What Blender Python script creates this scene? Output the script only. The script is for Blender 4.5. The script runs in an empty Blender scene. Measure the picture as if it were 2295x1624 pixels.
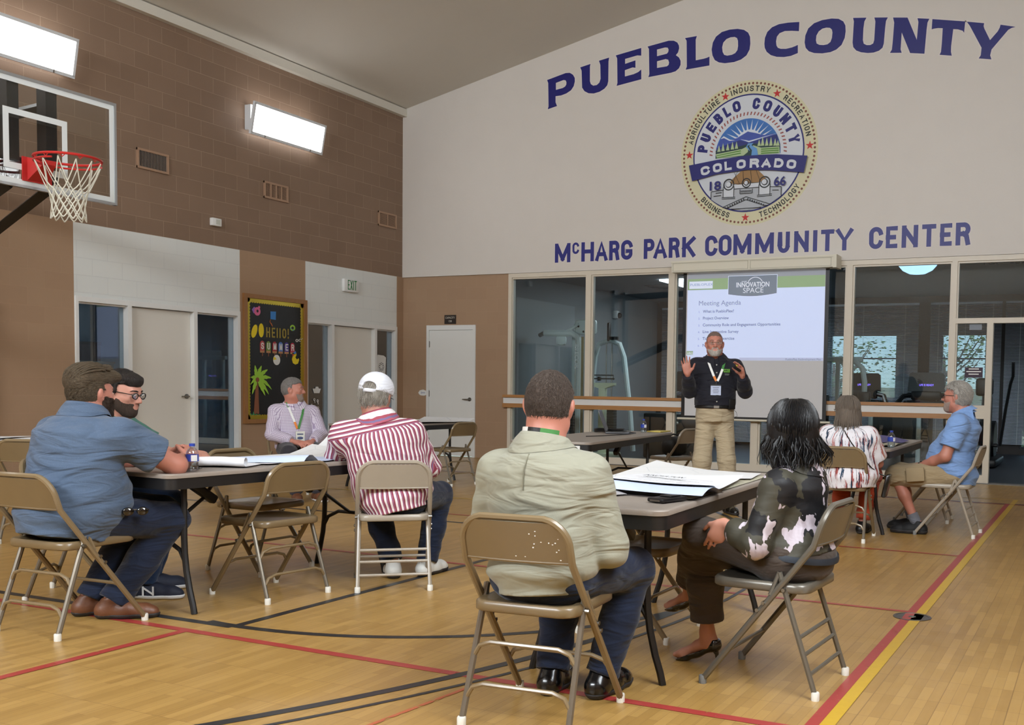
import bpy, bmesh, math, random
import numpy as np
from mathutils import Vector, Matrix
from mathutils.geometry import tessellate_polygon
PI = math.pi
sc = bpy.context.scene
COL = sc.collection
# ---------------------------------------------------------------- camera
CAM = bpy.data.cameras.new('camera'); cam = bpy.data.objects.new('camera', CAM); COL.objects.link(cam)
def _axes(yaw, pit, rol):
    f = Vector((math.sin(yaw)*math.cos(pit), math.cos(yaw)*math.cos(pit), math.sin(pit)))
    r = Vector((math.cos(yaw), -math.sin(yaw), 0)); u = r.cross(f)
    return r*math.cos(rol)+u*math.sin(rol), u*math.cos(rol)-r*math.sin(rol), f
_r, _u, _f = _axes(-0.4343, -0.0547, 0.0162)
cam.matrix_world = Matrix(((_r.x,_u.x,-_f.x,11.0357),(_r.y,_u.y,-_f.y,-14.2151),(_r.z,_u.z,-_f.z,1.2002),(0,0,0,1)))
CAM.sensor_width = 36; CAM.lens = 2259.43/2295*36; CAM.shift_x = -273.52/2295; CAM.shift_y = 182.18/2295
CAM.clip_start = 0.05; CAM.clip_end = 400
sc.camera = cam
# ---------------------------------------------------------------- colour management, world, sun and fill lamps
sc.view_settings.view_transform = 'Standard'; sc.view_settings.look = 'None'
sc.view_settings.gamma = 1; sc.view_settings.use_curve_mapping = False
sc.view_settings.exposure = -0.02
W = bpy.data.worlds.new('world'); sc.world = W; W.use_nodes = True
nt = W.node_tree; bg = nt.nodes['Background']
sky = nt.nodes.new('ShaderNodeTexSky'); sky.sky_type = 'HOSEK_WILKIE'; sky.turbidity = 3.0; sky.ground_albedo = 0.3
sky.sun_direction = Vector((-0.3, -0.75, 0.6)).normalized()
nt.links.new(sky.outputs[0], bg.inputs[0]); bg.inputs[1].default_value = 7.0
SUN = bpy.data.lights.new('sun', 'SUN'); SUN.energy = 3.0; SUN.angle = 0.01; SUN.color = (1.0, 0.95, 0.88)
sun = bpy.data.objects.new('sun', SUN); COL.objects.link(sun)
sun.rotation_euler = Vector((0.3, 0.75, -0.6)).to_track_quat('-Z', 'Y').to_euler(); sun.location = (0, -10, 30)
def area(name, loc, aim, sx, sy, power, color=(1, 1, 1)):
    L = bpy.data.lights.new(name, 'AREA'); L.shape = 'RECTANGLE'; L.size = sx; L.size_y = sy; L.energy = power; L.color = color
    o = bpy.data.objects.new(name, L); COL.objects.link(o); o.location = loc
    o.rotation_euler = (Vector(aim)-Vector(loc)).to_track_quat('-Z', 'Z').to_euler(); return o
# added unseen fill lamps at the rear gable and the right wall
area('fill_rear_gable', (6.2, -19.9, 6.1), (6.2, -6, 1.0), 6.5, 1.1, 1050, (0.86, 0.93, 1.0))
area('fill_right_wall', (12.34, -11.5, 3.2), (3.0, -8.5, 0.9), 8.0, 2.2, 900, (0.88, 0.945, 1.0))
sc.cycles.max_bounces = 6; sc.cycles.diffuse_bounces = 3; sc.cycles.glossy_bounces = 3
sc.cycles.transparent_max_bounces = 12; sc.cycles.transmission_bounces = 6
sc.cycles.caustics_reflective = False; sc.cycles.caustics_refractive = False
sc.cycles.sample_clamp_indirect = 4.0
# ---------------------------------------------------------------- materials
MATS = {}
def s2l(c): return tuple(((x/12.92) if x <= 0.04045 else ((x+0.055)/1.055)**2.4) for x in c)
class NT:
    def __init__(s, m): s.t = m.node_tree; s.n = s.t.nodes; s.l = s.t.links; s.b = s.n['Principled BSDF']; s.out = s.n['Material Output']
    def new(s, kind, **kw):
        q = s.n.new('ShaderNode'+kind)
        for k, v in kw.items(): setattr(q, k, v)
        return q
    def link(s, a, b): s.l.new(a, b)
    def math(s, op, a, b=None, c=None):
        q = s.new('Math', operation=op)
        for i, x in enumerate((a, b, c)):
            if x is None: continue
            if isinstance(x, (int, float)): q.inputs[i].default_value = x
            else: s.link(x, q.inputs[i])
        return q.outputs[0]
    def mix(s, f, a, b):
        q = s.new('Mix', data_type='RGBA')
        for i, x in ((0, f), (6, a), (7, b)):
            if isinstance(x, (int, float)): q.inputs[i].default_value = x
            elif isinstance(x, tuple): q.inputs[i].default_value = (*x[:3], 1)
            else: s.link(x, q.inputs[i])
        return q.outputs[2]
    def ramp(s, f, stops, const=False):
        q = s.new('ValToRGB'); r = q.color_ramp
        if const: r.interpolation = 'CONSTANT'
        while len(r.elements) < len(stops): r.elements.new(0.5)
        for e, (p, c) in zip(r.elements, stops): e.position = p; e.color = (*c[:3], 1)
        s.link(f, q.inputs[0]); return q.outputs[0]
    def noise(s, vec, scale, detail=2, rough=0.5, dist=0):
        q = s.new('TexNoise'); q.inputs['Scale'].default_value = scale; q.inputs['Detail'].default_value = detail
        q.inputs['Roughness'].default_value = rough; q.inputs['Distortion'].default_value = dist
        if vec is not None: s.link(vec, q.inputs['Vector'])
        return q.outputs[0]
    def bump(s, h, strength=0.3, dist=0.01):
        q = s.new('Bump'); q.inputs['Strength'].default_value = strength; q.inputs['Distance'].default_value = dist
        s.link(h, q.inputs['Height']); s.link(q.outputs[0], s.b.inputs['Normal'])
    def mapping(s, vec, scale=(1,1,1), loc=(0,0,0), rot=(0,0,0)):
        q = s.new('Mapping'); q.inputs['Scale'].default_value = scale; q.inputs['Location'].default_value = loc; q.inputs['Rotation'].default_value = rot
        s.link(vec, q.inputs['Vector']); return q.outputs[0]
    def obj(s): return s.new('TexCoord').outputs['Object']
    def uv(s): return s.new('TexCoord').outputs['UV']
    def pos(s): return s.new('NewGeometry').outputs['Position']
    def sep(s, v):
        q = s.new('SeparateXYZ'); s.link(v, q.inputs[0]); return q.outputs
    def comb(s, x, y, z):
        q = s.new('CombineXYZ')
        for i, v in enumerate((x, y, z)):
            if isinstance(v, (int, float)): q.inputs[i].default_value = v
            else: s.link(v, q.inputs[i])
        return q.outputs[0]
    def color(s, c): s.link(c, s.b.inputs['Base Color'])
def mat(name, col=(0.8,0.8,0.8), rough=0.5, metal=0.0, spec=0.5, var=0.0, vscale=6.0, bump=0.0, bscale=80.0, emit=None, estr=0.0, coat=0.0, alpha=1.0, trans=0.0, sheen=0.0, srgb=True):
    """solid colour (sRGB given) with a little procedural variation and grain"""
    if name in MATS: return MATS[name]
    m = bpy.data.materials.new(name); m.use_nodes = True; n = NT(m); b = n.b
    c = s2l(col) if srgb else col
    b.inputs['Base Color'].default_value = (*c, 1); b.inputs['Roughness'].default_value = rough; b.inputs['Metallic'].default_value = metal
    b.inputs['Specular IOR Level'].default_value = spec; b.inputs['Coat Weight'].default_value = coat; b.inputs['Alpha'].default_value = alpha
    b.inputs['Transmission Weight'].default_value = trans; b.inputs['Sheen Weight'].default_value = sheen
    if var > 0:
        f = n.noise(n.obj(), vscale, 4)
        n.color(n.mix(f, tuple(x*(1-var) for x in c), tuple(min(1, x*(1+var)) for x in c)))
    if bump > 0: n.bump(n.noise(n.obj(), bscale, 3), bump, 0.004)
    if emit: b.inputs['Emission Color'].default_value = (*s2l(emit), 1); b.inputs['Emission Strength'].default_value = estr
    MATS[name] = m; return m
def newmat(name):
    m = bpy.data.materials.new(name); m.use_nodes = True; MATS[name] = m; return m, NT(m)
# ---------------------------------------------------------------- mesh building
def rot_to(d):  # matrix whose z axis is d
    d = Vector(d).normalized(); return d.to_track_quat('Z', 'Y').to_matrix()
class MB:
    def __init__(s): s.v = []; s.f = []; s.m = []
    def add(s, vs, fs, mi=0):
        o = len(s.v); s.v += [tuple(p) for p in vs]; s.f += [tuple(i+o for i in q) for q in fs]; s.m += [mi]*len(fs); return s
    def box(s, c, d, R=None, mi=0):
        x, y, z = (q/2 for q in d); P = [Vector((a*x, b*y, e*z)) for a in (-1,1) for b in (-1,1) for e in (-1,1)]
        if R is not None: P = [R @ p for p in P]
        c = Vector(c); return s.add([p+c for p in P], [(0,1,3,2),(4,6,7,5),(0,4,5,1),(2,3,7,6),(0,2,6,4),(1,5,7,3)], mi)
    def b2(s, a, b, mi=0): # box by corners
        return s.box([(p+q)/2 for p, q in zip(a, b)], [abs(q-p) for p, q in zip(a, b)], None, mi)
    def rbox(s, c, d, r=0.01, seg=2, R=None, mi=0):
        bm = bmesh.new(); bmesh.ops.create_cube(bm, size=1); bmesh.ops.scale(bm, vec=d, verts=bm.verts)
        bmesh.ops.bevel(bm, geom=bm.edges[:], offset=r, segments=seg, profile=0.5, affect='EDGES')
        M = (R.to_4x4() if R is not None else Matrix.Identity(4)); M = Matrix.Translation(c) @ M
        bm.verts.ensure_lookup_table(); bm.verts.index_update()
        s.add([M @ v.co for v in bm.verts], [tuple(v.index for v in f.verts) for f in bm.faces], mi); bm.free(); return s
    def tube(s, path, r, n=8, closed=False, cap=True, mi=0, flat=1.0):
        P = [Vector(p) for p in path]; k = len(P); rs = r if isinstance(r, (list, tuple)) else [r]*k
        T = []
        for i in range(k):
            a = P[i-1] if (i > 0 or closed) else P[i]; b = P[(i+1) % k] if (i < k-1 or closed) else P[i]
            T.append((b-a).normalized())
        N = T[0].orthogonal().normalized() if abs(T[0].z) > 0.9 else T[0].cross(Vector((0,0,1))).normalized()
        vs = []
        for i in range(k):
            N = (N - T[i]*N.dot(T[i])).normalized(); B = T[i].cross(N)
            for j in range(n):
                t = 2*PI*j/n; vs.append(P[i] + N*(math.cos(t)*rs[i]) + B*(math.sin(t)*rs[i]*flat))
        fs = []
        for i in range(k if closed else k-1):
            for j in range(n):
                a = i*n+j; b = i*n+(j+1) % n; c = ((i+1) % k)*n+(j+1) % n; d = ((i+1) % k)*n+j; fs.append((a,b,c,d))
        if cap and not closed: fs += [tuple(range(n-1,-1,-1)), tuple((k-1)*n+j for j in range(n))]
        return s.add(vs, fs, mi)
    def cyl(s, a, b, r0, r1=None, n=16, mi=0, cap=True): return s.tube([a, b], [r0, r0 if r1 is None else r1], n, mi=mi, cap=cap)
    def lathe(s, prof, o=(0,0,0), axis=(0,0,1), n=20, mi=0):
        R = rot_to(axis); o = Vector(o); vs = []; k = len(prof)
        for r, h in prof:
            for j in range(n):
                t = 2*PI*j/n; vs.append(o + R @ Vector((r*math.cos(t), r*math.sin(t), h)))
        fs = [(i*n+j, i*n+(j+1) % n, (i+1)*n+(j+1) % n, (i+1)*n+j) for i in range(k-1) for j in range(n)]
        if prof[0][0] > 1e-5: fs.append(tuple(range(n-1,-1,-1)))
        if prof[-1][0] > 1e-5: fs.append(tuple((k-1)*n+j for j in range(n)))
        return s.add(vs, fs, mi)
    def ell(s, c, rad, R=None, n=14, m=8, mi=0):
        vs = []; c = Vector(c)
        for i in range(m+1):
            a = PI*i/m
            for j in range(n):
                t = 2*PI*j/n; p = Vector((rad[0]*math.sin(a)*math.cos(t), rad[1]*math.sin(a)*math.sin(t), rad[2]*math.cos(a)))
                vs.append(c + (R @ p if R is not None else p))
        return s.add(vs, [(i*n+j, (i+1)*n+j, (i+1)*n+(j+1) % n, i*n+(j+1) % n) for i in range(m) for j in range(n)], mi)
    def flat(s, loops, o, ax, ay, th=0.002, mi=0):
        """filled 2D outline (first loop) with holes, in the plane o + x*ax + y*ay, thickness th along ax x ay"""
        o = Vector(o); ax = Vector(ax); ay = Vector(ay); nz = ax.cross(ay).normalized()
        L = [[Vector((p[0], p[1], 0)) for p in l] for l in loops]
        tri = tessellate_polygon(L); allp = [p for l in L for p in l]; k = len(allp)
        w = [o + ax*p.x + ay*p.y for p in allp]
        vs = [p + nz*th for p in w] + w
        fs = []
        for t in tri:
            a, b, c = (allp[i] for i in t)
            fs.append(tuple(t) if (b-a).cross(c-a).z > 0 else tuple(reversed(t)))
        base = 0
        for l in L:
            n = len(l)
            for i in range(n):
                a = base+i; b = base+(i+1) % n; fs.append((a, b, k+b, k+a))
            base += n
        return s.add(vs, fs, mi)
    def text(s, body, o, ax, ay, size=1.0, align='LEFT', bold=0.0, th=0.001, mi=0, width=None, sx=1.0):
        cu = bpy.data.curves.new('t', 'FONT'); cu.body = body; cu.size = 1.0; cu.align_x = align; cu.offset = bold; cu.resolution_u = 3
        ob = bpy.data.objects.new('t', cu); COL.objects.link(ob)
        me = ob.to_mesh()
        xs = [v.co.x for v in me.vertices] or [0]
        k = size*sx if width is None else width/max(1e-6, max(xs)-min(xs))
        o = Vector(o); ax = Vector(ax).normalized(); ay = Vector(ay).normalized(); nz = ax.cross(ay)
        vs = [o + ax*(v.co.x*k) + ay*(v.co.y*size) + nz*th for v in me.vertices]
        fs = [tuple(p.vertices) for p in me.polygons]
        s.add(vs, fs, mi); ob.to_mesh_clear(); bpy.data.objects.remove(ob); bpy.data.curves.remove(cu); return s
    def build(s, name, mats, parent=None, angle=35, loc=None):
        me = bpy.data.meshes.new(name); me.from_pydata(s.v, [], s.f); me.validate()
        if not isinstance(mats, (list, tuple)): mats = [mats]
        for m in mats: me.materials.append(m)
        if len(mats) > 1 and len(me.polygons) == len(s.m): me.polygons.foreach_set('material_index', s.m)
        if angle:
            me.polygons.foreach_set('use_smooth', [True]*len(me.polygons)); me.set_sharp_from_angle(angle=math.radians(angle))
        me.update(); o = bpy.data.objects.new(name, me); COL.objects.link(o)
        if loc is not None:
            o.location = loc; me.transform(Matrix.Translation(-Vector(loc)))
        if parent is not None: o.parent = parent
        return o
def tag(o, label=None, cat=None, group=None, kind=None):
    if label: o['label'] = label
    if cat: o['category'] = cat
    if group: o['group'] = group
    if kind: o['kind'] = kind
    return o
def thing(name, label, cat, loc=(0,0,0), rz=0.0, group=None):
    o = bpy.data.objects.new(name, None); COL.objects.link(o); o.empty_display_size = 0.1
    o.location = loc; o.rotation_euler = (0, 0, rz); return tag(o, label, cat, group)
def dup(root, loc, rz, label, group=None):
    r = root.copy(); COL.objects.link(r); r.location = loc; r.rotation_euler = (0, 0, rz); r['label'] = label
    if group: r['group'] = group
    for ch in list(root.children):
        c = ch.copy(); COL.objects.link(c); c.parent = r
        for g in list(ch.children):
            d = g.copy(); COL.objects.link(d); d.parent = c
    return r
def struct(o): o['kind'] = 'structure'; return o
def circ(cx, cy, r, n=32, ry=None, a0=0, a1=2*PI):
    full = abs(a1-a0-2*PI) < 1e-6
    return [(cx+r*math.cos(a0+(a1-a0)*i/(n if full else n-1)), cy+(ry or r)*math.sin(a0+(a1-a0)*i/(n if full else n-1))) for i in range(n)]
def strip(pts, w):  # 2D polyline to outline of width w
    L = []; Rr = []
    k = len(pts)
    for i in range(k):
        a = Vector(pts[max(0, i-1)]); b = Vector(pts[min(k-1, i+1)]); d = (b-a).normalized(); n = Vector((-d.y, d.x))
        p = Vector(pts[i]); L.append(tuple(p+n*w/2)); Rr.append(tuple(p-n*w/2))
    return L + Rr[::-1]
def inst(names, mats): pass
# ================================================================ room materials
def block_mat(name, axis):
    """painted concrete block: real paint areas by place on the wall, joints every 0.203 m"""
    m, n = newmat(name); P = n.sep(n.pos()); u = P[0] if axis == 'x' else P[1]; z = P[2]
    v = n.comb(n.math('ADD', u, 0.028 if axis == 'y' else -0.084), z, 0.0)
    b = n.new('TexBrick'); n.link(v, b.inputs['Vector']); b.offset = 0.5; b.offset_frequency = 2
    for k, val in (('Scale', 1.0), ('Mortar Size', 0.0045), ('Mortar Smooth', 0.3), ('Bias', 0.0), ('Brick Width', 0.4064), ('Row Height', 0.2032)): b.inputs[k].default_value = val
    b.inputs['Color1'].default_value = (0.0, 0.0, 0.0, 1); b.inputs['Color2'].default_value = (1, 1, 1, 1); b.inputs['Mortar'].default_value = (0.5, 0.5, 0.5, 1)
    ns = n.noise(n.pos(), 2.5, 4); fine = n.noise(n.pos(), 60, 3)
    bv = n.math('ADD', n.math('MULTIPLY', n.new('RGBToBW').outputs[0] if False else n.sep(b.outputs['Color'])[0], 0.5), n.math('MULTIPLY', ns, 0.5))
    up = n.mix(bv, s2l((0.50,0.405,0.33)), s2l((0.565,0.465,0.385)))
    up = n.mix(n.math('MULTIPLY', b.outputs['Fac'], n.math('MULTIPLY', ns, 1.3)), up, s2l((0.66,0.56,0.47)))
    lo = n.mix(bv, s2l((0.64,0.52,0.415)), s2l((0.665,0.55,0.44)))
    lo = n.mix(n.math('MULTIPLY', b.outputs['Fac'], 0.45), lo, s2l((0.70,0.57,0.46)))
    wh = n.mix(bv, s2l((0.87,0.88,0.87)), s2l((0.89,0.90,0.885)))
    wh = n.mix(n.math('MULTIPLY', b.outputs['Fac'], 0.35), wh, s2l((0.80,0.81,0.81)))
    if axis == 'y':
        def between(a, c): return n.math('MULTIPLY', n.math('GREATER_THAN', u, a), n.math('LESS_THAN', u, c))
        w = n.math('ADD', between(-6.165, -3.645), between(-2.362, -0.18))
        low = n.mix(w, lo, wh)
    else: low = lo
    n.color(n.mix(n.math('GREATER_THAN', z, 3.048), low, up))
    n.b.inputs['Roughness'].default_value = 0.62
    n.bump(n.math('SUBTRACT', n.math('MULTIPLY', fine, 0.35), b.outputs['Fac']), 0.45, 0.006)
    return m
M_blockL = block_mat('painted_block_left', 'y'); M_blockM = block_mat('painted_block_end', 'x')
M_drywall = mat('mural_wall_paint', (0.86,0.835,0.805), 0.5, var=0.03, vscale=3, bump=0.25, bscale=45)
M_ceil = mat('ceiling_paint', (0.85,0.83,0.79), 0.75, var=0.03, vscale=1.2, bump=0.12, bscale=30)
M_cream = mat('cream_enamel', (0.86,0.82,0.75), 0.4, var=0.03, vscale=9)
M_white = mat('white_enamel', (0.90,0.90,0.89), 0.42, var=0.02, vscale=8)
M_doorpaint = mat('door_paint', (0.88,0.86,0.82), 0.5, var=0.03, vscale=2)
M_oak = None
def wood(name, c1, c2, scale=(1,1,1), rough=0.4):
    m, n = newmat(name); v = n.mapping(n.obj(), scale); f = n.noise(v, 6, 6, 0.6, 1.5)
    n.color(n.mix(f, s2l(c1), s2l(c2))); n.b.inputs['Roughness'].default_value = rough; return m
M_oak = wood('oak', (0.62,0.42,0.24), (0.74,0.55,0.35), (0.6,8,8))
M_oakv = wood('oak_frame', (0.52,0.36,0.20), (0.66,0.47,0.29), (8,8,0.8))
M_chrome = mat('chrome', (0.78,0.78,0.78), 0.18, 1.0)
M_steel = mat('brushed_steel', (0.55,0.54,0.52), 0.32, 1.0)
M_black = mat('black_plastic', (0.055,0.055,0.06), 0.4, bump=0.1, bscale=200)
M_blackm = mat('black_metal', (0.05,0.05,0.055), 0.35)
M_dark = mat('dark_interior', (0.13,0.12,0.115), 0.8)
def glass_mat(name, tint=(0.9,0.95,0.95), refl=0.07):
    m, n = newmat(name); t = n.new('BsdfTransparent'); t.inputs[0].default_value = (*tint, 1)
    g = n.new('BsdfGlossy'); g.inputs['Roughness'].default_value = 0.0; g.inputs[0].default_value = (1,1,1,1)
    lw = n.new('LayerWeight'); lw.inputs[0].default_value = 0.35
    f = n.math('ADD', n.math('MULTIPLY', lw.outputs['Fresnel'], 0.5), refl*0.3)
    mx = n.new('MixShader'); n.link(f, mx.inputs[0]); n.link(t.outputs[0], mx.inputs[1]); n.link(g.outputs[0], mx.inputs[2]); n.link(mx.outputs[0], n.out.inputs[0]); return m
M_glass = glass_mat('window_glass', (0.86,0.91,0.92))
M_board_glass = glass_mat('backboard_glass', (0.93,0.95,0.95))
# ---------------------------------------------------------------- floor
def floor_mat():
    m, n = newmat('maple_parquet'); p = n.pos(); P = n.sep(p)
    v = n.comb(P[1], P[0], 0.0)
    b = n.new('TexBrick'); n.link(v, b.inputs['Vector']); b.offset = 0.37; b.offset_frequency = 2
    for k, val in (('Scale', 1.0), ('Mortar Size', 0.0009), ('Mortar Smooth', 0.1), ('Bias', 0.0), ('Brick Width', 0.30), ('Row Height', 0.042)): b.inputs[k].default_value = val
    b.inputs['Color1'].default_value = (0,0,0,1); b.inputs['Color2'].default_value = (1,1,1,1); b.inputs['Mortar'].default_value = (0.3,0.3,0.3,1)
    b2 = n.new('TexBrick'); n.link(v, b2.inputs['Vector']); b2.offset = 0.0
    for k, val in (('Scale', 1.0), ('Mortar Size', 0.0012), ('Bias', 0.0), ('Brick Width', 0.30), ('Row Height', 0.25)): b2.inputs[k].default_value = val
    g = n.noise(n.mapping(p, (40, 2.0, 1)), 1.0, 4, 0.6)
    big = n.noise(p, 0.7, 3)
    f = n.math('ADD', n.math('MULTIPLY', n.sep(b.outputs['Color'])[0], 0.42), n.math('ADD', n.math('MULTIPLY', g, 0.42), n.math('MULTIPLY', big, 0.25)))
    c = n.mix(f, s2l((0.57,0.43,0.215)), s2l((0.745,0.595,0.345)))
    c = n.mix(n.math('MULTIPLY', b.outputs['Fac'], 0.5), c, s2l((0.42,0.29,0.16)))
    c = n.mix(n.math('MULTIPLY', b2.outputs['Fac'], 0.6), c, s2l((0.42,0.29,0.16)))
    scuff = n.math('GREATER_THAN', n.noise(n.mapping(p, (3, 9, 1)), 3.0, 6, 0.7), 0.70)
    c = n.mix(n.math('MULTIPLY', scuff, 0.25), c, s2l((0.35,0.27,0.18)))
    n.color(c)
    r = n.math('ADD', 0.24, n.math('MULTIPLY', n.noise(p, 5, 4), 0.16)); n.link(r, n.b.inputs['Roughness'])
    n.b.inputs['Specular IOR Level'].default_value = 0.5
    n.bump(n.math('ADD', n.math('MULTIPLY', n.noise(p, 9, 2), 0.25), n.math('MULTIPLY', b.outputs['Fac'], -0.3)), 0.12, 0.004)
    return m
M_floor = floor_mat()
RX = 12.4; RY = -20.0; RIDGE = 6.2
def zc(x): return 5.884 + 0.2133*(x if x < RIDGE else 2*RIDGE-x)
fl_ = struct(MB().b2((-0.2, RY, -0.15), (RX+0.2, 0.06, 0)).build('floor', M_floor))
def paint_mat(name, col, chip):
    m, n = newmat(name); n.color(n.mix(n.noise(n.pos(), 30, 4), tuple(0.85*x for x in s2l(col)), s2l(col))); n.b.inputs['Roughness'].default_value = 0.33
    a = n.math('LESS_THAN', n.noise(n.mapping(n.pos(), (1, 1, 1)), 26, 6, 0.7), chip); n.link(a, n.b.inputs['Alpha']); return m
M_pblack = paint_mat('court_black', (0.16,0.16,0.17), 0.73); M_pred = paint_mat('court_red', (0.68,0.25,0.23), 0.64); M_pyel = paint_mat('court_yellow', (0.83,0.67,0.18), 0.72)
M_pgrey = paint_mat('court_orange', (0.74,0.38,0.24), 0.56)
def lines(name, polys, m, z=0.0012):
    mb = MB()
    for kk, (pl, w) in enumerate(polys):
        S = strip(pl, w); k = len(S)//2
        mb.add([(x, y, z+.00012*kk) for x, y in S], [(i+1, i, 2*k-1-i, 2*k-2-i) for i in range(k-1)])
    return mb.build(name, m, fl_, angle=0)
ARC = lambda cx, cy, r, a0, a1, n=60: circ(cx, cy, r, n, None, math.radians(a0), math.radians(a1))
lines('black_court_lines', [([(0.3,-10.66),(7.2,-10.60)], .05), ([(0.3,-6.88),(7.2,-6.86)], .05), ([(7.2,-10.6),(7.2,-6.86)], .05),
    (ARC(7.2,-8.75,1.83,-96,96), .05), (ARC(2.97,-8.75,6.03,-70,70,90), .05), ([(0.5,-2.5),(12.2,-2.48)], .05), (ARC(2.97,-8.75,6.15,-70,70,90), .025)], M_pblack)
lines('red_court_lines', [([(0.3,-10.74),(10.13,-10.76)], .05), ([(4.0,-8.56),(10.13,-8.60)], .038), ([(5.5,-6.42),(10.13,-6.466)], .038), ([(7.065,-10.76),(7.07,-19.5)], .05),
    ([(10.128,-19.5),(10.128,-2.48)], .047), ([(2.0,-2.56),(12.2,-2.53)], .03)], M_pred, 0.0016)
lines('yellow_court_lines', [([(10.178,-19.5),(10.178,-2.0)], .052), ([(2.3,-5.2),(6.0,-5.3)], .04), ([(9.6,-2.0),(12.2,-1.95)], .04)], M_pyel, 0.002)
lines('orange_court_line', [([(8.66,-12.4),(8.734,-11.43),(8.79,-10.85)], .02)], M_pgrey, 0.0018)
dr = MB(); dr.lathe([(0.10,0.0),(0.10,0.003),(0.085,0.004),(0.083,0.002),(0.02,0.002),(0.018,0.004),(0.0,0.004)], (10.15,-8.72,0), n=32)
tag(dr.build('floor_socket_cover', M_steel), 'round metal floor socket cover on the red and yellow line', 'cover plate')
# ---------------------------------------------------------------- left wall
def wall_boxes(name, boxes, m):
    mb = MB()
    for a, b in boxes: mb.b2(a, b)
    return struct(mb.build(name, m, angle=0))
ZW = 5.884
wall_boxes('wall_left', [((-.2,RY,0),(0,-6.155,ZW)), ((-.2,-6.155,2.19),(0,-3.655,ZW)), ((-.2,-3.655,0),(0,-2.36,ZW)), ((-.2,-2.36,2.19),(0,-.185,ZW)), ((-.2,-.185,0),(0,0.06,ZW))], M_blockL)
tr = MB().b2((0,RY,5.76),(0.09,-0.03,5.885)); struct(tr.build('trim_1', mat('ceiling_trim', (0.86,0.84,0.79), 0.6)))
# ceiling: two slopes
def slope(name, xa, xb):
    za, zb = zc(xa), zc(xb); mb = MB()
    mb.add([(xa,RY,za),(xb,RY,zb),(xb,0.06,zb),(xa,0.06,za),(xa,RY,za+.15),(xb,RY,zb+.15),(xb,0.06,zb+.15),(xa,0.06,za+.15)], [(0,1,2,3),(7,6,5,4),(0,4,5,1),(1,5,6,2),(2,6,7,3),(3,7,4,0)])
    return struct(mb.build(name, M_ceil, angle=0))
slope('ceiling', -0.2, RIDGE); slope('ceiling', RIDGE, RX+.2)
# mural wall (gable end)
def gable(name, y0, y1, xa, xb, zb, m):
    mb = MB(); xs = [xa]+([RIDGE] if xa < RIDGE < xb else [])+[xb]
    out = [(xa, zb), (xb, zb)] + [(x, zc(x)) for x in reversed(xs)]
    mb.flat([out], (0, y1, 0), (1,0,0), (0,0,1), y1-y0); return struct(mb.build(name, m, angle=0))
gable('wall_end', -0.03, 0.2, -0.0, RX, 3.045, M_drywall)
wall_boxes('wall_end', [((0,0,0),(.505,.2,3.045)), ((.505,0,2.22),(1.50,.2,3.045)), ((1.50,0,0),(2.135,.2,3.045))], M_blockM)
wall_boxes('wall_end', [((11.2,0,0),(RX,.2,3.045))], M_blockM)
# right wall and rear wall (seen by the light and from other places)
wall_boxes('wall_right', [((RX,RY,0),(RX+.2,0.06,ZW))], M_blockL)
gable('wall_rear', RY-.2, RY, 0, RX, 0, M_drywall)
# ---------------------------------------------------------------- doors and sidelights of the left wall
M_panedark = glass_mat('office_glass', (0.80,0.87,0.92))
def opening(y0, y1, dy0, dy1, nwin, ndoor, pane):
    F = MB()  # frame: outer jambs, head, mullions
    for a, b in ((y0, y0+.035), (dy0-.055, dy0), (dy1, dy1+.055), (y1-.045, y1)): F.b2((-.14, a, 0), (.02, b, 2.19))
    F.b2((-.139, y0+.03, 2.125), (.019, y1-.04, 2.189))
    for a, b in ((y0+.035, dy0-.055), (dy1+.055, y1-.045)): F.b2((-.12, a, 0), (.0, b, .09)); F.b2((-.09,a,2.105),(-.03,b,2.125))
    w = struct(F.build('window_%d' % nwin, M_white, angle=0))
    for a, b in ((y0+.035, dy0-.055), (dy1+.055, y1-.045)):
        MB().b2((-.075, a, .09), (-.069, b, 2.105)).build('window_pane', pane, w, angle=0)
    d = MB(); d.b2((-.10, dy0+.004, .01), (-.056, dy1-.004, 2.118)); do = struct(d.build('door_%d' % ndoor, M_doorpaint, angle=0))
    return w, do
def lever(parent, p, along, out, m=M_steel):
    p = Vector(p); along = Vector(along); out = Vector(out); h = MB()
    h.cyl(p, p+out*.012, .032, n=20); h.cyl(p+out*.012, p+out*.055, .011, n=12)
    h.tube([p+out*.05, p+out*.055+along*.02, p+out*.055+along*.07, p+out*.05+along*.115], [.011,.0105,.0095,.008], 10); return h.build('door_lever', m, parent)
w1, d1 = opening(-6.155, -3.655, -5.40, -4.45, 1, 1, M_panedark); lever(d1, (-.056,-4.52,1.0), (0,-1,0), (1,0,0))
w2, d2 = opening(-2.36, -.185, -1.745, -.77, 2, 2, M_panedark)
# door in the end wall
struct(MB().b2((.45,.14,0),(1.55,.2,2.3)).build('wall_light_stop', M_dark, angle=0))  # unseen panel added to stop sky light leaking under the door
F = MB()
for a, b in ((.505,.555), (1.45,1.50)): F.b2((a,-.02,0),(b,.12,2.22))
F.b2((.506,-.019,2.14),(1.499,.119,2.219)); fr = struct(F.build('trim_2', M_white, angle=0))
d3 = struct(MB().b2((.557,.0,.012),(1.448,.044,2.137)).build('door_3', mat('door_white', (0.90,0.90,0.885), 0.45, var=.015), angle=0))
lever(d3, (1.385,0,.975), (-1,0,0), (0,-1,0))
hg = MB()
for z in (.25,1.06,1.9): hg.b2((.545,-.008,z-.05),(.565,.002,z+.05)); hg.cyl((.555,-.01,z-.055),(.555,-.01,z+.055),.007,n=8)
hg.build('door_hinges', M_steel, d3)
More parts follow.
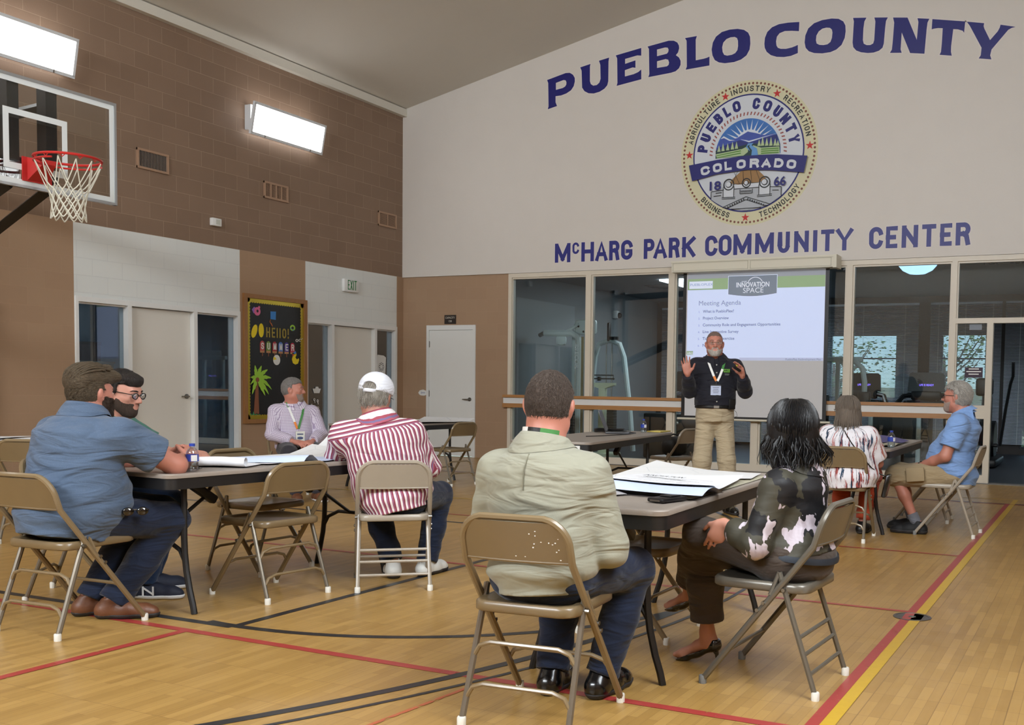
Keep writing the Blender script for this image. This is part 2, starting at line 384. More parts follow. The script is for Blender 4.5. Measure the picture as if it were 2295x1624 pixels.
# ---------------------------------------------------------------- storefront windows of the end wall
S = MB()
FY0, FY1 = -.025, .10
def vert(a, b, z0, z1, proud=0): S.b2((a, FY0-proud, z0), (b, FY1, z1))
for a, b in ((2.14,2.205),(3.575,3.665),(5.0,5.09),(6.355,6.45),(7.705,7.79),(9.13,9.20)): vert(a, b, 0, 3.04)
for a, b in ((2.19,2.215),(3.555,3.69),(4.975,5.115),(6.33,6.475),(7.68,7.815),(9.11,9.22)): S.b2((a, .0, .0), (b, .075, 3.03))
S.b2((2.14,FY0+.001,2.975),(11.2,FY1-.001,3.041)); S.b2((2.14,-.001,2.95),(11.2,.07,2.98))
S.b2((2.14,FY0+.001,.0),(9.66,FY1-.001,.115))
S.b2((2.14,FY0+.002,.87),(9.66,FY1-.002,1.05))
S.b2((9.15,FY0+.001,2.145),(11.2,FY1-.001,2.215)); vert(9.60,9.68,0,2.15); vert(10.65,10.72,0,2.15); vert(11.1,11.2,0,3.04); S.b2((10.3,FY0,2.2),(10.37,FY1,2.98))
wf = struct(S.build('window_3', M_cream, angle=0))
for a, b, z0, z1 in [(2.2,3.575,1.05,2.975),(2.2,3.575,.115,.87),(3.665,5.0,1.05,2.975),(3.665,5.0,.115,.87),(5.09,6.355,1.05,2.975),(5.09,6.355,.115,.87),(6.45,7.705,1.05,2.975),(6.45,7.705,.115,.87),(7.79,9.13,1.05,2.975),(7.79,9.13,.115,.87),(9.2,9.6,1.05,2.145),(9.2,9.6,.115,.87),(9.2,10.3,2.215,2.975),(10.37,11.1,2.215,2.975)]:
    MB().b2((a,.035,z0),(b,.041,z1)).build('window_pane', M_glass, wf, angle=0)
th = struct(MB().b2((2.14,-.06,0),(11.2,.12,.012)).build('trim_3', mat('threshold', (0.45,0.43,0.40), 0.4), angle=0))
# barre along the windows
br = thing('barre_rail', 'long oak ballet rail with white band fixed across the windows', 'rail', (2.1,-.03,0.86))
for nm, z0, z1, y, m in (('upper_rail',1.025,1.068,-.085,M_oak),('backing_board',.925,1.03,-.055,M_white),('lower_rail',.862,.928,-.085,M_oak)):
    b_ = MB()
    for xa, xb in ((2.08,9.22),): b_.b2((xa-2.1,y+.03+ (0 if y<-.06 else 0),z0-.86),(xb-2.1,0.004,z1-.86))
    b_.build(nm, m, br, angle=0)
# ================================================================ wall lights (lamps of the room)
M_diff = mat('lamp_diffuser', (1,1,1), 0.5, emit=(1.0,1.0,1.0), estr=7.0)
M_lampw = mat('lamp_housing', (0.85,0.86,0.87), 0.45)
def make_wall_light():
    t = thing('wall_light', 'x', 'light')
    b = MB(); b.box((.055,.0,.02),(.11,1.36,.34)); b.build('housing', M_lampw, t, angle=0)
    T = Matrix.Rotation(-.20, 3, 'Y').inverted(); T = Matrix.Rotation(.20, 3, 'Y'); o = Vector((.165,0,0)); f = MB()
    for c, d in (((0,0,.205),(.04,1.42,.035)),((0,0,-.205),(.04,1.42,.035)),((0,-.695,0),(.04,.03,.41)),((0,.695,0),(.04,.03,.41))): f.box(o+T@Vector(c), d, T)
    f.build('frame', M_lampw, t, angle=0)
    MB().box(o+T@Vector((.004,0,0)),(.012,1.36,.375),T).build('diffuser', M_diff, t, angle=0)
    for y in (-.45,.45): MB().box(o+T@Vector((.022,y,-.205)),(.006,.012,.036),T).build('clip', M_steel, t, angle=0)
    return t
wl0 = make_wall_light(); wl0.location = (0.0,-2.86,4.88); wl0['label'] = 'lit rectangular wall light on the brown block wall, the one nearer the corner'
G = 'wall lights of the gym'; wl0['group'] = G
dup(wl0, (0,-6.93,4.88), 0, 'lit wall light above the basketball backboard, cut by the photo edge', G)
dup(wl0, (0,-11.0,4.88), 0, 'lit wall light on the block wall, outside the photo behind the hoop', G)
dup(wl0, (0,-15.1,4.88), 0, 'lit wall light on the block wall, farthest from the mural', G)
for k, y in enumerate((-2.86,-6.93,-11.0,-15.1)):
    dup(wl0, (RX,y,4.88), PI, 'lit wall light on the right wall, number %s from the mural wall' % ('one','two','three','four')[k], G)
# ---------------------------------------------------------------- vents
M_vent = mat('vent_brown', (0.66,0.53,0.43), 0.5); M_ventd = mat('vent_dark', (0.12,0.10,0.09), 0.7)
def vent(y0, y1, z0, z1, nb, kind, label):
    t = thing('wall_vent', label, 'vent', (0,(y0+y1)/2,z0)); w = y1-y0; h = z1-z0; f = MB(); b = .028
    for c, d in (((.012,0,b/2),(.022,w,b)),((.012,0,h-b/2),(.022,w,b)),((.012,-w/2+b/2,h/2),(.021,b,h)),((.012,w/2-b/2,h/2),(.021,b,h))): f.box(c, d)
    f.build('frame', M_vent, t, angle=0)
    MB().box((.003,0,h/2),(.006,w-.02,h-.02)).build('backing', M_ventd, t, angle=0)
    s = MB()
    if kind == 'slat':
        for i in range(nb): s.box((.011,-w/2+b+(i+.5)*(w-2*b)/nb,h/2),(.004,.0055,h-2*b))
    else:
        for i in range(1, nb): s.box((.012,-w/2+b+i*(w-2*b)/nb,h/2),(.018,.016,h-2*b))
        for j in range(12): s.box((.009,0,b+(j+.5)*(h-2*b)/12),(.006,w-2*b,.004))
        for j in range(24): s.box((.008,-w/2+b+(j+.5)*(w-2*b)/24,h/2),(.005,.003,h-2*b))
    s.build('louvers', M_vent if kind != 'slat' else mat('vent_slat',(0.58,0.52,0.47),.5), t, angle=0); return t
GV = 'supply vents in the brown block wall'
vent(-5.30,-4.83,3.85,4.10,19,'slat','wall vent with narrow vertical slats, nearest the basketball backboard'); vent(-3.20,-2.73,3.85,4.09,4,'grid','wall vent divided into four mesh panels, below the wall light'); vent(-.68,-.21,3.84,4.08,2,'grid','brown wall vent nearest the corner with the mural wall')
# ---------------------------------------------------------------- sensor box
t = thing('sensor_box', 'small white sensor box on the brown block wall', 'sensor', (0,-4.09,3.31))
MB().rbox((.03,0,.05),(.06,.155,.105),.008).build('case', M_white, t); MB().b2((.059,-.02,.02),(.062,.05,.085)).build('face_panel', mat('sensor_face',(0.78,0.79,0.75),.5), t, angle=0)
# ---------------------------------------------------------------- EXIT sign
t = thing('exit_sign', 'white and green EXIT sign above the far office door', 'sign', (0,-1.39,2.68))
MB().rbox((.03,0,.09),(.06,.34,.20),.012).build('housing', M_white, t)
g = MB()
def glyph_strokes(ch):
    S = {'E':[[(1,1),(0,1),(0,0),(1,0)],[(0,.5),(.8,.5)]],'X':[[(0,1),(1,0)],[(1,1),(0,0)]],'I':[[(.5,1),(.5,0)]],'T':[[(0,1),(1,1)],[(.5,1),(.5,0)]],
     'M':[[(0,0),(0,1)],[(.06,.93),(.5,.1)],[(.5,.1),(.94,.93)],[(1,1),(1,0)]],'H':[[(0,0),(0,1)],[(1,0),(1,1)],[(0,.52),(1,.52)]],'A':[[(0,0),(.5,1),(1,0)],[(.2,.3),(.8,.3)]],
     'K':[[(0,0),(0,1)],[(1,1),(0,.42)],[(.32,.6),(1,0)]],'N':[[(0,0),(0,1)],[(.05,.92),(.95,.08)],[(1,0),(1,1)]],'Y':[[(0,1),(.5,.45),(1,1)],[(.5,.45),(.5,0)]],'L':[[(0,1),(0,0),(1,0)]],
     'U':[[(0,1),(0,.28)]+[(.5-.5*math.cos(a),.28-.28*math.sin(a)) for a in [PI*i/12 for i in range(13)]]+[(1,.28),(1,1)]],
     'O':[[(.5+.5*math.cos(a), (.72+.28*math.sin(a)) if math.sin(a)>0 else (.28+.28*math.sin(a))) for a in [2*PI*i/28 for i in range(29)]]],
     'C':[[(.5+.5*math.cos(a), (.72+.28*math.sin(a)) if math.sin(a)>0 else (.28+.28*math.sin(a))) for a in [math.radians(12+ (336)*i/24) for i in range(25)]]],
     'P':[[(0,0),(0,1)],[(.0,1),(.55,1)]+[(.6+.4*math.sin(a),.74+.26*math.cos(a)) for a in [PI*i/10 for i in range(11)]]+[(.5,.48),(0,.48)]],
     'R':[[(0,0),(0,1)],[(0,1),(.55,1)]+[(.6+.4*math.sin(a),.75+.25*math.cos(a)) for a in [PI*i/10 for i in range(11)]]+[(.5,.5),(0,.5)],[(.55,.5),(.85,.38),(1,0)]],
     'D':[[(0,0),(0,1),(.5,1)]+[(.5+.5*math.sin(a),.5+.5*math.cos(a)) for a in [PI*i/12 for i in range(13)]]+[(0,0)]],
     'B':[[(0,0),(0,1)],[(0,1),(.5,1)]+[(.58+.36*math.sin(a),.76+.24*math.cos(a)) for a in [PI*i/8 for i in range(9)]]+[(0,.52)],[(0,.52),(.5,.52)]+[(.6+.4*math.sin(a),.26+.26*math.cos(a)) for a in [PI*i/8 for i in range(9)]]+[(0,0)]],
     'S':[[(.5+.5*math.cos(a),.76+.24*math.sin(a)) for a in [math.radians(15+250*i/12) for i in range(13)]]+[(.5+.5*math.cos(a),.26+.26*math.sin(a)) for a in [math.radians(85-260*i/12) for i in range(13)]]],
     'c':[[(.5+.5*math.cos(a), (.72+.28*math.sin(a)) if math.sin(a)>0 else (.28+.28*math.sin(a))) for a in [math.radians(15+ (330)*i/24) for i in range(25)]]],
     '!':[[(.5,1),(.5,.46)],[(.5,.05),(.5,0)]]}
    S['G'] = [S['C'][0]+[(1,.42),(.6,.42)]]
    return S[ch]
def stroke_text(mb, ch, x0, x1, z0, z1, w, o, ax, ay, th=.0015, mi=0, slant=0):
    """one letter from thick strokes filling the given box"""
    hw = w/2; kk = 0
    for pl in glyph_strokes(ch):
        P = [(x0+hw+p[0]*(x1-x0-w) + slant*(p[1]), z0+hw+p[1]*(z1-z0-w)) for p in pl]
        if len(P) == 2 or True:
            # square ends that reach the box
            P2 = list(P); a = Vector(P[0])-Vector(P[1]); b = Vector(P[-1])-Vector(P[-2])
            closed = (Vector(P[0])-Vector(P[-1])).length < 1e-6
            if not closed: P2[0] = tuple(Vector(P[0])+a.normalized()*hw); P2[-1] = tuple(Vector(P[-1])+b.normalized()*hw)
        O = Vector(o); AX = Vector(ax); AY = Vector(ay); N = AX.cross(AY).normalized()*(th+.00025*kk); kk += 1
        k = len(P2); Lp = []; Rp = []
        for i in range(k):
            p = Vector(P2[i]); a = Vector(P2[i-1]) if i > 0 else (Vector(P2[-2]) if closed else None); b = Vector(P2[i+1]) if i < k-1 else (Vector(P2[1]) if closed else None)
            d0 = (p-a).normalized() if a is not None else (b-p).normalized(); d1 = (b-p).normalized() if b is not None else d0
            n0 = Vector((-d0.y, d0.x)); n1 = Vector((-d1.y, d1.x)); m = n0+n1
            if m.length < 1e-4: m = n1
            m = m.normalized(); c = max(.80, m.dot(n1)); off = m*(hw/c)
            Lp.append(p+off); Rp.append(p-off)
        at = lambda q: O+AX*q.x+AY*q.y+N
        mb.add([at(q) for q in Lp]+[at(q) for q in Rp], [(k+i, k+i+1, i+1, i) for i in range(k-1)], mi)
for ch, x, w_ in (('E',-.095,.05),('X',-.035,.055),('I',.03,.022),('T',.062,.055)): stroke_text(g, ch, x, x+w_, .022, .175, .016, (.0605,0,0), (0,1,0), (0,0,1))
g.build('exit_letters', mat('exit_green', (0.10,0.48,0.25), 0.5), t, angle=0)
# ---------------------------------------------------------------- CAPACITY plate over the end wall door
t = thing('capacity_sign', 'small dark CAPACITY 158 plate above the white end wall door', 'sign', (.985,0,2.24))
MB().b2((-.115,-.012,0),(.115,0,.15)).build('plate', mat('plate_brown',(0.16,0.12,0.10),.4), t, angle=0)
g = MB(); g.text('CAPACITY',(0,-.013,.088),(1,0,0),(0,0,1),.048,'CENTER',width=.19); g.text('158',(0,-.013,.03),(1,0,0),(0,0,1),.048,'CENTER')
g.build('lettering', mat('sign_letter',(0.85,0.83,0.78),.5), t, angle=0)
# small cut-out fish on the block wall
t = MB(); t.flat([[(0,.05),(.03,.09),(.10,.105),(.16,.085),(.20,.06),(.215,.045),(.18,.02),(.12,0),(.05,.005),(.02,.02)]], (.33,-.001,1.02), (1,0,0), (0,0,1), .004)
t.flat([[(.06,.03),(.06,.07),(.065,.07),(.065,.03)]], (.33,-.0055,1.02), (1,0,0), (0,0,1), .001, 1)
for x in (.08,.105,.13): t.flat([circ(x,.05,.010,10), circ(x,.05,.006,10)], (.33,-.0055,1.02), (1,0,0), (0,0,1), .001, 1)
tag(t.build('paper_cutout', [M_white, mat('blue_ink',(0.25,0.33,0.6),.6)], angle=0), 'small white paper cut-out taped to the tan wall beside the white end door', 'paper cutout')
# ================================================================ bulletin board
BY0, BY1, BZ0, BZ1 = -3.60, -2.36, .615, 2.455
t = thing('bulletin_board', 'black bulletin board with gold border and summer cut-outs in an oak frame', 'bulletin board', (0,(BY0+BY1)/2,BZ0)); bw = BY1-BY0; bh = BZ1-BZ0
f = MB()
for c, d in (((.02,0,.03),(.04,bw,.06)),((.02,0,bh-.03),(.04,bw,.06)),((.0199,-bw/2+.03,bh/2),(.0398,.06,bh-.12)),((.0199,bw/2-.03,bh/2),(.0398,.06,bh-.12))): f.box(c, d)
f.build('frame', M_oakv, t, angle=0)
MB().b2((0,-bw/2+.05,.05),(.012,bw/2-.05,bh-.05)).build('paper_backing', mat('black_paper',(0.045,0.045,0.05),.38,bump=.5,bscale=7), t, angle=0)
sb = MB(); hb = bw/2-.06; r = .022
def scall(p0, p1, nrm):
    p0 = Vector(p0); p1 = Vector(p1); L = (p1-p0).length; d = (p1-p0)/L; n = int(L/(2*r)); nn = Vector(nrm); out = [tuple(p0), ]
    for i in range(n):
        for a in range(0, 7):
            an = PI*a/6; c = p0+d*(L*(i+.5)/n); q = c - d*(r*math.cos(an)) + nn*(.045+r*.9*math.sin(an)); out.append(tuple(q))
    return out + [tuple(p1)]
for p0, p1, nn in (((-hb,.06),(-hb,bh-.06),(1,0)),((hb,.06),(hb,bh-.06),(-1,0)),((-hb,.06),(hb,.06),(0,1)),((-hb,bh-.06),(hb,bh-.06),(0,-1))):
    L = scall(p0, p1, nn); 
    if nn in ((1,0),(0,-1)): L = L[::-1]
    sb.flat([L], (.013,0,0), (0,1,0), (0,0,1), .004)
sb.build('scalloped_border', mat('gold_foil',(0.78,0.68,0.25),.28,.75,bump=.5,bscale=9), t, angle=0)
def cut(name, shapes, y, z, label=None, th=.004):
    """paper cut-out: shapes = [(loops, material), ...] in metres around (y,z) on the board"""
    mb = MB(); ms = []
    for i, (l, m) in enumerate(shapes):
        if m not in ms: ms.append(m)
        mb.flat(l, (.0125+.0012*i, y, z), (0,1,0), (0,0,1), th if i == 0 else .0012, ms.index(m))
    o = mb.build(name, ms, t, angle=0)
    if label: o['label'] = label
    return o
def bz(X, Y):  # place on the board read from its picture: fractions of the board
    return (-bw/2+bw*X, bh*(1-Y))
K = lambda n, c: mat('card_'+n, c, .6)
cP, cPk, cB, cY, cG, cLg, cW, cR, cO, cBr, cT = K('purple',(.58,.42,.75)),K('pink',(.86,.42,.58)),K('blue',(.25,.52,.80)),K('yellow',(.90,.80,.15)),K('green',(.20,.55,.35)),K('lime',(.60,.78,.25)),K('white',(.88,.88,.86)),K('red',(.80,.16,.20)),K('orange',(.85,.45,.20)),K('brown',(.52,.32,.22)),K('tan',(.72,.52,.36))
y, z = bz(.21,.13); cut('flamingo_ring_cutout', [([circ(0,0,.06,20),circ(.005,.005,.022,12)],cPk),([[(-.10,.02),(-.07,-.03),(-.03,-.03),(-.05,.02),(-.03,.05),(-.06,.06)]],cP),([circ(.035,.06,.02,10)],cPk)], y, z)
y, z = bz(.455,.15); cut('kite_cutout', [([[(-.05,-.055),(.05,-.06),(.055,.06),(-.05,.055)]],cB),([[(-.05,-.052),(-.046,-.057),(.054,.056),(.05,.06)]],cY),([[(-.05,.052),(-.046,.057),(.052,-.055),(.048,-.06)]],cY),([[(-.05,-.06),(-.06,-.10),(-.03,-.12),(-.01,-.16),(-.02,-.16),(-.045,-.125),(-.07,-.10),(-.056,-.06)]],cO)], y, z)
y, z = bz(.77,.235); cut('swim_ring_cutout', [([circ(0,0,.052,20,.045),circ(0,0,.028,16,.022)],cLg)]+[([[(.03*math.cos(a),.024*math.sin(a)),(.05*math.cos(a),.043*math.sin(a)),(.05*math.cos(a+.5),.043*math.sin(a+.5)),(.03*math.cos(a+.5),.024*math.sin(a+.5))]],cB) for a in (0,1.57,3.14,4.71)], y, z)
for k, (X, Y, a) in enumerate(((.165,.285,-.35),(.27,.275,.0))):
    y, z = bz(X,Y); R2 = lambda p: (p[0]*math.cos(a)-p[1]*math.sin(a), p[0]*math.sin(a)+p[1]*math.cos(a))
    cut('flip_flop_cutout', [([[R2(p) for p in circ(0,0,.048,24,.10)]],cY),([[R2(p) for p in circ(0,0,.038,20,.085)]],cT),([[R2(p) for p in strip([(-.035,-.01),(0,.055),(.035,-.01)],.012)]],cO)], y, z)
sg = mat('gold_glitter',(0.66,0.58,0.26),.4,.5,bump=.6,bscale=250)
mb = MB()
for i, (ch, x, w_) in enumerate((('H',0,.075),('E',.105,.07),('I',.20,.03),('I',.255,.03),('O',.315,.08),('!',.42,.03))): stroke_text(mb, ch, x, x+w_, 0, .145, .024, (.0135,)+ (bz(.345,.325)), (0,1,0), (0,0,1), .003)
mb.build('hello_letters', sg, t, angle=0)
pc = [K('pop1',(.72,.30,.30)),K('pop2',(.45,.55,.25)),K('pop3',(.66,.16,.22)),K('pop4',(.30,.45,.75)),K('pop5',(.30,.22,.55)),K('pop6',(.70,.20,.30))]
for i, ch in enumerate('SUMMER'):
    y, z = bz(.285+i*.091*1.06,.415)
    body = [(-.042,-.03),(.042,-.03)]+[(.042*math.cos(a),.06+.05*math.sin(a)) for a in [PI*j/10 for j in range(11)]]
    o = cut('popsicle_cutout', [([body],pc[i]),([[(-.042,-.06),(.042,-.06),(.042,-.02),(-.042,-.02)]],cT),([[(-.008,-.11),(.008,-.11),(.008,-.058),(-.008,-.058)]],cBr)], y, z)
    mb = MB(); stroke_text(mb, ch, -.028,.028,-.012,.085,.017,(.0185,0,0),(0,1,0),(0,0,1),.001); q = mb.build('popsicle_letter', cW, o, angle=0); q.location = (0,y,z)
y, z = bz(.51,.50); wed = lambda a0,a1,c: ([[(0,.01)]+circ(0,0,.068,8,.075,a0,a1)],c)
cut('beach_ball_cutout', [([circ(0,0,.068,28,.075)],cW),wed(4.1,5.2,cR),wed(.9,1.9,pc[4]),wed(2.4,3.2,cY)], y, z)
y, z = bz(.815,.49); cut('rubber_duck_cutout', [([[(-.07,0),(-.05,-.055),(0,-.075),(.05,-.06),(.075,-.01),(.07,.02),(.03,.0),(0,.03),(-.01,.06),(-.05,.05),(-.06,.03)]],cY),([circ(-.02,.075,.042,18)],cY),([circ(-.015,.105,.03,14,.022)],cB),([[(-.062,.07),(-.05,.05),(-.03,.062),(-.04,.08)]],cR),([circ(-.012,.08,.007,8)],M_black)], y, z)
y, z = bz(.87,.335); cut('sunglasses_cutout', [([circ(-.035,0,.028,14,.022),circ(-.035,0,.018,12,.013)],cW),([circ(.03,.008,.028,14,.022),circ(.03,.008,.018,12,.013)],cW),([[(-.01,.005),(.01,.008),(.01,.014),(-.01,.011)]],cW),([[(.05,.015),(.085,.035),(.085,.042),(.05,.024)]],cW)], y, z)
def leaf(a, L, w=.045, droop=.10):
    pts = []; low = []
    for i in range(9):
        u = i/8; x = L*u*math.cos(a); yy = L*u*math.sin(a)-droop*u*u; ww = w*math.sin(PI*min(1,u*.9+.08))*(0.75+.25*(i % 2))
        n = (-math.sin(a), math.cos(a)); pts.append((x+n[0]*ww*.5, yy+n[1]*ww*.5)); low.append((x-n[0]*ww*.5, yy-n[1]*ww*.5))
    return pts+low[::-1]
y, z = bz(.20,.655)
sh = [([[(-.015,0),(-.06,-.50),(.04,-.50),(.03,-.2),(.02,0)]],cBr)]+[([leaf(a,L,.07,dr_)],cLg) for a,L,dr_ in ((2.5,.14,.06),(1.75,.20,.0),(1.2,.24,.03),(.75,.28,.05),(.35,.29,.08),(.0,.28,.15),(-.5,.25,.10),(-.9,.24,.05),(3.0,.13,.10),(-2.2,.17,.08))]+[([circ(0,-.01,.035,12)],cBr)]
cut('palm_tree_cutout', sh, y, z)
y, z = bz(.155,.955); cut('grass_cutout', [([[(-.10,0),(.13,0),(.10,.05),(.06,.03),(.05,.075),(.02,.035),(-.01,.085),(-.03,.035),(-.07,.07),(-.07,.03)]],cG)], y, z)
# ================================================================ basketball hoop
BX = 2.75; hy = -8.5
t = thing('basketball_hoop', 'wall-mounted basketball hoop with glass backboard, red rim and white net', 'basketball hoop', (0,hy,2.8))
def H(p): return (p[0], p[1]-hy, p[2]-2.8)
y0, y1, z0, z1 = hy-.765, hy+.765, 2.80, 3.72
b = MB(); b.b2(H((BX-.012,y0+.02,z0+.02)), H((BX,y1-.02,z1-.02))); b.build('glass_board', M_board_glass, t, angle=0)
f = MB()
for a, c in (((BX-.03,y0,z0),(BX+.012,y1,z0+.022)),((BX-.03,y0,z1-.022),(BX+.012,y1,z1)),((BX-.0301,y0,z0),(BX+.0121,y0+.022,z1)),((BX-.0301,y1-.022,z0),(BX+.0121,y1,z1))): f.b2(H(a), H(c))
f.build('board_frame', mat('aluminium',(0.80,0.82,0.84),.28,.9), t, angle=0)
ln = MB(); x0 = BX+.001
def ring(ya, yb, za, zb, w):
    for a, c in (((x0,ya,za),(x0+.001,yb,za+w)),((x0,ya,zb-w),(x0+.001,yb,zb)),((x0,ya,za+w),(x0+.001,ya+w,zb-w)),((x0,yb-w,za+w),(x0+.001,yb,zb-w))): ln.b2(H(a), H(c))
ring(y0+.022,y1-.022,z0+.022,z1-.022,.045); ring(hy-.285,hy+.285,2.945,3.44,.05)
ln.build('board_lines', mat('board_white',(0.88,0.90,0.90),.5), t, angle=0)
s = MB()
for dy in (-.17,.17): s.b2(H((BX-.16,hy+dy-.05,2.86)), H((BX-.04,hy+dy+.05,3.70)))
for dy in (-.17,.17):
    s.tube([H((0,hy+dy*1.5,3.45)),H((BX-.16,hy+dy,3.55))], .05, 4); s.tube([H((0,hy+dy*1.5,1.75)),H((BX-.10,hy+dy,2.84))], .055, 4)
s.b2(H((BX-.15,hy-.22,2.98)), H((BX-.05,hy+.22,3.06))); s.b2(H((0,hy-.4,1.6)), H((.06,hy-.2,3.6))); s.b2(H((0,hy+.2,1.6)), H((.06,hy+.4,3.6)))
s.build('support_arms', mat('hoop_black',(0.08,0.09,0.10),.4), t, angle=0)
RC = Vector(H((BX+.40,hy,3.03))); RR = .25
rm = MB(); rm.tube([RC+Vector((RR*math.cos(a),RR*math.sin(a),0)) for a in [2*PI*i/40 for i in range(40)]], .011, 8, closed=True)
rm.tube([RC+Vector((RR*math.cos(a),RR*math.sin(a),-.035)) for a in [PI*.35+PI*1.3*i/24 for i in range(25)]], .008, 8)
for i in range(12):
    a = 2*PI*(i+.5)/12; p = RC+Vector((RR*math.cos(a),RR*math.sin(a),-.008)); q = Vector((-math.sin(a),math.cos(a),0)); rm.tube([p-q*.02,p+Vector((0,0,-.022)),p+q*.02], .004, 5)
M_red = mat('hoop_red',(0.74,0.16,0.15),.38)
rm.build('rim', M_red, t)
mp = MB(); mp.add([H(p) for p in ((BX+.002,hy-.09,2.86),(BX+.002,hy+.09,2.86),(BX+.002,hy+.09,3.06),(BX+.002,hy-.09,3.06),(BX+.17,hy-.055,3.0),(BX+.17,hy+.055,3.0),(BX+.17,hy+.055,3.035),(BX+.17,hy-.055,3.035))],[(0,3,2,1),(4,5,6,7),(0,1,5,4),(2,3,7,6),(1,2,6,5),(0,4,7,3)])
mp.b2(H((BX+.001,hy-.13,2.86)), H((BX+.012,hy+.13,3.06)))
mp.build('rim_bracket', M_red, t, angle=0)
n_ = MB(); NL = 12
def np_(i, lv, rnd=random.Random(3)):
    lvls = [(0,-.03),(.30,-.21),(.42,-.27),(.48,-.33),(.50,-.39),(.49,-.45),(.46,-.50)]
    k, h = lvls[lv]; rr = RR*(1-.0) if lv == 0 else RR*(1-k); a = 2*PI*(i+.5*(lv % 2)+.25)/NL
    return RC+Vector((rr*math.cos(a), rr*math.sin(a), h+.006*math.sin(i*2.1+lv)))
for lv in range(6):
    for i in range(NL):
        a = np_(i, lv); j = (i if lv % 2 == 0 else i+1)
        for q in ((i, lv+1) if lv % 2 == 0 else (i, lv+1), (i-1, lv+1) if lv % 2 == 0 else (i+1, lv+1)):
            b_ = np_(q[0], q[1]); mid = (a+b_)/2 + Vector((0,0,-.006)); n_.tube([a, mid, b_], .0052 if lv else .0046, 5)
n_.build('net', mat('net_cord',(0.84,0.83,0.77),.8), t)

# beige folded partition at the left edge
t = thing('folding_partition', 'beige folded partition panel standing at the left edge of the photo', 'partition', (.0,-7.75,0)); MB().b2((.0,-.5,.02),(.09,.5,2.06)).build('panel', mat('partition_beige',(.66,.60,.48),.6), t, angle=0); MB().b2((.0,.49,.0),(.10,.53,2.08)).build('edge_strip', mat('partition_edge',(.58,.52,.42),.5), t, angle=0)
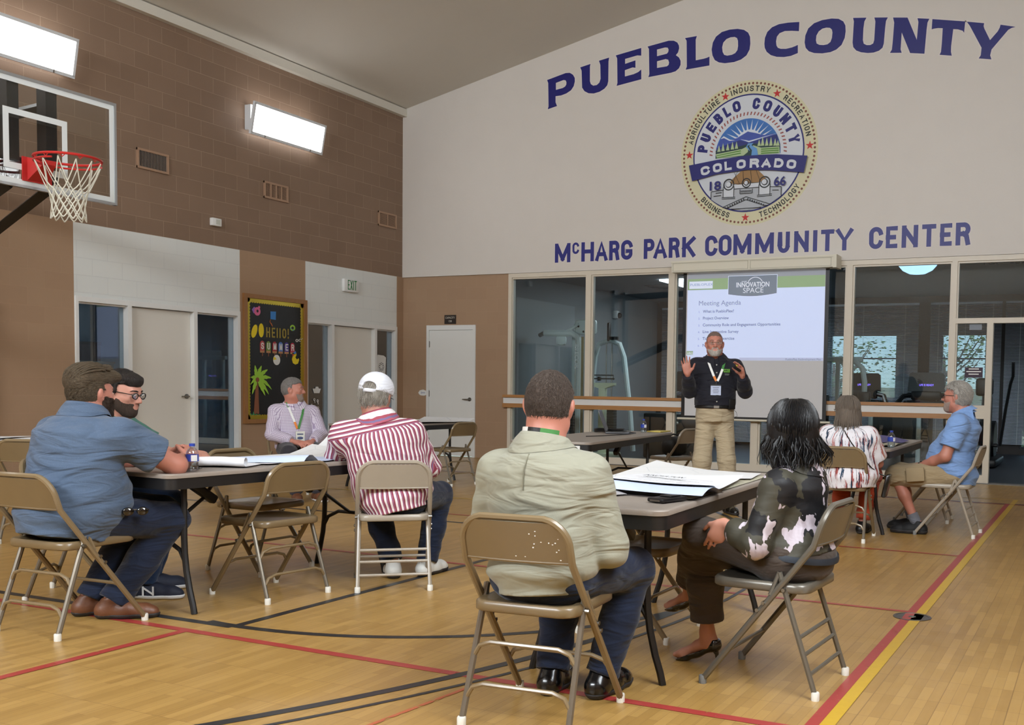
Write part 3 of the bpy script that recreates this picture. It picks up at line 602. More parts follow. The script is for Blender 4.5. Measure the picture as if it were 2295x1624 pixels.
# ================================================================ painted lettering and county seal on the mural wall
PUEBLO_COUNTY = [[[(2.829,6.073),(3.166,6.144),(3.24,6.139),(3.297,6.102),(3.329,6.05),(3.331,5.994),(3.312,5.925),(3.265,5.866),(3.181,5.826),(3.087,5.805),(2.988,5.804),(2.989,5.709),(3.017,5.648),(2.848,5.614),(2.862,5.658),(2.851,6.025)],[(2.991,6.01),(3.126,6.04),(3.164,6.032),(3.181,6.001),(3.179,5.965),(3.159,5.937),(3.117,5.918),(2.993,5.902)]],[[(3.424,6.201),(3.604,6.233),(3.595,6.193),(3.598,5.969),(3.615,5.923),(3.657,5.895),(3.718,5.897),(3.764,5.93),(3.784,5.984),(3.776,6.199),(3.751,6.264),(3.928,6.291),(3.917,6.236),(3.918,5.934),(3.901,5.874),(3.851,5.826),(3.771,5.79),(3.669,5.774),(3.576,5.787),(3.504,5.827),(3.462,5.886),(3.449,6.148)]],[[(4.04,6.309),(4.47,6.369),(4.472,6.253),(4.406,6.265),(4.201,6.237),(4.202,6.163),(4.376,6.195),(4.378,6.083),(4.33,6.095),(4.2,6.068),(4.202,5.973),(4.348,5.991),(4.426,6.014),(4.476,6.047),(4.479,5.9),(4.062,5.847),(4.076,5.89),(4.065,6.262)]],[[(4.575,6.376),(4.921,6.419),(5.007,6.408),(5.064,6.374),(5.09,6.327),(5.094,6.284),(5.077,6.226),(5.043,6.191),(5.093,6.152),(5.121,6.101),(5.122,6.041),(5.096,5.992),(5.044,5.955),(4.968,5.941),(4.596,5.918),(4.612,5.961),(4.599,6.337)],[(4.733,6.312),(4.865,6.326),(4.908,6.318),(4.923,6.288),(4.918,6.254),(4.896,6.231),(4.735,6.213)],[(4.737,6.138),(4.878,6.154),(4.919,6.139),(4.935,6.097),(4.928,6.063),(4.9,6.044),(4.738,6.039)]],[[(5.186,6.423),(5.376,6.429),(5.358,6.379),(5.365,6.077),(5.491,6.085),(5.542,6.093),(5.581,6.105),(5.583,5.976),(5.206,5.959),(5.224,6.003),(5.213,6.38)]],[[(5.613,6.203),(5.63,6.302),(5.677,6.38),(5.767,6.436),(5.884,6.454),(6.01,6.449),(6.109,6.421),(6.173,6.374),(6.203,6.312),(6.21,6.212),(6.2,6.13),(6.154,6.052),(6.074,6.004),(5.967,5.98),(5.823,5.98),(5.731,6.003),(5.666,6.044),(5.628,6.116)],[(5.777,6.216),(5.794,6.281),(5.842,6.325),(5.905,6.342),(5.968,6.339),(6.004,6.318),(6.02,6.278),(6.023,6.202),(6.014,6.145),(5.982,6.107),(5.929,6.088),(5.857,6.085),(5.811,6.102),(5.786,6.148)]],[[(6.932,6.423),(6.929,6.295),(6.826,6.314),(6.723,6.324),(6.645,6.304),(6.607,6.26),(6.596,6.196),(6.603,6.138),(6.625,6.102),(6.668,6.082),(6.746,6.072),(6.832,6.081),(6.883,6.094),(6.918,6.106),(6.921,5.992),(6.818,5.964),(6.714,5.961),(6.61,5.977),(6.523,6.011),(6.46,6.065),(6.429,6.126),(6.422,6.185),(6.429,6.267),(6.462,6.345),(6.53,6.402),(6.634,6.432),(6.771,6.435)]],[[(7.016,6.126),(7.024,6.223),(7.064,6.315),(7.146,6.376),(7.262,6.404),(7.395,6.407),(7.494,6.389),(7.561,6.345),(7.592,6.285),(7.598,6.204),(7.587,6.118),(7.545,6.027),(7.473,5.972),(7.391,5.947),(7.275,5.944),(7.157,5.963),(7.08,5.997),(7.033,6.051)],[(7.179,6.138),(7.184,6.202),(7.216,6.254),(7.266,6.285),(7.324,6.292),(7.374,6.282),(7.403,6.254),(7.412,6.213),(7.407,6.141),(7.387,6.087),(7.346,6.06),(7.288,6.056),(7.23,6.067),(7.19,6.091)]],[[(7.696,6.374),(7.882,6.352),(7.855,6.305),(7.844,6.211),(7.841,6.054),(7.855,6.004),(7.896,5.979),(7.944,5.974),(7.984,5.991),(7.997,6.034),(8.006,6.284),(7.99,6.339),(8.175,6.315),(8.151,6.273),(8.142,6.188),(8.129,5.97),(8.113,5.917),(8.067,5.883),(7.995,5.867),(7.915,5.87),(7.818,5.893),(7.752,5.925),(7.71,5.975),(7.699,6.04),(7.709,6.325)]],[[(8.244,6.304),(8.439,6.277),(8.571,5.964),(8.585,6.199),(8.571,6.25),(8.728,6.221),(8.705,6.175),(8.696,6.083),(8.677,5.768),(8.487,5.8),(8.367,6.088),(8.359,5.863),(8.375,5.817),(8.216,5.835),(8.241,5.877),(8.249,5.97),(8.262,6.234)]],[[(8.767,6.212),(9.192,6.124),(9.182,5.977),(9.163,6.007),(9.102,6.033),(9.042,6.044),(9.022,5.826),(9.022,5.75),(9.034,5.698),(8.876,5.729),(8.893,5.766),(8.9,5.872),(8.906,6.074),(8.845,6.084),(8.792,6.083),(8.762,6.078)]],[[(9.21,6.119),(9.432,6.069),(9.427,6.032),(9.437,5.998),(9.513,5.84),(9.605,5.941),(9.627,5.983),(9.637,6.022),(9.824,5.97),(9.777,5.963),(9.735,5.944),(9.536,5.717),(9.521,5.643),(9.539,5.589),(9.378,5.621),(9.403,5.658),(9.41,5.755),(9.25,6.063)]]]
MCHARG = [('M', 3.01, 3.292), ('c', 3.326, 3.445), ('H', 3.487, 3.711), ('A', 3.735, 3.95), ('R', 3.976, 4.154), ('G', 4.182, 4.38), ('P', 4.568, 4.748), ('A', 4.732, 4.955), ('R', 4.984, 5.162), ('K', 5.202, 5.416), ('C', 5.571, 5.765), ('O', 5.787, 5.989), ('M', 6.016, 6.295), ('M', 6.351, 6.634), ('U', 6.694, 6.871), ('N', 6.934, 7.15), ('I', 7.209, 7.274), ('T', 7.325, 7.512), ('Y', 7.54, 7.781), ('C', 8.004, 8.195), ('E', 8.233, 8.394), ('N', 8.45, 8.669), ('T', 8.72, 8.905), ('E', 8.955, 9.113), ('R', 9.161, 9.349)]
M_navy = mat('navy_paint', (0.10,0.105,0.44), 0.4, var=.10, vscale=25); M_navy2 = mat('navy_paint_worn', (0.14,0.155,0.49), 0.45, var=.18, vscale=60); M_edge = mat('letter_edge', (0.88,0.85,0.83), 0.5)
def grow(loop, d):
    k = len(loop); A = sum(loop[i][0]*loop[(i+1)%k][1]-loop[(i+1)%k][0]*loop[i][1] for i in range(k)); s = 1 if A > 0 else -1; out = []
    for i in range(k):
        a = Vector(loop[i-1]); p = Vector(loop[i]); c = Vector(loop[(i+1)%k]); d0 = (p-a).normalized(); d1 = (c-p).normalized()
        n0 = Vector((d0.y,-d0.x))*s; n1 = Vector((d1.y,-d1.x))*s; m = n0+n1
        m = m/max(.35, m.dot(n0)); out.append(tuple(p+m*d))
    return out
YM = -.030
t = thing('wall_lettering', 'large navy painted PUEBLO COUNTY arched over the seal', 'lettering', (6.3,YM,6.1))
for L in PUEBLO_COUNTY:
    e = MB(); e.flat([grow(L[0], .014)]+[grow(h, -.014) for h in L[1:]], (-6.3,-.0004,-6.1), (1,0,0), (0,0,1), .0006, 1); e.flat(L, (-6.3,-.0008,-6.1), (1,0,0), (0,0,1), .0012)
    e.build('letter', [M_navy, M_edge], t, angle=0)
t = thing('wall_lettering', 'navy painted line MCHARG PARK COMMUNITY CENTER above the windows', 'lettering', (6.2,YM,3.33))
for ch, x0, x1 in MCHARG:
    za, zb = (3.31,3.49) if ch == 'c' else (3.185,3.487); w = .062 if ch != 'c' else .036; e = MB()
    stroke_text(e, ch, x0-.012-6.2, x1+.012-6.2, za-.012-3.33, zb+.012-3.33, w+.024, (0,-.0005,0), (1,0,0), (0,0,1), .0004, 1)
    stroke_text(e, ch, x0-6.2, x1-6.2, za-3.33, zb-3.33, w, (0,-.0016,0), (1,0,0), (0,0,1), .0006)
    e.build('letter', [M_navy2, M_edge], t, angle=0)
# ---- seal, unit radius then scaled
SR = 1.045; SO = Vector((6.205, YM, 4.65))
t = thing('county_seal', 'round painted Pueblo County Colorado 1866 seal on the mural wall', 'seal', SO)
LV = [0.0]
def seal(name, loops_mats, step=.0016, base=None):
    """loops_mats: list of (loops, mat); each call sits in front of the one before"""
    mb = MB(); ms = []
    big = len(loops_mats) > 30 and name in ('dot_ring','rope_arc')
    for l, m in loops_mats:
        if m not in ms: ms.append(m)
        LV[0] += 0 if big else .0003
        mb.flat([[(x*SR, z*SR) for x, z in lp] for lp in l], (0,-LV[0],0), (1,0,0), (0,0,1), .0002, ms.index(m))
    LV[0] += .0006; return mb.build(name, ms, t, angle=0)
C_ = lambda n, c, **k: mat('seal_'+n, c, .5, **k)
sCream, sWhite, sNavy, sDot, sRed, sInk, sDash = C_('cream',(.86,.84,.70)), C_('white',(.85,.87,.90)), C_('navy',(.10,.11,.44)), C_('dot',(.48,.27,.20)), C_('red',(.78,.15,.15)), C_('ink',(.10,.10,.11)), C_('dash',(.60,.30,.27))
sSky, sMt, sMt2, sMt3, sGr, sGr2, sTree, sRiv, sTan, sGrey = C_('sky',(.22,.45,.75),var=.3), C_('mount',(.24,.33,.68),var=.25), C_('mount2',(.14,.18,.48),var=.2), C_('snow',(.86,.90,.95)), C_('field',(.33,.55,.20)), C_('pale',(.72,.80,.62)), C_('forest',(.08,.22,.22),var=.3), C_('river',(.40,.62,.85),var=.2), C_('copper',(.62,.47,.28)), C_('stone',(.72,.74,.77),var=.06)
seal('seal_disc', [([circ(0,0,1,96)], sCream)])
def star(cx, cz, r): return [(cx+(r if i%2==0 else r*.4)*math.sin(PI*i/5), cz+(r if i%2==0 else r*.4)*math.cos(PI*i/5)) for i in range(10)]
seal('dot_ring', [([circ(.955*math.cos(a),.955*math.sin(a),.0165,10)], sDot) for a in [2*PI*i/104 for i in range(104)]])
seal('stars', [([star(x,z,.062)], sRed) for x, z in ((-.345,.809),(.407,.775),(-.873,.04),(.885,.032),(-.013,-.887))], base=1)
seal('navy_ring', [([circ(0,0,.812,80)], sNavy)]); seal('white_field', [([circ(0,0,.792,80)], sWhite)])
def arc_text(name, s, R0, h, a0, a1, m, w, inner=False, ratio=1.0, widths=None):
    """letters along an arc from angle a0 to a1 (degrees, clockwise from the top)"""
    mb = MB(); wid = [((widths or {}).get(ch, 1.0)) for ch in s]; tot = sum(wid); acc = 0
    for ch, wd in zip(s, wid):
        a = math.radians(a0+(a1-a0)*(acc+wd/2)/tot); acc += wd
        if ch == ' ': continue
        cw = abs(math.radians(a1-a0))*(R0)*wd/tot*.72*ratio
        if not inner: o = Vector((math.sin(a)*R0, 0, math.cos(a)*R0)); ax = Vector((math.cos(a),0,-math.sin(a))); ay = Vector((math.sin(a),0,math.cos(a)))
        else: o = Vector((math.sin(a)*R0, 0, math.cos(a)*R0)); ax = Vector((-math.cos(a),0,math.sin(a))); ay = Vector((-math.sin(a),0,-math.cos(a)))
        stroke_text(mb, ch, -cw/2*SR, cw/2*SR, 0, h*SR, w*SR, o*SR+Vector((0,-LV[0],0)), ax, ay, .0003)
    mb.build(name, m, t, angle=0)
WI = {'I':.45,'1':.6,' ':.7,'M':1.15,'N':1.05}
arc_text('industry_text','INDUSTRY',.845,.075,-18,21,sInk,.013,widths=WI); arc_text('agriculture_text','AGRICULTURE',.845,.075,-78,-29,sInk,.013,widths=WI); arc_text('recreation_text','RECREATION',.845,.075,35,80,sInk,.013,widths=WI)
arc_text('business_text','BUSINESS',.918,.075,-131,-164,sInk,.013,True,widths=WI); arc_text('technology_text','TECHNOLOGY',.918,.075,168,123,sInk,.013,True,widths=WI)
arc_text('county_text','PUEBLO COUNTY',.60,.155,-87,85,sNavy,.042,widths={' ':.75,'L':.85,'O':1.15,'C':1.05})
seal('rope_arc', [([[((.52+(.0))*math.sin(a),(.52)*math.cos(a)),(.565*math.sin(a+.02),.565*math.cos(a+.02)),(.565*math.sin(a+.055),.565*math.cos(a+.055)),(.52*math.sin(a+.035),.52*math.cos(a+.035))]], sDash) for a in [math.radians(-90+180*i/33) for i in range(34)]])
hc = [(x,z) for x,z in circ(0,0,.475,41,None,0,PI)]
seal('sky_panel', [([[(.475,-.04)]+hc+[(-.475,-.04)]], sSky)])
seal('sun_rays', [([[(.02+.40*math.sin(a),.10+.36*math.cos(a)),(.02+.20*math.sin(a+.07),.10+.2*math.cos(a+.07)),(.02+.20*math.sin(a-.07),.10+.2*math.cos(a-.07))]], sMt3) for a in [math.radians(-70+140*i/11) for i in range(12)]]+[([circ(.02,.12,.20,20,None,0,PI)], sMt3)])
seal('mountains', [([[(-.462,.11),(-.40,.22),(-.355,.255),(-.26,.20),(-.15,.22),(.0,.313),(.03,.295),(.11,.277),(.19,.235),(.26,.225),(.36,.235),(.425,.20),(.465,.09),(.465,.03),(-.47,.03)]], sMt)])
seal('snow_ridges', [([[(-.40,.225),(-.355,.262),(-.26,.205),(-.18,.19),(-.27,.19),(-.35,.235)]], sMt3), ([[(-.15,.222),(0,.32),(.11,.282),(.2,.235),(.11,.265),(.03,.285),(0,.295)]], sMt3), ([[(-.11,.20),(.02,.165),(.42,.235),(.02,.145)]], sMt3), ([[(.02,.14),(.42,.22),(.462,.09),(.462,.03),(-.46,.03),(-.46,.10),(-.12,.185)]], sMt2)])
seal('fields', [([[(-.47,.07),(-.12,.10),(.0,.12),(.1,.12),(.47,.09),(.47,-.04),(-.47,-.04)]], sTree), ([[(-.47,.02),(-.08,.06),(.02,.10),(.0,-.03),(-.45,-.04)]], sGr2), ([[(.08,.10),(.2,.055),(.46,.05),(.47,-.04),(.12,-.04)]], sGr2)])
seal('field_rows', [([[(-.455,-.008-.03*k+.012),(-.10,.045-.032*k),(-.09,.030-.032*k),(-.455,-.02-.03*k+.012)]], sGr) for k in range(2)]+[([[(.20,.042-.028*k),(.455,.036-.028*k),(.452,.020-.028*k),(.20,.026-.028*k)]], sGr) for k in range(3)])
seal('trees', [([[(x-.025,z),(x+.025,z),(x+.008,z+h*.7),(x,z+h),(x-.008,z+h*.7)]], sGr2) for x,z,h in [(-.42,.05,.09),(-.36,.055,.11),(-.29,.06,.10),(-.22,.065,.11),(-.16,.07,.10),(.17,.08,.09),(.22,.08,.13),(.28,.075,.11),(.34,.07,.12),(.40,.065,.10),(.44,.06,.08)]])
seal('river', [([[(.01,.13),(.09,.13),(.06,.10),(.14,.05),(.16,-.05),(.04,-.05),(.03,.03),(-.02,.08)]], sRiv), ([[(.05,.12),(.03,.09),(.07,.04),(.06,-.05),(-.08,-.05),(-.02,-.01),(.04,.03),(.0,.09)]], sTree)])
seal('river_water', [([[(.035,.12),(.07,.12),(.06,.09),(.13,.03),(.14,-.05),(.06,-.05),(.07,.03),(.03,.08)]], sRiv)])
# courthouse
G_ = sGrey
bl = [([[(-.52,-.51),(-.34,-.49),(.345,-.49),(.50,-.50),(.505,-.62),(.44,-.66),(.33,-.73),(.0,-.795),(-.33,-.73),(-.45,-.66),(-.52,-.61)]], G_)]
bl += [([[(x-.09,-.60),(x+.09,-.60),(x+.08,-.44),(x-.08,-.44)]], sWhite) for x in (-.26,.265)]
bl += [([[(-.18,-.49),(.18,-.49),(.18,-.41),(-.18,-.41)]], sWhite)]
seal('courthouse', bl)
dm = [([[(-.255,-.40),(-.20,-.34),(-.08,-.245),(.16,-.245),(.25,-.33),(.285,-.385),(.16,-.42),(-.12,-.43)]], sTan)]
seal('courthouse_dome', dm)
ink = []
for x, r in ((-.26,.082),(.0,.068),(.265,.082)):
    zc_ = -.415 if x == 0 else -.42
    ink += [([circ(x,zc_,r,20),circ(x,zc_,r-.016,20)], sInk), ([circ(x,zc_,r*.55,16),circ(x,zc_,r*.55-.01,16)], sInk)]
for a, b in (((-.52,-.505),(-.33,-.49)),((.345,-.49),(.505,-.50)),((-.36,-.595),(-.16,-.60)),((.16,-.595),(.375,-.59)),((-.36,-.615),(-.16,-.62)),((.16,-.615),(.375,-.61)),((-.18,-.487),(.18,-.487)),((-.35,-.735),(.0,-.605)),((.0,-.605),(.345,-.725)),((-.28,-.75),(.0,-.645)),((.0,-.645),(.28,-.745)),((-.22,-.765),(.22,-.765)),((-.52,-.505),(-.52,-.61)),((.505,-.5),(.505,-.62)),((-.34,-.45),(-.34,-.60)),((-.18,-.45),(-.18,-.60)),((.345,-.45),(.345,-.60)),((.185,-.45),(.185,-.60)),((-.09,-.50),(-.09,-.56)),((.09,-.50),(.09,-.56)),((-.09,-.56),(.09,-.56)),((-.18,-.42),(.18,-.42)),((-.45,-.53),(-.36,-.525)),((.38,-.54),(.47,-.545)),((-.48,-.57),(-.37,-.565)),((-.18,-.26),(-.10,-.42)),((-.05,-.25),(-.04,-.42)),((.06,-.25),(.08,-.42)),((.14,-.25),(.20,-.40)),((-.13,-.25),(-.20,-.40))):
    ink.append(([strip([a,b],.010 if abs(a[1])>.43 else .005)], sInk))
for k in range(8): ink.append(([[(-.075+.02*k,-.545),(-.065+.02*k,-.545),(-.065+.02*k,-.515),(-.075+.02*k,-.515)]], sInk))
for k in range(9):
    for s in (-1,1):
        x = s*(.03+.033*k); z = -.628-.0135*k; ink.append(([[(x-.008,z-.022),(x+.008,z-.022),(x+.008,z),(x-.008,z)]], sInk))
seal('courthouse_drawing', ink)
seal('white_window', [([circ(x,z_,r,16)], sWhite) for x,z_,r in ((0,-.415,.026),(-.26,-.42,.035),(.265,-.42,.035))])
# banner
up = [(-.862,-.113),(-.437,-.067),(.003,-.043),(.432,-.059),(.868,-.113)]; dn = [(.823,-.336),(.409,-.276),(.008,-.238),(-.433,-.268),(-.807,-.338)]
seal('banner', [([up[::-1]+dn[::-1]][0:1], sNavy)])
mb = MB()
for i, (ch, x) in enumerate(zip('COLORADO', (-.60,-.42,-.265,-.075,.115,.285,.46,.635))):
    wv = {'L':.105}.get(ch, .135); zz = -.215-.14*x*x; a = -.28*x
    stroke_text(mb, ch, -wv/2*SR, wv/2*SR, 0, .125*SR, .036*SR, Vector((x*SR,-LV[0],zz*SR)), (math.cos(a),0,math.sin(a)), (-math.sin(a),0,math.cos(a)), .0006)
mb.build('banner_text', sWhite, t, angle=0)
mb = MB()
for s_, x in (('18',-.575),('66',.40)): mb.text(s_, (x*SR,-LV[0],-.485*SR), (1,0,0), (0,0,1), .17*SR, 'LEFT', .025, .0006, width=.17*SR)
mb.build('year_text', sNavy, t, angle=0)
# ================================================================ fitness room behind the glass
M_fwall = mat('fitness_wall', (0.52,0.53,0.54), 0.7, bump=.2, bscale=20); M_fdark = mat('fitness_dark_trim', (0.20,0.165,0.15), 0.6); M_fceil = mat('fitness_ceiling', (0.42,0.44,0.46), 0.8); M_ffloor = mat('fitness_rubber', (0.16,0.17,0.19), 0.45, var=.1)
FY = 7.3; FZ = 3.2
struct(MB().b2((1.4,.2,-.15),(RX+.2,FY+.3,0.0)).build('floor', M_ffloor, angle=0)); struct(MB().b2((1.4,.2,FZ),(RX+.2,FY+.3,FZ+.15)).build('ceiling', M_fceil, angle=0))
struct(MB().b2((1.4,.2,0),(1.6,FY+.3,FZ)).build('wall_side', M_fwall, angle=0)); struct(MB().b2((RX,.2,0),(RX+.2,FY+.3,FZ)).build('wall_side', M_fwall, angle=0))
WINS = [(2.3,4.7,1.06,2.43),(5.66,7.10,1.06,2.44),(7.97,8.88,.80,2.44),(9.55,11.4,.12,.55)]
mb = MB(); xs = 1.6
for a, b, z0, z1 in WINS: mb.b2((xs,FY,0),(a,FY+.2,FZ)); mb.b2((a,FY,0),(b,FY+.2,z0)); mb.b2((a,FY,z1),(b,FY+.2,FZ)); xs = b
mb.b2((xs,FY,0),(RX,FY+.2,FZ)); struct(mb.build('wall_far', M_fdark, angle=0))
for i, (a, b, z0, z1) in enumerate(WINS):
    w = MB()
    for p, q in (((a,FY+.05,z0),(a+.04,FY+.12,z1)),((b-.04,FY+.05,z0),(b,FY+.12,z1)),((a+.04,FY+.05,z0),(b-.04,FY+.12,z0+.04)),((a+.04,FY+.05,z1-.04),(b-.04,FY+.12,z1))): w.b2(p, q)
    if i in (1,2): w.b2((a+.04,FY+.05,1.90),(b-.04,FY+.12,1.93))
    f = struct(w.build('window_%d' % (4+i), M_blackm, angle=0)); MB().b2((a+.04,FY+.08,z0+.04),(b-.04,FY+.086,z1-.04)).build('window_pane', M_glass, f, angle=0)
M_slat = mat('blind_slat', (0.86,0.89,0.93), .5)
def blind(x0, x1, z0, z1, label):
    b = thing('window_blind', label, 'blind', (x0,FY-.06,z0), 0, 'venetian blinds of the fitness room'); s = MB(); n = int((z1-z0)/.027); c, sn = math.cos(.5), math.sin(.5)
    for i in range(n):
        z = (i+.5)*.027; s.add([(0,-.012*c,z-.012*sn),(x1-x0,-.012*c,z-.012*sn),(x1-x0,.012*c,z+.012*sn),(0,.012*c,z+.012*sn)], [(0,1,2,3)])
    s.build('slats', M_slat, b, angle=0); MB().b2((0,-.02,z1-z0),(x1-x0,.02,z1-z0+.04)).build('headrail', M_slat, b, angle=0)
    c_ = MB()
    for k in (.12,.5,.88): c_.cyl(((x1-x0)*k,-.016,0),((x1-x0)*k,-.016,z1-z0),.003,n=5)
    c_.build('cords', M_white, b)
blind(1.75,5.15,.05,3.02,'venetian blind of the fitness room left of the projection screen'); blind(5.25,7.53,.05,3.02,'venetian blind showing the trees, behind the left treadmill'); blind(7.76,9.147,.05,3.02,'venetian blind behind the sidelight by the open doorway'); blind(9.214,11.6,.20,3.02,'venetian blind seen through the open doorway at the right')
# added unseen fill panels, bowl and vents of the fitness room ceiling
for x, yy, lb in ((3.9,3.9,'added fill light panel behind the screen in the fitness room, nearer the weight machines'),(5.3,3.9,'added fill light panel behind the screen in the fitness room, nearer the treadmills'),(11.7,3.2,'added fill light panel in the fitness room to the right of the open doorway')):
    pl = thing('ceiling_light', lb, 'light', (x,yy,FZ-.03)); MB().b2((-.3,-1.1,0),(.3,1.1,.03)).build('diffuser', mat('fitness_fill_panel',(1,1,1),.5,emit=(.92,.97,1.0),estr=14.0), pl, angle=0)
l = thing('ceiling_light', 'glowing bluish bowl added in place of a lamp reflection in the glass', 'light', (8.42,1.5,FZ-.2)); MB().lathe([(0,-.01),(.12,.0),(.22,.05),(.28,.12),(.30,.2),(.29,.2)], n=28).build('bowl', mat('bowl_glow',(.8,.9,1),.4,emit=(.72,.88,1.0),estr=1.6), l); MB().lathe([(.31,.18),(.31,.2),(.0,.2)], n=28).build('rim', M_steel, l)  # added bowl stands in for a lamp reflected in the window glass
for i, (x, y) in enumerate(((3.2,4.0),(5.6,3.4),(9.6,1.9))):
    v = thing('ceiling_vent', ('square ceiling vent above the weight machines','square ceiling vent behind the projection screen case','square ceiling vent above the open doorway')[i], 'vent', (x,y,FZ-.03)); f = MB()
    for k in range(4):
        r = .30-.07*k
        for c, d in (((0,-r,.012-.006*k+.006),(2*r,.03,.012)),((0,r,.018-.006*k),(2*r,.03,.012)),((-r,0,.018-.006*k),(.03,2*r,.012)),((r,0,.018-.006*k),(.03,2*r,.012))): f.box(c, d)
    f.build('louvers', M_fceil, v, angle=0); MB().box((0,0,.027),(.6,.6,.004)).build('plate', M_blackm, v, angle=0)
cm = thing('security_camera', 'small dome security camera high on the fitness room wall', 'camera', (1.6,5.0,2.75)); MB().rbox((.06,0,.0),(.12,.16,.16),.02).build('mount', M_white, cm); MB().ell((.13,0,-.02),(.06,.06,.06)).build('dome', M_black, cm)
M_gymw = mat('machine_white', (0.80,0.84,0.83), 0.4, var=.04)
# lat pulldown machine
m_ = thing('lat_machine', 'white cable pulldown machine behind the first window', 'exercise machine', (2.4,1.6,0))
def P(name, fn, m=M_gymw, par=None, ang=35): b = MB(); fn(b); return b.build(name, m, par or m_, ang)
P('base', lambda b: (b.rbox((.0,.2,.05),(.75,.12,.08),.02), b.rbox((-.25,.5,.05),(.10,.9,.08),.02)))
P('front_upright', lambda b: b.tube([(.20,0,.05),(.20,0,1.95),(.17,0,2.10),(.06,0,2.16),(-.50,0,2.17)], .062, 8))
P('rear_upright', lambda b: b.rbox((-.02,.28,1.1),(.12,.10,2.15),.02))
P('pulley_plate', lambda b: (b.rbox((.30,.05,2.27),(.42,.05,.26),.05), b.rbox((-.16,.0,2.04),(.18,.05,.17),.05)))
P('brace', lambda b: b.tube([(-.10,0,2.17),(.18,.02,2.32)], .03, 8))
P('handle_bar', lambda b: (b.tube([(-.52,0,2.17),(-.62,.02,2.13)], .04, 8)), M_black)
P('bolts', lambda b: [b.cyl((x,-.005,z),(x,.0,z),.018,n=10) or b.cyl((x,.02,z),(x,-.03,z),.018,n=10) for x,z in ((.18,2.28),(.36,2.28),(.36,2.18),(-.16,2.05),(.28,2.19),(.20,.45),(.20,.25))], M_black)
P('guide_rods', lambda b: [b.cyl((x,.15,.1),(x,.15,2.1),.012,n=8) for x in (.05,.10)], M_chrome)
P('weight_stack', lambda b: [b.box((.08,.15,.12+.05*i),(.22,.10,.045)) for i in range(14)], M_black)
P('logo_plate', lambda b: b.text('PRECOR',(.155,-.064,1.96),(0,0,-1),(1,0,0),.10,width=.42,th=.003,bold=.02), mat('logo_white',(.95,.97,.97),.4), ang=0)
# beam scale
m_ = thing('beam_scale', 'cream physician beam scale behind the second window', 'scale', (3.28,1.2,0))
P('platform', lambda b: b.rbox((0,.12,.05),(.36,.52,.09),.02), mat('scale_cream',(.86,.88,.76),.4))
P('column', lambda b: b.rbox((0,0,.66),(.13,.09,1.14),.015), MATS['scale_cream'])
P('head', lambda b: b.flat([[(-.23,.09),(.23,.09),(.23,.05),(.07,0),(-.07,0),(-.23,.05)]], (0,.05,1.20), (1,0,0), (0,0,1), .10), MATS['scale_cream'])
P('beam', lambda b: (b.tube([(-.22,0,1.33),(-.22,0,1.42),(.2,0,1.42),(.2,0,1.34)], .01, 6), b.box((0,0,1.36),(.44,.02,.02)), b.box((-.07,0,1.36),(.05,.05,.07))), M_blackm)
P('height_rod', lambda b: (b.cyl((-.46,0,.1),(-.46,0,2.0),.0,n=4), b.box((-.46+.06,.0,1.2),(.045,.02,1.75))), mat('rod_brass',(.62,.58,.45),.35,.6))
# cable tower with arched frame
m_ = thing('cable_tower', 'white arched cable tower with chrome guide rods behind the beam scale', 'exercise machine', (2.35,3.3,0))
P('arch_frame', lambda b: b.tube([(-.46,0,0),(-.40,0,.8),(-.30,0,1.8),(-.22,0,2.05),(0,0,2.12),(.22,0,2.05),(.32,0,1.8),(.46,0,.8),(.54,0,0)], .05, 8))
P('guide_rods', lambda b: [b.cyl((x,0,.1),(x,0,2.1),.014,n=8) for x in (-.06,.06)], M_chrome)
P('top_pulley', lambda b: (b.rbox((0,-.02,2.28),(.06,.08,.36),.02), b.box((.1,-.03,2.16),(.2,.05,.06))), M_black)
P('weight_stack', lambda b: [b.box((0,0,.1+.055*i),(.30,.14,.05)) for i in range(16)], M_black)
# exercise bike
m_ = thing('exercise_bike', 'black recumbent exercise bike in front of the diagonal stair rail', 'exercise machine', (4.0,3.2,0))
P('console', lambda b: b.flat([[(-.20,0),(.16,-.02),(.26,.12),(.16,.30),(.10,.36),(-.18,.36),(-.22,.3)]], (0,0,1.16), (1,0,0), (0,.15,1), .06), M_black)
P('handlebars', lambda b: b.tube([(-.30,.1,1.22),(-.22,.05,1.08),(0,0,1.05),(.22,.05,1.08),(.36,.1,1.25)], .025, 8), M_black)
P('post', lambda b: b.tube([(0,0,1.1),(.0,.15,.5),(.05,.4,.2)], .05, 8), M_black)
P('base', lambda b: b.rbox((0,.5,.2),(.25,1.0,.3),.08), M_black)
P('seat', lambda b: (b.rbox((.1,1.2,.75),(.4,.1,.5),.05), b.rbox((.1,1.0,.5),(.42,.4,.1),.04)), M_black)
sb_ = thing('spray_bottle', 'spray bottle with yellow trigger on the black equipment case', 'bottle', (4.3,2.0,.78)); MB().lathe([(0,0),(.04,0),(.042,.12),(.015,.17),(.013,.19)],n=14).build('bottle', mat('clear_plastic',(.75,.85,.85),.2,alpha=.6), sb_); MB().rbox((0,-.01,.215),(.03,.08,.05),.01).build('trigger', mat('spray_yellow',(.85,.80,.2),.4), sb_)
case = thing('equipment_case', 'long black equipment case on the fitness room floor', 'case', (4.3,2.1,0)); MB().rbox((0,0,.39),(1.1,.5,.78),.03).build('body', M_black, case); MB().rbox((0,-.26,.62),(.25,.02,.05),.008).build('handle', M_steel, case)
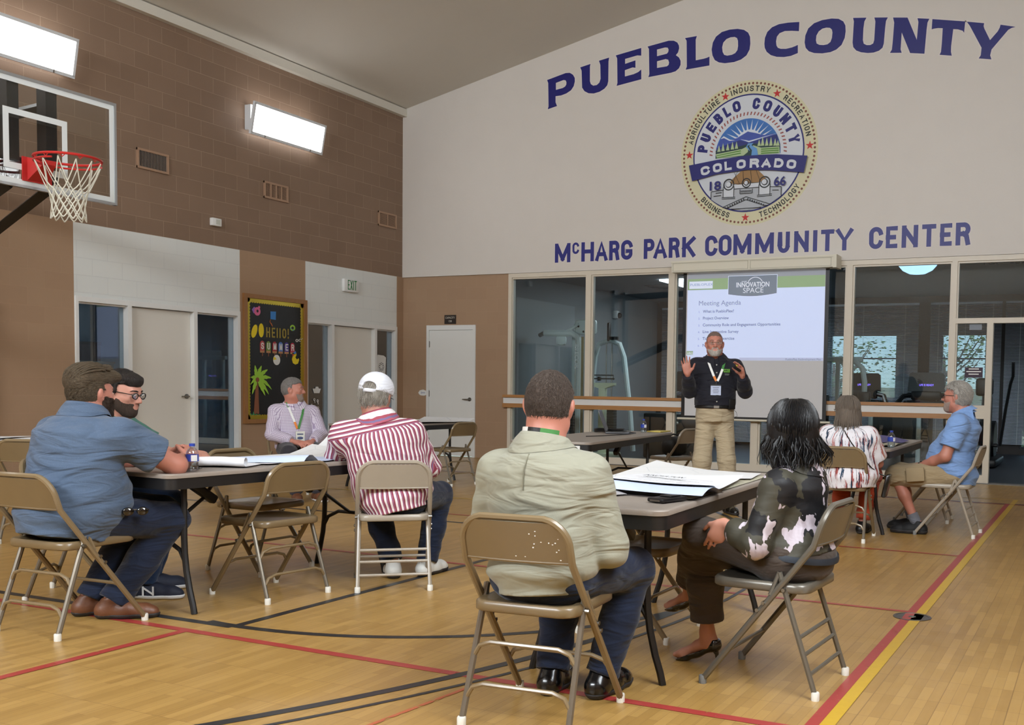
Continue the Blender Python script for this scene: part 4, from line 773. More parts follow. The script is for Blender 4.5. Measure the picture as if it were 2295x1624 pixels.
# stair rail leaning (diagonal dark ladder)
rl = thing('leg_press_frame', 'dark diagonal leg press frame near the window blinds', 'exercise machine', (3.5,5.2,0)); m_ = rl
P('rails', lambda b: (b.tube([(-.6,0,1.0),(2.0,0,2.45)], .06, 6), b.tube([(-.3,.4,.7),(2.0,.4,2.0)], .06, 6)), mat('slate_metal',(.24,.27,.32),.4))
P('feet', lambda b: (b.tube([(1.95,0,0),(1.95,0,2.4)], .05, 6), b.tube([(-.55,0,0),(-.55,0,1.0)], .05, 6), b.tube([(1.95,.4,0),(1.95,.4,1.95)], .05, 6)), MATS['slate_metal'])
# multi gym right of the screen
m_ = thing('multi_gym', 'white multi-station gym frame with black seat between the screen and the second mullion', 'exercise machine', (6.7,1.9,0))
P('top_beam', lambda b: (b.rbox((.1,0,1.72),(1.5,.08,.08),.015), b.rbox((-.25,0,1.82),(.5,.06,.12),.03)))
P('uprights', lambda b: [b.rbox((x,0,.86),(.06,.07,1.72),.01) for x in (-.55,.0,.45)])
P('lever_arm', lambda b: b.tube([(.50,0,1.72),(.72,-.05,1.70),(.86,-.06,1.58),(.90,-.06,1.36),(.90,-.06,1.1)], .045, 8))
P('pad', lambda b: b.rbox((.90,-.06,1.05),(.19,.14,.32),.03), M_black)
P('curved_frame', lambda b: b.tube([(.50,0,1.72),(.62,0,1.5),(.66,0,1.1),(.72,0,.8),(.9,0,.62),(.72,0,.3),(.5,0,.05)], .035, 8))
P('weight_stack', lambda b: [b.box((-.3,0,.1+.06*i),(.26,.16,.055)) for i in range(10)], M_black)
P('seat', lambda b: (b.rbox((.2,-.3,.55),(.34,.4,.08),.03), b.rbox((.2,-.1,.9),(.3,.08,.5),.03)), M_black)
P('cables', lambda b: [b.cyl((x,-.02,.6),(x,-.02,1.7),.006,n=5) for x in (-.35,-.25,-.12,.2)], M_chrome)
# treadmills
M_led = mat('led_text', (.3,.25,.9), .4, emit=(.55,.45,1.0), estr=2.5)
def treadmill(x, y, label):
    global m_
    m_ = thing('treadmill', label, 'treadmill', (x,y,0), 0, 'treadmills facing the blinds')
    P('console', lambda b: b.flat([[(-.31,0),(.31,0),(.29,.30),(.25,.33),(-.25,.33),(-.29,.30)]], (0,.03,1.22), (1,0,0), (0,.12,1), .06), M_black)
    P('readout', lambda b: b.text('LIFE IS READY',(-.115,-.034,1.325),(1,0,0),(0,.12,1),.05,width=.24), M_led, ang=0)
    P('tray', lambda b: (b.rbox((0,-.05,1.02),(.62,.25,.10),.03), b.rbox((0,.0,1.16),(.5,.10,.16),.03)), M_black)
    for s in (-1,1):
        P('handrail', lambda b: b.tube([(s*.25,0,1.17),(s*.38,-.05,1.14),(s*.46,-.2,1.0),(s*.46,-.5,.93),(s*.45,-.62,.93)], .042, 8), M_black)
        P('upright', lambda b: b.tube([(s*.33,0,1.06),(s*.36,.12,.15)], .05, 8), M_black)
    P('motor_cover', lambda b: b.rbox((0,.3,.16),(.72,.5,.22),.06), M_black)
    P('deck', lambda b: b.rbox((0,-.75,.13),(.72,1.7,.12),.03), M_black)
treadmill(8.28,3.6,'treadmill with lit readout, nearest the polo shirt man'); treadmill(7.0,4.6,'treadmill with lit readout, half behind the white lever arm')
fb = thing('framed_cabinet', 'white framed cabinet with dark front below the barre', 'cabinet', (8.13,1.6,0)); m_ = fb
P('frame', lambda b: (b.rbox((0,0,.86),(.80,.06,.07),.01), b.rbox((0,0,.46),(.80,.06,.07),.01), b.rbox((-.365,0,.45),(.07,.061,.89),.01), b.rbox((.365,0,.45),(.07,.061,.89),.01)))
P('dark_front', lambda b: b.box((0,.02,.66),(.70,.03,.36)), M_black); P('body', lambda b: b.b2((-.39,.03,.0),(.5,.5,.93)), M_blackm)
P('knobs', lambda b: [b.cyl((x,-.03,z),(x,-.045,z),.03,n=12) for x in (-.3,.3) for z in (.86,.46)], M_black)
m_ = thing('elliptical', 'black elliptical trainer inside the open doorway', 'exercise machine', (9.25,3.4,0))
P('base', lambda b: b.rbox((0,.3,.08),(.5,1.5,.12),.03), M_black)
P('mast', lambda b: (b.rbox((.05,0,.65),(.16,.14,1.1),.05), b.rbox((.0,-.02,1.32),(.28,.1,.3),.05)), M_black)
for s in (-1,1): P('arm', lambda b: b.tube([(.1+s*.16,.1,.35),(.16+s*.18,.05,1.0),(.20+s*.2,.0,1.38),(.24+s*.2,-.06,1.50),(.24+s*.2,-.1,1.72)], .026, 8), M_black)
for s in (-1,1): P('pedal', lambda b: b.rbox((s*.14,.5,.28+.06*s),(.14,.4,.05),.02), M_black)
P('flywheel_cover', lambda b: b.cyl((-.05,.85,.4),(.12,.85,.4),.34,n=24), M_black)
# paper notices on the sidelight by the doorway
nb = MB(); nb.b2((9.33,.030,1.42),(9.56,.033,1.56)); 
for k, w in enumerate((.13,.19,.13)): nb.b2((9.445-w/2,.028,1.53-.035*k),(9.445+w/2,.0302,1.545-.035*k),1)
tag(nb.build('door_notice', [mat('plum_paper',(.24,.17,.24),.6),M_white], angle=0), 'dark notice with white lines stuck on the sidelight glass', 'notice')
tag(MB().b2((9.37,.030,2.06),(9.53,.033,2.14)).build('door_label', mat('grey_paper',(.55,.58,.62),.6), angle=0), 'small grey paper at the top of the sidelight glass', 'notice')
# ================================================================ outside the far windows
M_grass = mat('dry_grass', (0.62,0.60,0.42), 0.9, var=.2, vscale=.3); M_leaf = mat('leaves', (0.42,0.56,0.30), 0.6, var=.35, vscale=1.5); M_bark = mat('bark', (0.35,0.28,0.22), 0.9)
g = MB(); rr = random.Random(4); N_ = 24
g.add([(-70+140*i/N_, y, h) for y, h in ((FY+.3,-.25),(30,-.3),(60,.3),(110,1.8)) for i in range(N_+1)], [(j*(N_+1)+i, j*(N_+1)+i+1, (j+1)*(N_+1)+i+1, (j+1)*(N_+1)+i) for j in range(3) for i in range(N_)])
tag(g.build('ground', M_grass), 'dry grassy ground outside the far windows', 'ground', kind='stuff')
def tree(x, y, h, r, label, seed):
    tr_ = thing('tree', label, 'tree', (x,y,-.25), 0, 'trees outside the far windows'); rn = random.Random(seed); b = MB()
    b.tube([(0,0,0),(.05,0,h*.3),(0,.05,h*.75)], [.11,.08,.03], 7)
    pts = []
    for k in range(9):
        a = rn.uniform(0,2*PI); z = h*rn.uniform(.3,.75); L = r*rn.uniform(.6,1); p = Vector((L*math.cos(a),L*math.sin(a),z+h*.22)); b.tube([(0,0,z*.8),p*.6+Vector((0,0,z*.25)),p], [.035,.022,.008], 5); pts.append(p); pts.append(p*.6+Vector((0,0,z*.3)))
    b.build('trunk', M_bark, tr_); f = MB()
    for p in pts:
        for k in range(85):
            v = Vector((rn.gauss(0,1),rn.gauss(0,1),rn.gauss(0,1)))*r*.27; c = p+v; s = rn.uniform(.035,.075); R = Matrix.Rotation(rn.uniform(0,6),3,'Z') @ Matrix.Rotation(rn.uniform(-1.2,1.2),3,'X')
            f.add([c+R@Vector(q)*s for q in ((-1,0,0),(0,-.5,.1),(1.2,0,0),(0,.5,.1))], [(0,1,2,3)])
    o = f.build('foliage', M_leaf, tr_, angle=0)
tree(4.6,12.0,2.9,1.2,'leafy tree outside, seen through the blind left of the mullion',1); tree(7.3,12.6,3.2,1.2,'tall leafy tree outside, centred in the blind behind the treadmill',2); tree(1.6,16.5,3.6,1.3,'leafy tree outside, hidden mostly by the screen',3); tree(9.6,11.0,1.5,.9,'low bush outside the sidelight by the doorway',5); tree(-.6,13.0,3.0,1.2,'leafy tree outside, seen left of the presenter',6)
# ================================================================ offices behind the left wall sidelights
M_off = mat('office_wall', (0.62,0.68,0.74), 0.7); M_cab = mat('file_cabinet', (0.50,0.44,0.38), 0.5, var=.06); M_offl = mat('office_floor', (0.3,0.3,0.32), .8)
def room(y0, y1, m):
    mb = MB(); mb.b2((-3.0,y0,0),(-2.9,y1,2.6)); mb.b2((-3.0,y0-.1,0),(-.2,y0,2.6)); mb.b2((-3.0,y1,0),(-.2,y1+.1,2.6)); mb.b2((-3.0,y0,2.6),(-.2,y1,2.7)); struct(mb.build('wall_office', m, angle=0)); struct(MB().b2((-3.0,y0,-.1),(-.2,y1,0.0)).build('floor', M_offl, angle=0))
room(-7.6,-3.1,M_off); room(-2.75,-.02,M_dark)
ol = thing('ceiling_light', 'added fill light panel inside the left office', 'light', (-1.6,-5.0,2.56)); MB().b2((-.3,-.6,0),(.3,.6,.03)).build('diffuser', mat('office_fill_panel',(1,1,1),.5,emit=(.80,.90,1.0),estr=1.3), ol, angle=0)  # unseen panel added to brighten the office
def cabinet(y0, y1, z1, x1, label, papers=()):
    global m_
    m_ = thing('file_cabinet', label, 'cabinet', (-1.75,(y0+y1)/2,0)); w = y1-y0
    P('body', lambda b: b.b2((-.55,-w/2,.0),(x1+1.75,w/2,z1)), M_cab, ang=0); P('top', lambda b: b.b2((-.57,-w/2-.01,z1),(x1+1.77,w/2+.01,z1+.03)), mat('cab_top',(.66,.62,.56),.5), ang=0)
    for s in (-1,1):
        d = P('door', lambda b: b.b2((x1+1.75,s*w/4-w/4+.012,.05),(x1+1.768,s*w/4+w/4-.012,z1-.02)), M_cab, ang=0)
        P('handle', lambda b: b.box((x1+1.775,-s*.03+0,z1*.55),(.012,.012,.12)), M_steel, d, 0)
    for yy, zz, pw, ph in papers: P('taped_sheet', lambda b: b.b2((x1+1.769,yy-pw/2,zz-ph/2),(x1+1.772,yy+pw/2,zz+ph/2)), M_white, ang=0)
cabinet(-7.3,-6.15,1.42,-1.2,'brown file cabinet behind the left sidelight',[(.30,.95,.22,.30),(-.05,1.3,.10,.09),(-.1,.9,.2,.28)]); cabinet(-5.55,-4.72,1.42,-1.2,'tall brown file cabinet with taped sheets behind the right sidelight',[(-.25,1.1,.14,.35),(.22,1.15,.17,.30),(-.22,.45,.16,.30)])
rb = random.Random(8)
for i in range(16):
    h = rb.uniform(.20,.27); w = rb.uniform(.025,.045); c = rb.choice([(.78,.80,.84),(.5,.55,.6),(.2,.22,.26),(.62,.66,.7)])
    b = thing('binder', 'binder standing on the left file cabinet, %s from the left' % ['first','second','third','fourth','fifth','sixth','seventh','eighth','ninth','tenth','eleventh','twelfth','thirteenth','fourteenth','fifteenth','sixteenth'][i], 'binder', (-1.42,-7.2+i*.052,1.45), 0, 'binders on the left file cabinet')
    MB().b2((-.11,-w/2,0),(.11,w/2,h)).build('cover', mat('binder%d' % (i % 5), c, .5), b, angle=0); MB().b2((.1102,-w/2+.006,.08),(.1115,w/2-.006,.17)).build('spine_label', M_white, b, angle=0)
for i, (yy, s, c, lb) in enumerate(((-5.45,(.2,.16,.2),(.5,.52,.45),'olive box on the right file cabinet, leftmost'),(-5.22,(.2,.18,.28),(.75,.78,.82),'white box on the right file cabinet'),(-4.95,(.2,.30,.26),(.45,.36,.34),'brown box on the right file cabinet'),)):
    b = thing('storage_box', lb, 'box', (-1.45,yy,1.45)); MB().b2((-s[0]/2,-s[1]/2,0),(s[0]/2,s[1]/2,s[2]-.04)).build('body', mat('stbox%d' % i, c, .6), b, angle=0); MB().b2((-s[0]/2-.006,-s[1]/2-.006,s[2]-.04),(s[0]/2+.006,s[1]/2+.006,s[2])).build('lid', mat('stlid%d' % i, tuple(x*.9 for x in c), .6), b, angle=0)
# far office: bright blind window, papers on the glass
wd = thing('lit_window', 'bright window with blinds inside the far dark office', 'window', (-2.88,-1.0,1.2)); MB().b2((0,-.40,0),(.01,.10,1.05)).build('pane', mat('lit_pane',(1,1,1),.5,emit=(.95,.93,1.0),estr=1.2), wd, angle=0)
bb = MB()
for i in range(20): bb.b2((.015,-.40,.02+.052*i),(.02,.10,.035+.052*i))
bb.b2((.016,-.16,0),(.024,-.13,1.05)); bb.build('slats', M_slat, wd, angle=0)
fp = MB(); fp.flat([[(-.12,-.18),(.10,-.2),(.12,.16),(.06,.19),(-.10,.20),(-.13,.1)]], (-.066,-.50,1.50), (0,1,0), (0,0,1), .001)
for k in range(8): a = k*PI/4; fp.flat([circ(.055*math.cos(a),.055*math.sin(a),.022,10),circ(.055*math.cos(a),.055*math.sin(a),.016,10)], (-.0645,-.50,1.50), (0,1,0), (0,0,1), .0006, 1)
tag(fp.build('flower_drawing', [M_white, sInk], angle=0), 'white sheet with flower drawing taped inside the right narrow window', 'paper')
for i, (y, z) in enumerate(((-2.10,.95),(-2.03,.93),(-2.16,.86),(-2.08,.80),(-2.17,.72),(-2.02,.82))):
    c_ = MB(); c_.flat([circ(0,0,.022,12),circ(0,0,.011,10)], (-.066,y,z), (0,1,0), (0,0,1), .001); c_.flat([[(.0,-.02),(.012,-.02),(.02,-.055),(.01,-.057)]], (-.066,y,z), (0,1,0), (0,0,1), .001)
    tag(c_.build('window_sticker', M_white, angle=0), 'small white ring sticker on the narrow dark window, %s from the top' % ('first','second','fourth','fifth','lowest','third')[i], 'sticker', 'ring stickers on the narrow window')
c_ = MB(); c_.flat([[(-.09,0),(-.06,-.07),(.06,-.07),(.09,0),(.05,.0),(.03,.03),(-.02,.03),(-.03,0)]], (-.066,-2.05,1.12), (0,1,0), (0,0,1), .001)
tag(c_.build('window_sticker', M_white, angle=0), 'white boat shaped sticker on the narrow dark window', 'sticker')
# ================================================================ folding chairs
M_tan = mat('chair_tan', (0.47,0.40,0.29), 0.28, spec=.6, var=.05, vscale=14); M_tan2 = mat('chair_tan_tube', (0.50,0.43,0.32), 0.25, spec=.6)
M_gry = mat('chair_grey', (0.62,0.58,0.52), 0.3, spec=.6, var=.04, vscale=14); M_gunm = mat('chair_bronze', (0.42,0.40,0.36), 0.28, .25, spec=.6); M_leg = mat('chair_leg_metal', (0.50,0.47,0.42), 0.28, .55)
M_cap = mat('white_rubber', (0.88,0.87,0.83), 0.6); M_capg = mat('grey_rubber', (0.45,0.45,0.44), 0.6)
def make_chair(seatm, tubem, legm, capm, bow, fcap):
    t = thing('folding_chair', 'x', 'chair')
    P0 = lambda s: Vector((s*.215,.235,.02)); top = lambda s: Vector((s*.205,-.215,.60))
    dirv = (top(1)-P0(1)).normalized(); path = [P0(-1), top(-1)]
    c = .105
    for a in range(1, 8):
        u = a/8*PI/2; path.append(Vector((-.205+c*(1-math.cos(u)), 0, 0))+Vector((0,-.215,.60))+Vector((0,-.30,.954))*(.06+c*math.sin(u)))
    path += [Vector((-p.x, p.y, p.z)) for p in reversed(path[2:])] + [top(1), P0(1)]
    MB().tube(path, .0135, 8, flat=1.0).build('frame', tubem, t)
    b = MB(); rows = []; nx = 14; nz = 7   # curved sheet back
    for side in (-1, 1):
        for j in range(nz+1):
            v = j/nz; h = .005+v*.145
            for i in range(nx+1):
                x = -.20+.40*i/nx; hw = .20
                if h > .06: q = (h-.06)/c; hw = .205-c*(1-math.sqrt(max(0,1-min(1,q)**2)))
                x = max(-hw, min(hw, x)); bend = -.018*(1-(x/.2)**2)
                p = Vector((x,-.215,.60))+Vector((0,-.30,.954))*h+Vector((0,bend-.001+side*.0025,0)); rows.append(p)
    k = (nx+1); n1 = k*(nz+1); fs = []
    for sd in (0,1):
        for j in range(nz):
            for i in range(nx):
                a = sd*n1+j*k+i; q = (a,a+1,a+k+1,a+k); fs.append(q if sd else q[::-1])
    b.add(rows, fs); b.tube([(-.2+.4*i/10,-.2165-.018*(1-((-.2+.4*i/10)/.2)**2),.603) for i in range(11)], .006, 6)
    b.build('backrest', seatm, t)
    s = MB()
    def ringp(w, f, bk, r, z):
        out = []
        for cx, cy, a0 in ((w-r,f-r,0),(-w+r,f-r,PI/2),(-w+r,bk+r,PI),(w-r,bk+r,1.5*PI)):
            for q in range(5): a = a0+q*PI/8; out.append((cx+r*math.cos(a), cy+r*math.sin(a), z))
        return out
    L = [ringp(.195,.215,-.19,.06,.405), ringp(.20,.22,-.195,.06,.410), ringp(.20,.22,-.195,.06,.435), ringp(.192,.212,-.187,.055,.444), ringp(.165,.185,-.16,.05,.442), ringp(.15,.17,-.145,.05,.434)]
    m = len(L[0]); s.add([p for l in L for p in l], [(i*m+j,i*m+(j+1)%m,(i+1)*m+(j+1)%m,(i+1)*m+j) for i in range(len(L)-1) for j in range(m)]+[tuple((len(L)-1)*m+j for j in range(m)), tuple(range(m-1,-1,-1))])
    s.build('seat', seatm, t, angle=50)
    for sd in (-1,1):
        l = MB().tube([(sd*.195,-.075,.485),(sd*.205,-.235,.02)], .0125, 8, flat=.9).build('rear_leg', legm, t)
        MB().tube([(sd*.195,-.075,.485),(sd*.213,-.045,.395)], .009, 6).build('hinge_link', tubem, t)
        MB().lathe([(.0,0),(.016,0),(.0165,.03),(.014,.034)], (sd*.2055,-.2375,0), n=10).build('rear_foot_cap', capm, t)
        MB().lathe([(.0,0),(.016,0),(.0165,.03),(.014,.034)], (sd*.215,.237,0), n=10).build('front_foot_cap', fcap, t)
        r = MB()
        for p in ((sd*.228,-.02,.362),(sd*.228,.005,.33),(sd*.222,-.10,.42)): r.cyl(p, (p[0]-sd*.03,p[1],p[2]), .008, n=8)
        r.build('rivets', M_steel, t)
    def on(sd, v, front):
        a, b2 = (P0(sd), top(sd)) if front else (Vector((sd*.205,-.235,.02)), Vector((sd*.195,-.075,.485)))
        return a+(b2-a)*v
    for front, v in ((True,.22),(False,.16),(False,.46)):
        a, b2 = on(-1,v,front), on(1,v,front)
        if bow:
            up = (Vector((0,0,1)) if not front else Vector((0,-.2,.98)))*.055
            q = [a, a+(b2-a)*.06+up*.72, a+(b2-a)*.17+up, b2+(a-b2)*.17+up, b2+(a-b2)*.06+up*.72, b2]
        else: q = [a, b2]
        MB().tube(q, .0085, 7).build('stretcher', tubem, t)
    if not bow: MB().tube([on(-1,.32,False), on(1,.32,False)], .0085, 7).build('stretcher', tubem, t)
    return t
GC = 'folding chairs around the tables'
cT = make_chair(M_tan, M_tan2, M_leg, M_cap, True, M_cap); cG = make_chair(M_gry, M_gry, M_gry, M_cap, False, M_capg); cE = make_chair(M_gunm, M_gunm, M_gunm, M_cap, False, M_capg)
used = set()
def chair(proto, x, y, rz, label):
    if proto.name not in used: used.add(proto.name); o = proto; o.location = (x,y,0); o.rotation_euler = (0,0,rz); o['label'] = label; o['group'] = GC
    else: o = dup(proto, (x,y,0), rz, label, GC)
    return o
chair(cT, 6.507,-10.946, .043, 'tan folding chair under the man in the slate blue shirt'); chair(cT, 6.766,-9.905, 1.436, 'empty tan folding chair on the near side of the left table')
chair(cG, 7.19,-9.35, .694, 'light grey folding chair under the man in the red striped shirt'); chair(cT, 9.206,-11.03, .08, 'tan folding chair with chipped paint on its back, under the khaki shirt man')
_cd = [o for o in bpy.data.objects if o.get('label','').startswith('tan folding chair with chipped')][0]; _m = MB(); _r = random.Random(2)
for _ in range(15):
    x = _r.uniform(.0,.175); h = _r.uniform(.02,.12)-.02*(x > .12); c = Vector((x,-.215,.60))+Vector((0,-.30,.954))*h+Vector((0,-.0045-.018*(1-(x/.2)**2),0)); _m.box(c,(_r.uniform(.003,.006),.0012,_r.uniform(.002,.004)))
_m.build('paint_chips', M_white, _cd, 0)
chair(cE, 9.838,-10.19, 1.518, 'grey and bronze folding chair under the woman in the camouflage blouse'); chair(cT, 8.98,-9.68, -PI/2, 'empty brown folding chair pushed under the right table, beside the khaki shirt man')
chair(cT, 9.13,-5.98, .05, 'tan folding chair under the woman in the streaked white blouse'); chair(cG, 9.87,-5.27, 1.54, 'light grey folding chair under the man in the light blue polo shirt')
chair(cG, 9.53,-4.40, 1.60, 'empty light folding chair behind the man in the polo shirt'); chair(cT, 3.36,-6.17, -2.20, 'tan folding chair under the man in the checked shirt')
chair(cT, 3.85,-4.05, 1.40, 'empty tan folding chair at the far table by the white door'); chair(cT, 3.90,-9.26, .43, 'empty tan folding chair at the far left table, cut by the photo edge')
chair(cT, 6.13,-9.36, -1.60, 'empty brown folding chair on the far side of the left table'); chair(cG, 6.64,-3.65, 1.27, 'beige folding chair with black bag beside the presenter')
chair(cT, 6.22,-5.15, -1.47, 'empty brown folding chair tucked under the laptop table'); chair(cT, 5.90,-10.42, -.93, 'tan folding chair under the man in the green shirt')
# ================================================================ folding tables
M_top = mat('table_top_grey', (0.60,0.56,0.52), 0.45, var=.04, bump=.15, bscale=150); M_apron = mat('table_apron', (0.10,0.095,0.095), 0.45)
def rrect(w, l, r, n=5):
    out = []
    for cx, cy, a0 in ((w-r,l-r,0),(-w+r,l-r,PI/2),(-w+r,-l+r,PI),(w-r,-l+r,1.5*PI)):
        for q in range(n+1): a = a0+q*PI/2/n; out.append((cx+r*math.cos(a), cy+r*math.sin(a)))
    return out
def make_table(label, x, y, rz, hl, legin, w=.38, tag_=False):
    t = thing('folding_table', label, 'table', (x,y,0), rz, 'folding tables of the meeting')
    b = MB(); R = [(rrect(w,hl,.055),.735),(rrect(w-.003,hl-.003,.055),.740),(rrect(w-.02,hl-.02,.05),.7405),(rrect(w-.024,hl-.024,.05),.7385)]
    L = [[(p[0],p[1],.718) for p in rrect(w-.002,hl-.002,.055)]]+[[(p[0],p[1],z) for p in l] for l, z in R]; m = len(L[0])
    b.add([p for l in L for p in l], [(i*m+j,i*m+(j+1)%m,(i+1)*m+(j+1)%m,(i+1)*m+j) for i in range(len(L)-1) for j in range(m)]+[tuple((len(L)-1)*m+j for j in range(m)), tuple(range(m-1,-1,-1))])
    b.build('tabletop', M_top, t, angle=40)
    a = MB(); o1 = rrect(w-.008,hl-.008,.05); o2 = rrect(w-.02,hl-.02,.045); m = len(o1)
    a.add([(p[0],p[1],.7179) for p in o1]+[(p[0],p[1],.662) for p in o1]+[(p[0],p[1],.662) for p in o2]+[(p[0],p[1],.7179) for p in o2], [(r*m+j,((r+1)%4)*m+j,((r+1)%4)*m+(j+1)%m,r*m+(j+1)%m) for r in range(4) for j in range(m)])
    a.build('apron', M_apron, t, angle=40)
    for e in (-1,1):
        y0 = e*(hl-legin)
        for s in (-1,1):
            MB().tube([(s*.222,y0,.72),(s*.222,y0,.40),(s*.226,y0,.31),(s*.238,y0,.22),(s*.262,y0,.12),(s*.285,y0,.05),(s*.297,y0,.0)], .016, 8).build('leg', M_apron, t)
        MB().tube([(-.232,y0,.26),(-.19,y0,.325),(-.10,y0,.365),(.10,y0,.365),(.19,y0,.325),(.232,y0,.26)], .012, 7).build('cross_bar', M_apron, t)
        bb = MB(); bb.tube([(0,y0,.365),(0,y0-e*.30,.56),(0,y0-e*.42,.705)], .010, 6); bb.rbox((0,y0-e*.28,.60),(.05,.22,.05),.012,R=Matrix.Rotation(e*.6,3,'X')); bb.box((0,y0,.705),(.56,.03,.02)); bb.build('fold_brace', M_apron, t)
    if tag_: MB().box((.26,-hl+.006,.69),(.05,.004,.035)).build('inventory_tag', M_white, t, angle=0)
    return t
make_table('grey folding table with curled map sheets, at the left', 6.565,-9.765, -.058, .915, .205); make_table('grey folding table with printed sheets and phone, at the right front', 9.12,-9.78, .055, .975, .24)
make_table('grey folding table with white papers in front of the polo shirt man', 9.08,-4.95, .02, .95, .25); make_table('grey folding table with laptop and cable in front of the windows', 6.62,-5.49, .104, 1.22, .40, tag_=True)
make_table('folding table under white sheets by the white end wall door', 3.30,-4.25, 0.0, .915, .25); make_table('folding table with papers at the far left edge of the photo', 3.52,-9.27, .43-PI/2, .915, .25)
# ================================================================ papers
M_paper = mat('paper_white', (0.90,0.905,0.92), 0.65); M_pback = mat('paper_blue_white', (0.78,0.83,0.93), 0.65)
def map_mat():
    m, n = newmat('map_sheet'); o = n.obj(); v = n.new('TexVoronoi', feature='DISTANCE_TO_EDGE'); v.inputs['Scale'].default_value = 7; n.link(o, v.inputs['Vector'])
    ln = n.math('LESS_THAN', v.outputs['Distance'], .012); f = n.noise(o, 4, 4)
    c = n.mix(f, s2l((0.70,0.68,0.58)), s2l((0.78,0.76,0.68))); n.color(n.mix(n.math('MULTIPLY', ln, .6), c, s2l((0.42,0.42,0.36)))); n.b.inputs['Roughness'].default_value = .6; return m
M_map = map_mat()
def line_mat():
    m, n = newmat('drawing_sheet'); o = n.obj(); v = n.new('TexVoronoi', feature='DISTANCE_TO_EDGE'); v.inputs['Scale'].default_value = 5; n.link(o, v.inputs['Vector'])
    ln = n.math('LESS_THAN', v.outputs['Distance'], .006); n.color(n.mix(n.math('MULTIPLY', ln, .45), s2l((0.88,0.88,0.88)), s2l((0.5,0.55,0.6)))); n.b.inputs['Roughness'].default_value = .6; return m
M_draw = line_mat()
def sheet(name, label, c00, c10, c11, c01, zf, m=None, nx=24, ny=16, cat='paper sheet', group=None, build=True, parts=None):
    """sheet of paper: bilinear between four plan corners, height zf(u,v); may return (dx,dy,dz)"""
    c = [Vector((*p,0)) for p in (c00,c10,c11,c01)]; o = (c[0]+c[2])/2; o.z = .741; vs = []
    for j in range(ny+1):
        for i in range(nx+1):
            u, v = i/nx, j/ny; p = c[0]*(1-u)*(1-v)+c[1]*u*(1-v)+c[2]*u*v+c[3]*(1-u)*v; z = zf(u, v)
            if isinstance(z, tuple): p = p+Vector((z[0],z[1],0)); z = z[2]
            vs.append((p.x, p.y, z))
    b = MB(); b.add(vs, [(j*(nx+1)+i,j*(nx+1)+i+1,(j+1)*(nx+1)+i+1,(j+1)*(nx+1)+i) for j in range(ny) for i in range(nx)])
    q = b.build(name, m or M_paper, angle=60, loc=tuple(o)); tag(q, label, cat, group); return q
def curl(u, u0, k, h): # lift past u0
    return 0 if u < u0 else h*((u-u0)/(1-u0))**k
Z0 = .7425
GP = 'map and paper sheets on the tables'
sheet('map_sheet','tan map sheet lying under the printed sheet on the right table',(8.92,-10.12),(9.50,-10.33),(9.42,-9.0),(8.80,-9.0),lambda u,v: Z0+.003*math.sin(9*u+3*v)+.002, M_map, group=GP)
sheet('paper_sheet','large white drawing sheet curled up at its far left corner on the right table',(8.78,-9.75),(9.42,-9.3),(9.36,-8.95),(8.76,-9.0),lambda u,v: Z0+.012+.004*math.sin(5*u)+.05*max(0,(1-u*1.9))**1.5*max(0,v-.1)**1.2, M_draw, group=GP)
sheet('paper_roll','bluish white rolled sheets along the near edge of the printed sheet',(8.80,-10.24),(9.56,-10.36),(9.54,-10.05),(8.82,-9.93),lambda u,v: (0,.0,Z0+.006+.040*math.sin(PI*(v*.86+.14))*(.9+.1*math.sin(7*u))), M_pback, cat='paper roll', group=GP)
ps = sheet('printed_sheet','printed white INNOVATION sheet on the right table',(8.81,-10.12),(9.545,-10.21),(9.40,-9.36),(8.84,-9.50),lambda u,v: Z0+.017+.003*math.sin(7*u)+.034*math.exp(-(v/.13)**2)+.012*max(0,v-.8)*5*u, M_paper, group=GP)
tb = MB(); d1 = Vector((.55,-.13,0)).normalized(); d2 = Vector((.08,.99,0)).normalized()
tb.text('INNOVATION',(8.97,-9.66,.771),d1,d2,.075,width=.24,bold=.02)
for k, (xx, yy, ln) in enumerate(((9.22,-9.74,.17),(8.96,-9.72,.30),(9.0,-9.78,.36),(8.94,-9.85,.40),(8.92,-9.95,.44))):
    tb.text('meeting notes and comments on the area plan maps here',(xx,yy,.770),d1,d2,.02,width=ln)
o = tb.build('printed_text', mat('print_ink',(.25,.27,.28),.7), None, angle=0); o.parent = ps; o.matrix_parent_inverse = Matrix.Translation(-Vector(ps.location))
sheet('paper_sheet','grey folded card on the right table',(8.98,-10.62),(9.04,-10.66),(9.19,-10.30),(9.02,-10.22),lambda u,v: Z0+.028*v*(1-u)+.004, mat('card_grey',(.66,.65,.66),.6), group=GP)
